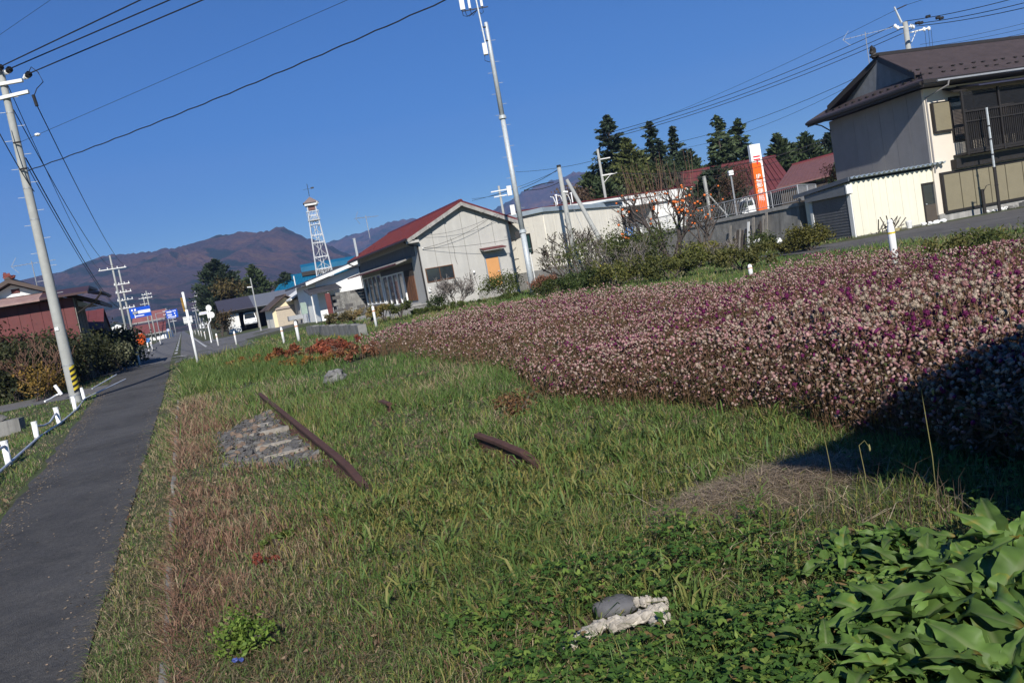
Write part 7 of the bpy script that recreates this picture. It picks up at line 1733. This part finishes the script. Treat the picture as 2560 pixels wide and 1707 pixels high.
# ---- dead leaves and litter in the turf
def litter():
    x, y, r, u, v = grass_at(15000, 1.8, 14, -46, 38); N = len(x)
    c = np.stack([x, y, gh(x, y) + .012 + .03 * rng.random(N)], 1)
    col = lerp3((.09, .055, .035), (.30, .21, .13), rng.random(N)); vv, ff = rot_quads(c, rng.uniform(.008, .02, N) * np.maximum(1, r / 5), rng, aspect=.4)
    o = fast('leaf_litter', vv, ff, leaf, np.repeat(col, 4, 0)); tag(o, 'small brown dead leaves and litter among the grass', 'leaves', kind='stuff')
    n = 7000; u = rng.uniform(1.5, 33, n); s_ = rng.random(n) < .5; v = np.where(s_, -.86 - np.abs(rng.normal(size=n)) * .10, vleft(u) + .1 + np.abs(rng.normal(size=n)) * .16); X, Y = uv2xy(u, v)
    c = np.stack([X, Y, gh(X, Y) + .022], 1); vv, ff = rot_quads(c, rng.uniform(.006, .018, n), rng, dirs=np.stack([rng.normal(size=n), rng.normal(size=n), 0 * u], 1), flat=.7, aspect=.35)
    o = fast('path_edge_litter', vv, ff, leaf, np.repeat(lerp3((.10, .075, .05), (.30, .24, .17), rng.random(n)), 4, 0)); tag(o, 'dry grass bits and grit strewn along the footpath edges', 'litter', kind='stuff')
litter()
# ---- heaped dry stalks
def straw():
    N = 9000; a = rng.random(N) * 6.283; rr = np.sqrt(rng.random(N)); x = 1.22 + .70 * rr * np.cos(a) + .25 * rr * np.sin(a); y = 4.35 + .40 * rr * np.sin(a) + .12 * rr * np.cos(a)
    z = gh(x, y) + .01 + (.085 * (1 - rr ** 2) + .02) * rng.random(N); c = lerp3((.24, .18, .12), (.48, .385, .275), rng.random(N)) * np.where(rng.random(N) < .3, .6, 1)[:, None]
    A = blades(x, y, z, rng.uniform(.012, .035, N), np.full(N, .0038), rng.uniform(3.0, 9.0, N), c, rng, 2)
    n = 300; x = rng.uniform(.4, 2.0, n); y = rng.uniform(3.3, 5.0, n); A2 = blades(x, y, gh(x, y) + .03, rng.uniform(.05, .12, n), np.full(n, .005), rng.uniform(2, 4, n), lerp3((.35, .28, .18), (.5, .42, .3), rng.random(n)), rng, 2)
    put('dead_stalks', [A, A2], grassm, 'flattened heap of grey brown dead stalks beside the leafy plants', cat='straw')
    n = 170; x = rng.uniform(1.0, 1.9, n); y = rng.uniform(3.3, 3.85, n); c = lerp3((.10, .07, .05), (.2, .14, .1), rng.random(n))
    put('standing_stalks', [blades(x, y, gh(x, y), rng.uniform(.12, .34, n), np.full(n, .003), rng.uniform(.1, .6, n), c, rng, 2)], grassm, 'thin standing dead stems in front of the stalk heap', cat='straw')
straw()
# ---- big-leaved docks
def dock_leaf(seed, L=1.0, W=.30, curl=.35, wave=.05):
    rg = random.Random(seed); nl, nw = 22, 8; v = []; f = []; c = []
    ph = rg.uniform(0, 6); bend = rg.uniform(-.12, .12)
    for i in range(nl + 1):
        t = i / nl; w_ = W * (math.sin(math.pi * min(1, t * .9 + .08)) ** .75) * (1 - .18 * t) if t < 1 else 0.004
        if t < .14: w_ = max(.012, w_ * (t / .14) ** 1.6)
        zc = curl * (math.sin(t * 2.5) * .55) - curl * .6 * t * t
        for j in range(nw + 1):
            s = (j / nw - .5) * 2; edge = abs(s)
            wv = wave * edge ** 1.6 * math.sin(t * 19 + ph + (1.9 if s > 0 else 0)) + .45 * wave * math.sin(t * 43 + ph * 2 + s) * edge ** 2
            q = (t * 13 - edge * 1.6); rib = .011 * abs(math.sin(q * math.pi)) * min(1, edge * 3) * (1 - edge * .6)
            v.append((t * L * .96, bend * t * t + s * w_ * (1 + .10 * math.sin(t * 31 + ph) * edge), zc * L + .30 * w_ * edge ** 1.3 + wv + rib - (.014 if edge < .05 else 0)))
            vein = max(0, 1 - abs(math.sin(q * math.pi)) * 4) * min(1, edge * 4)
            cc = np.array([.085, .150, .030]) * (.9 + .25 * rg.random()) + np.array([.05, .06, .03]) * (.45 * vein)
            if edge < .05: cc = np.array([.15, .20, .075])
            c.append(cc)
    for i in range(nl):
        for j in range(nw): a = i * (nw + 1) + j; f.append((a, a + 1, a + nw + 2, a + nw + 1))
    return np.array(v), np.array(f), np.array(c)
def docks():
    lm = leafmat('dock_leaf_surface', trans=.25, rough=.55, spec=.3)
    ms = []
    for k in range(12):
        v, f, c = dock_leaf(k, W=[.14, .17, .13, .19, .15, .16, .18][k % 7], curl=[.35, .5, .3, .45, .6, .2, .4][k % 7] * (1 + .1 * (k > 6)), wave=[.035, .05, .04, .055, .05, .035, .06][k % 7])
        c = c * (.72 + .13 * (k % 5)); sp_ = fbm(v[:, 0] * 9 + k, v[:, 1] * 9, 300 + k, 3); c = np.where((sp_ > (.80 if k % 4 else .66))[:, None], c * np.array([1.6, 1.1, .8]), c); tp_ = (v[:, 0] > .9) & (k % 6 == 1); c[tp_] = c[tp_] * np.array([2.0, .9, .8]); o = fast('leaf', v, f, lm, c, smooth=True); ms.append(o.data); bpy.data.objects.remove(o)
    rr = random.Random(17)
    spots = [((2490, 1545), 17, .50, 'large dock plant with wavy broad leaves at the picture corner'), ((2360, 1590), 14, .42, 'dock plant with overlapping leaves left of the corner plant'), ((2300, 1440), 11, .36, 'dock plant whose leaf faces the straw heap'), ((2520, 1400), 12, .42, 'dock plant at the edge of the black shadow'), ((2200, 1690), 11, .34, 'low dock plant at the bottom picture edge'), ((2530, 1720), 13, .42, 'dock plant cut by the bottom right picture corner'), ((2130, 1500), 10, .28, 'small dock plant among the low lobed weeds'), ((2420, 1470), 12, .42, 'dock plant in the middle of the dock patch'), ((1990, 1560), 8, .24, 'smallest dock plant towards the white fragments'), ((2120, 1400), 10, .30, 'dock plant nearest the heap of dead stalks'), ((2230, 1580), 12, .36, 'dock plant at the left rim of the dock patch'), ((2060, 1640), 9, .28, 'low dock plant near the bottom edge by the lobed weeds'), ((2250, 1370), 9, .30, 'dock plant at the upper rim of the patch below the dead stalks'), ((2330, 1690), 12, .36, 'dock plant at the bottom edge inside the patch')]
    for (px, py), n, L, lb in spots:
        p = G(px, py, .06); t = thing('dock_plant', lb, 'leafy plant', (p.x, p.y, gz(p.x, p.y) + .01))
        st = MB().lathe([(.02, -.02), (.012, .03)], 6).build('crown_base', M('dock_base', (.10, .04, .03)), t)
        a0 = rr.uniform(0, 6.28)
        n = int(n * 1.6)
        for k in range(n):
            o = link('leaf', rr.choice(ms), t); f = k / n
            o.location = (0, 0, .01 + .02 * rr.random()); o.rotation_euler = (rr.uniform(-.35, .35), -(.20 + .75 * f * rr.uniform(.7, 1.2)), a0 + k * 2.4 + rr.uniform(-.3, .3)); s = L * rr.uniform(.55, 1.02) * (1 - .25 * f); o.scale = (s, s * rr.uniform(.9, 1.15), s)
docks()
for k, (px, py, h, lb) in enumerate(((2345, 1285, .62, 'tall lone grass stalk standing against the black shadow'), (2080, 1225, .34, 'short drooping grass head at the shadow tip'), (2165, 1235, .30, 'second drooping grass head at the shadow tip'))):
    p = G(px, py, .1); t = thing('grass_stalk', lb, 'grass stalk', (p.x, p.y, .05)); MB().tube([(0, 0, 0), (.01, 0, h * .5), (0, 0, h), (.03, 0, h + .02), (.05, 0, h - .02)], .0019, n=4, r2=.0012).build('stem', M('stalk_green', (.22, .20, .08)), t); MB().blob((.05, 0, h - .02), .005, .004, .016, k, .3).build('seed_head', M('stalk_green', (.22, .20, .08)), t)
p = G(610, 1600, .05); broad('bright yellow green weed cluster in the reddish dry grass', (p.x, p.y, .0), .16, .20, 201, (.07, .13, .02), (.16, .22, .04), name='weed_cluster', cat='weeds', n=800, ls=.014, clumps=14, stems=4)
p = G(655, 1370, .03); broad('small green weed rosette beside the reddish clod', (p.x + .1, p.y, .0), .10, .16, 202, (.08, .12, .03), (.14, .18, .04), name='weed_cluster', cat='weeds', n=200, ls=.02, clumps=6, stems=3)
p = G(668, 1405, .03); broad('reddish leaved weed in the dry grass', (p.x, p.y, .0), .09, .09, 204, (.14, .035, .025), (.24, .07, .04), name='weed_cluster', cat='weeds', n=160, ls=.018, clumps=6, stems=3)
p = G(1290, 1010, .2); broad('orange brown dead bush at the step in the flower field edge', (p.x, p.y + .25, .0), .30, .28, 203, (.11, .06, .03), (.20, .11, .05), name='dead_bush', cat='weeds', n=600, ls=.022, clumps=10, stems=8)
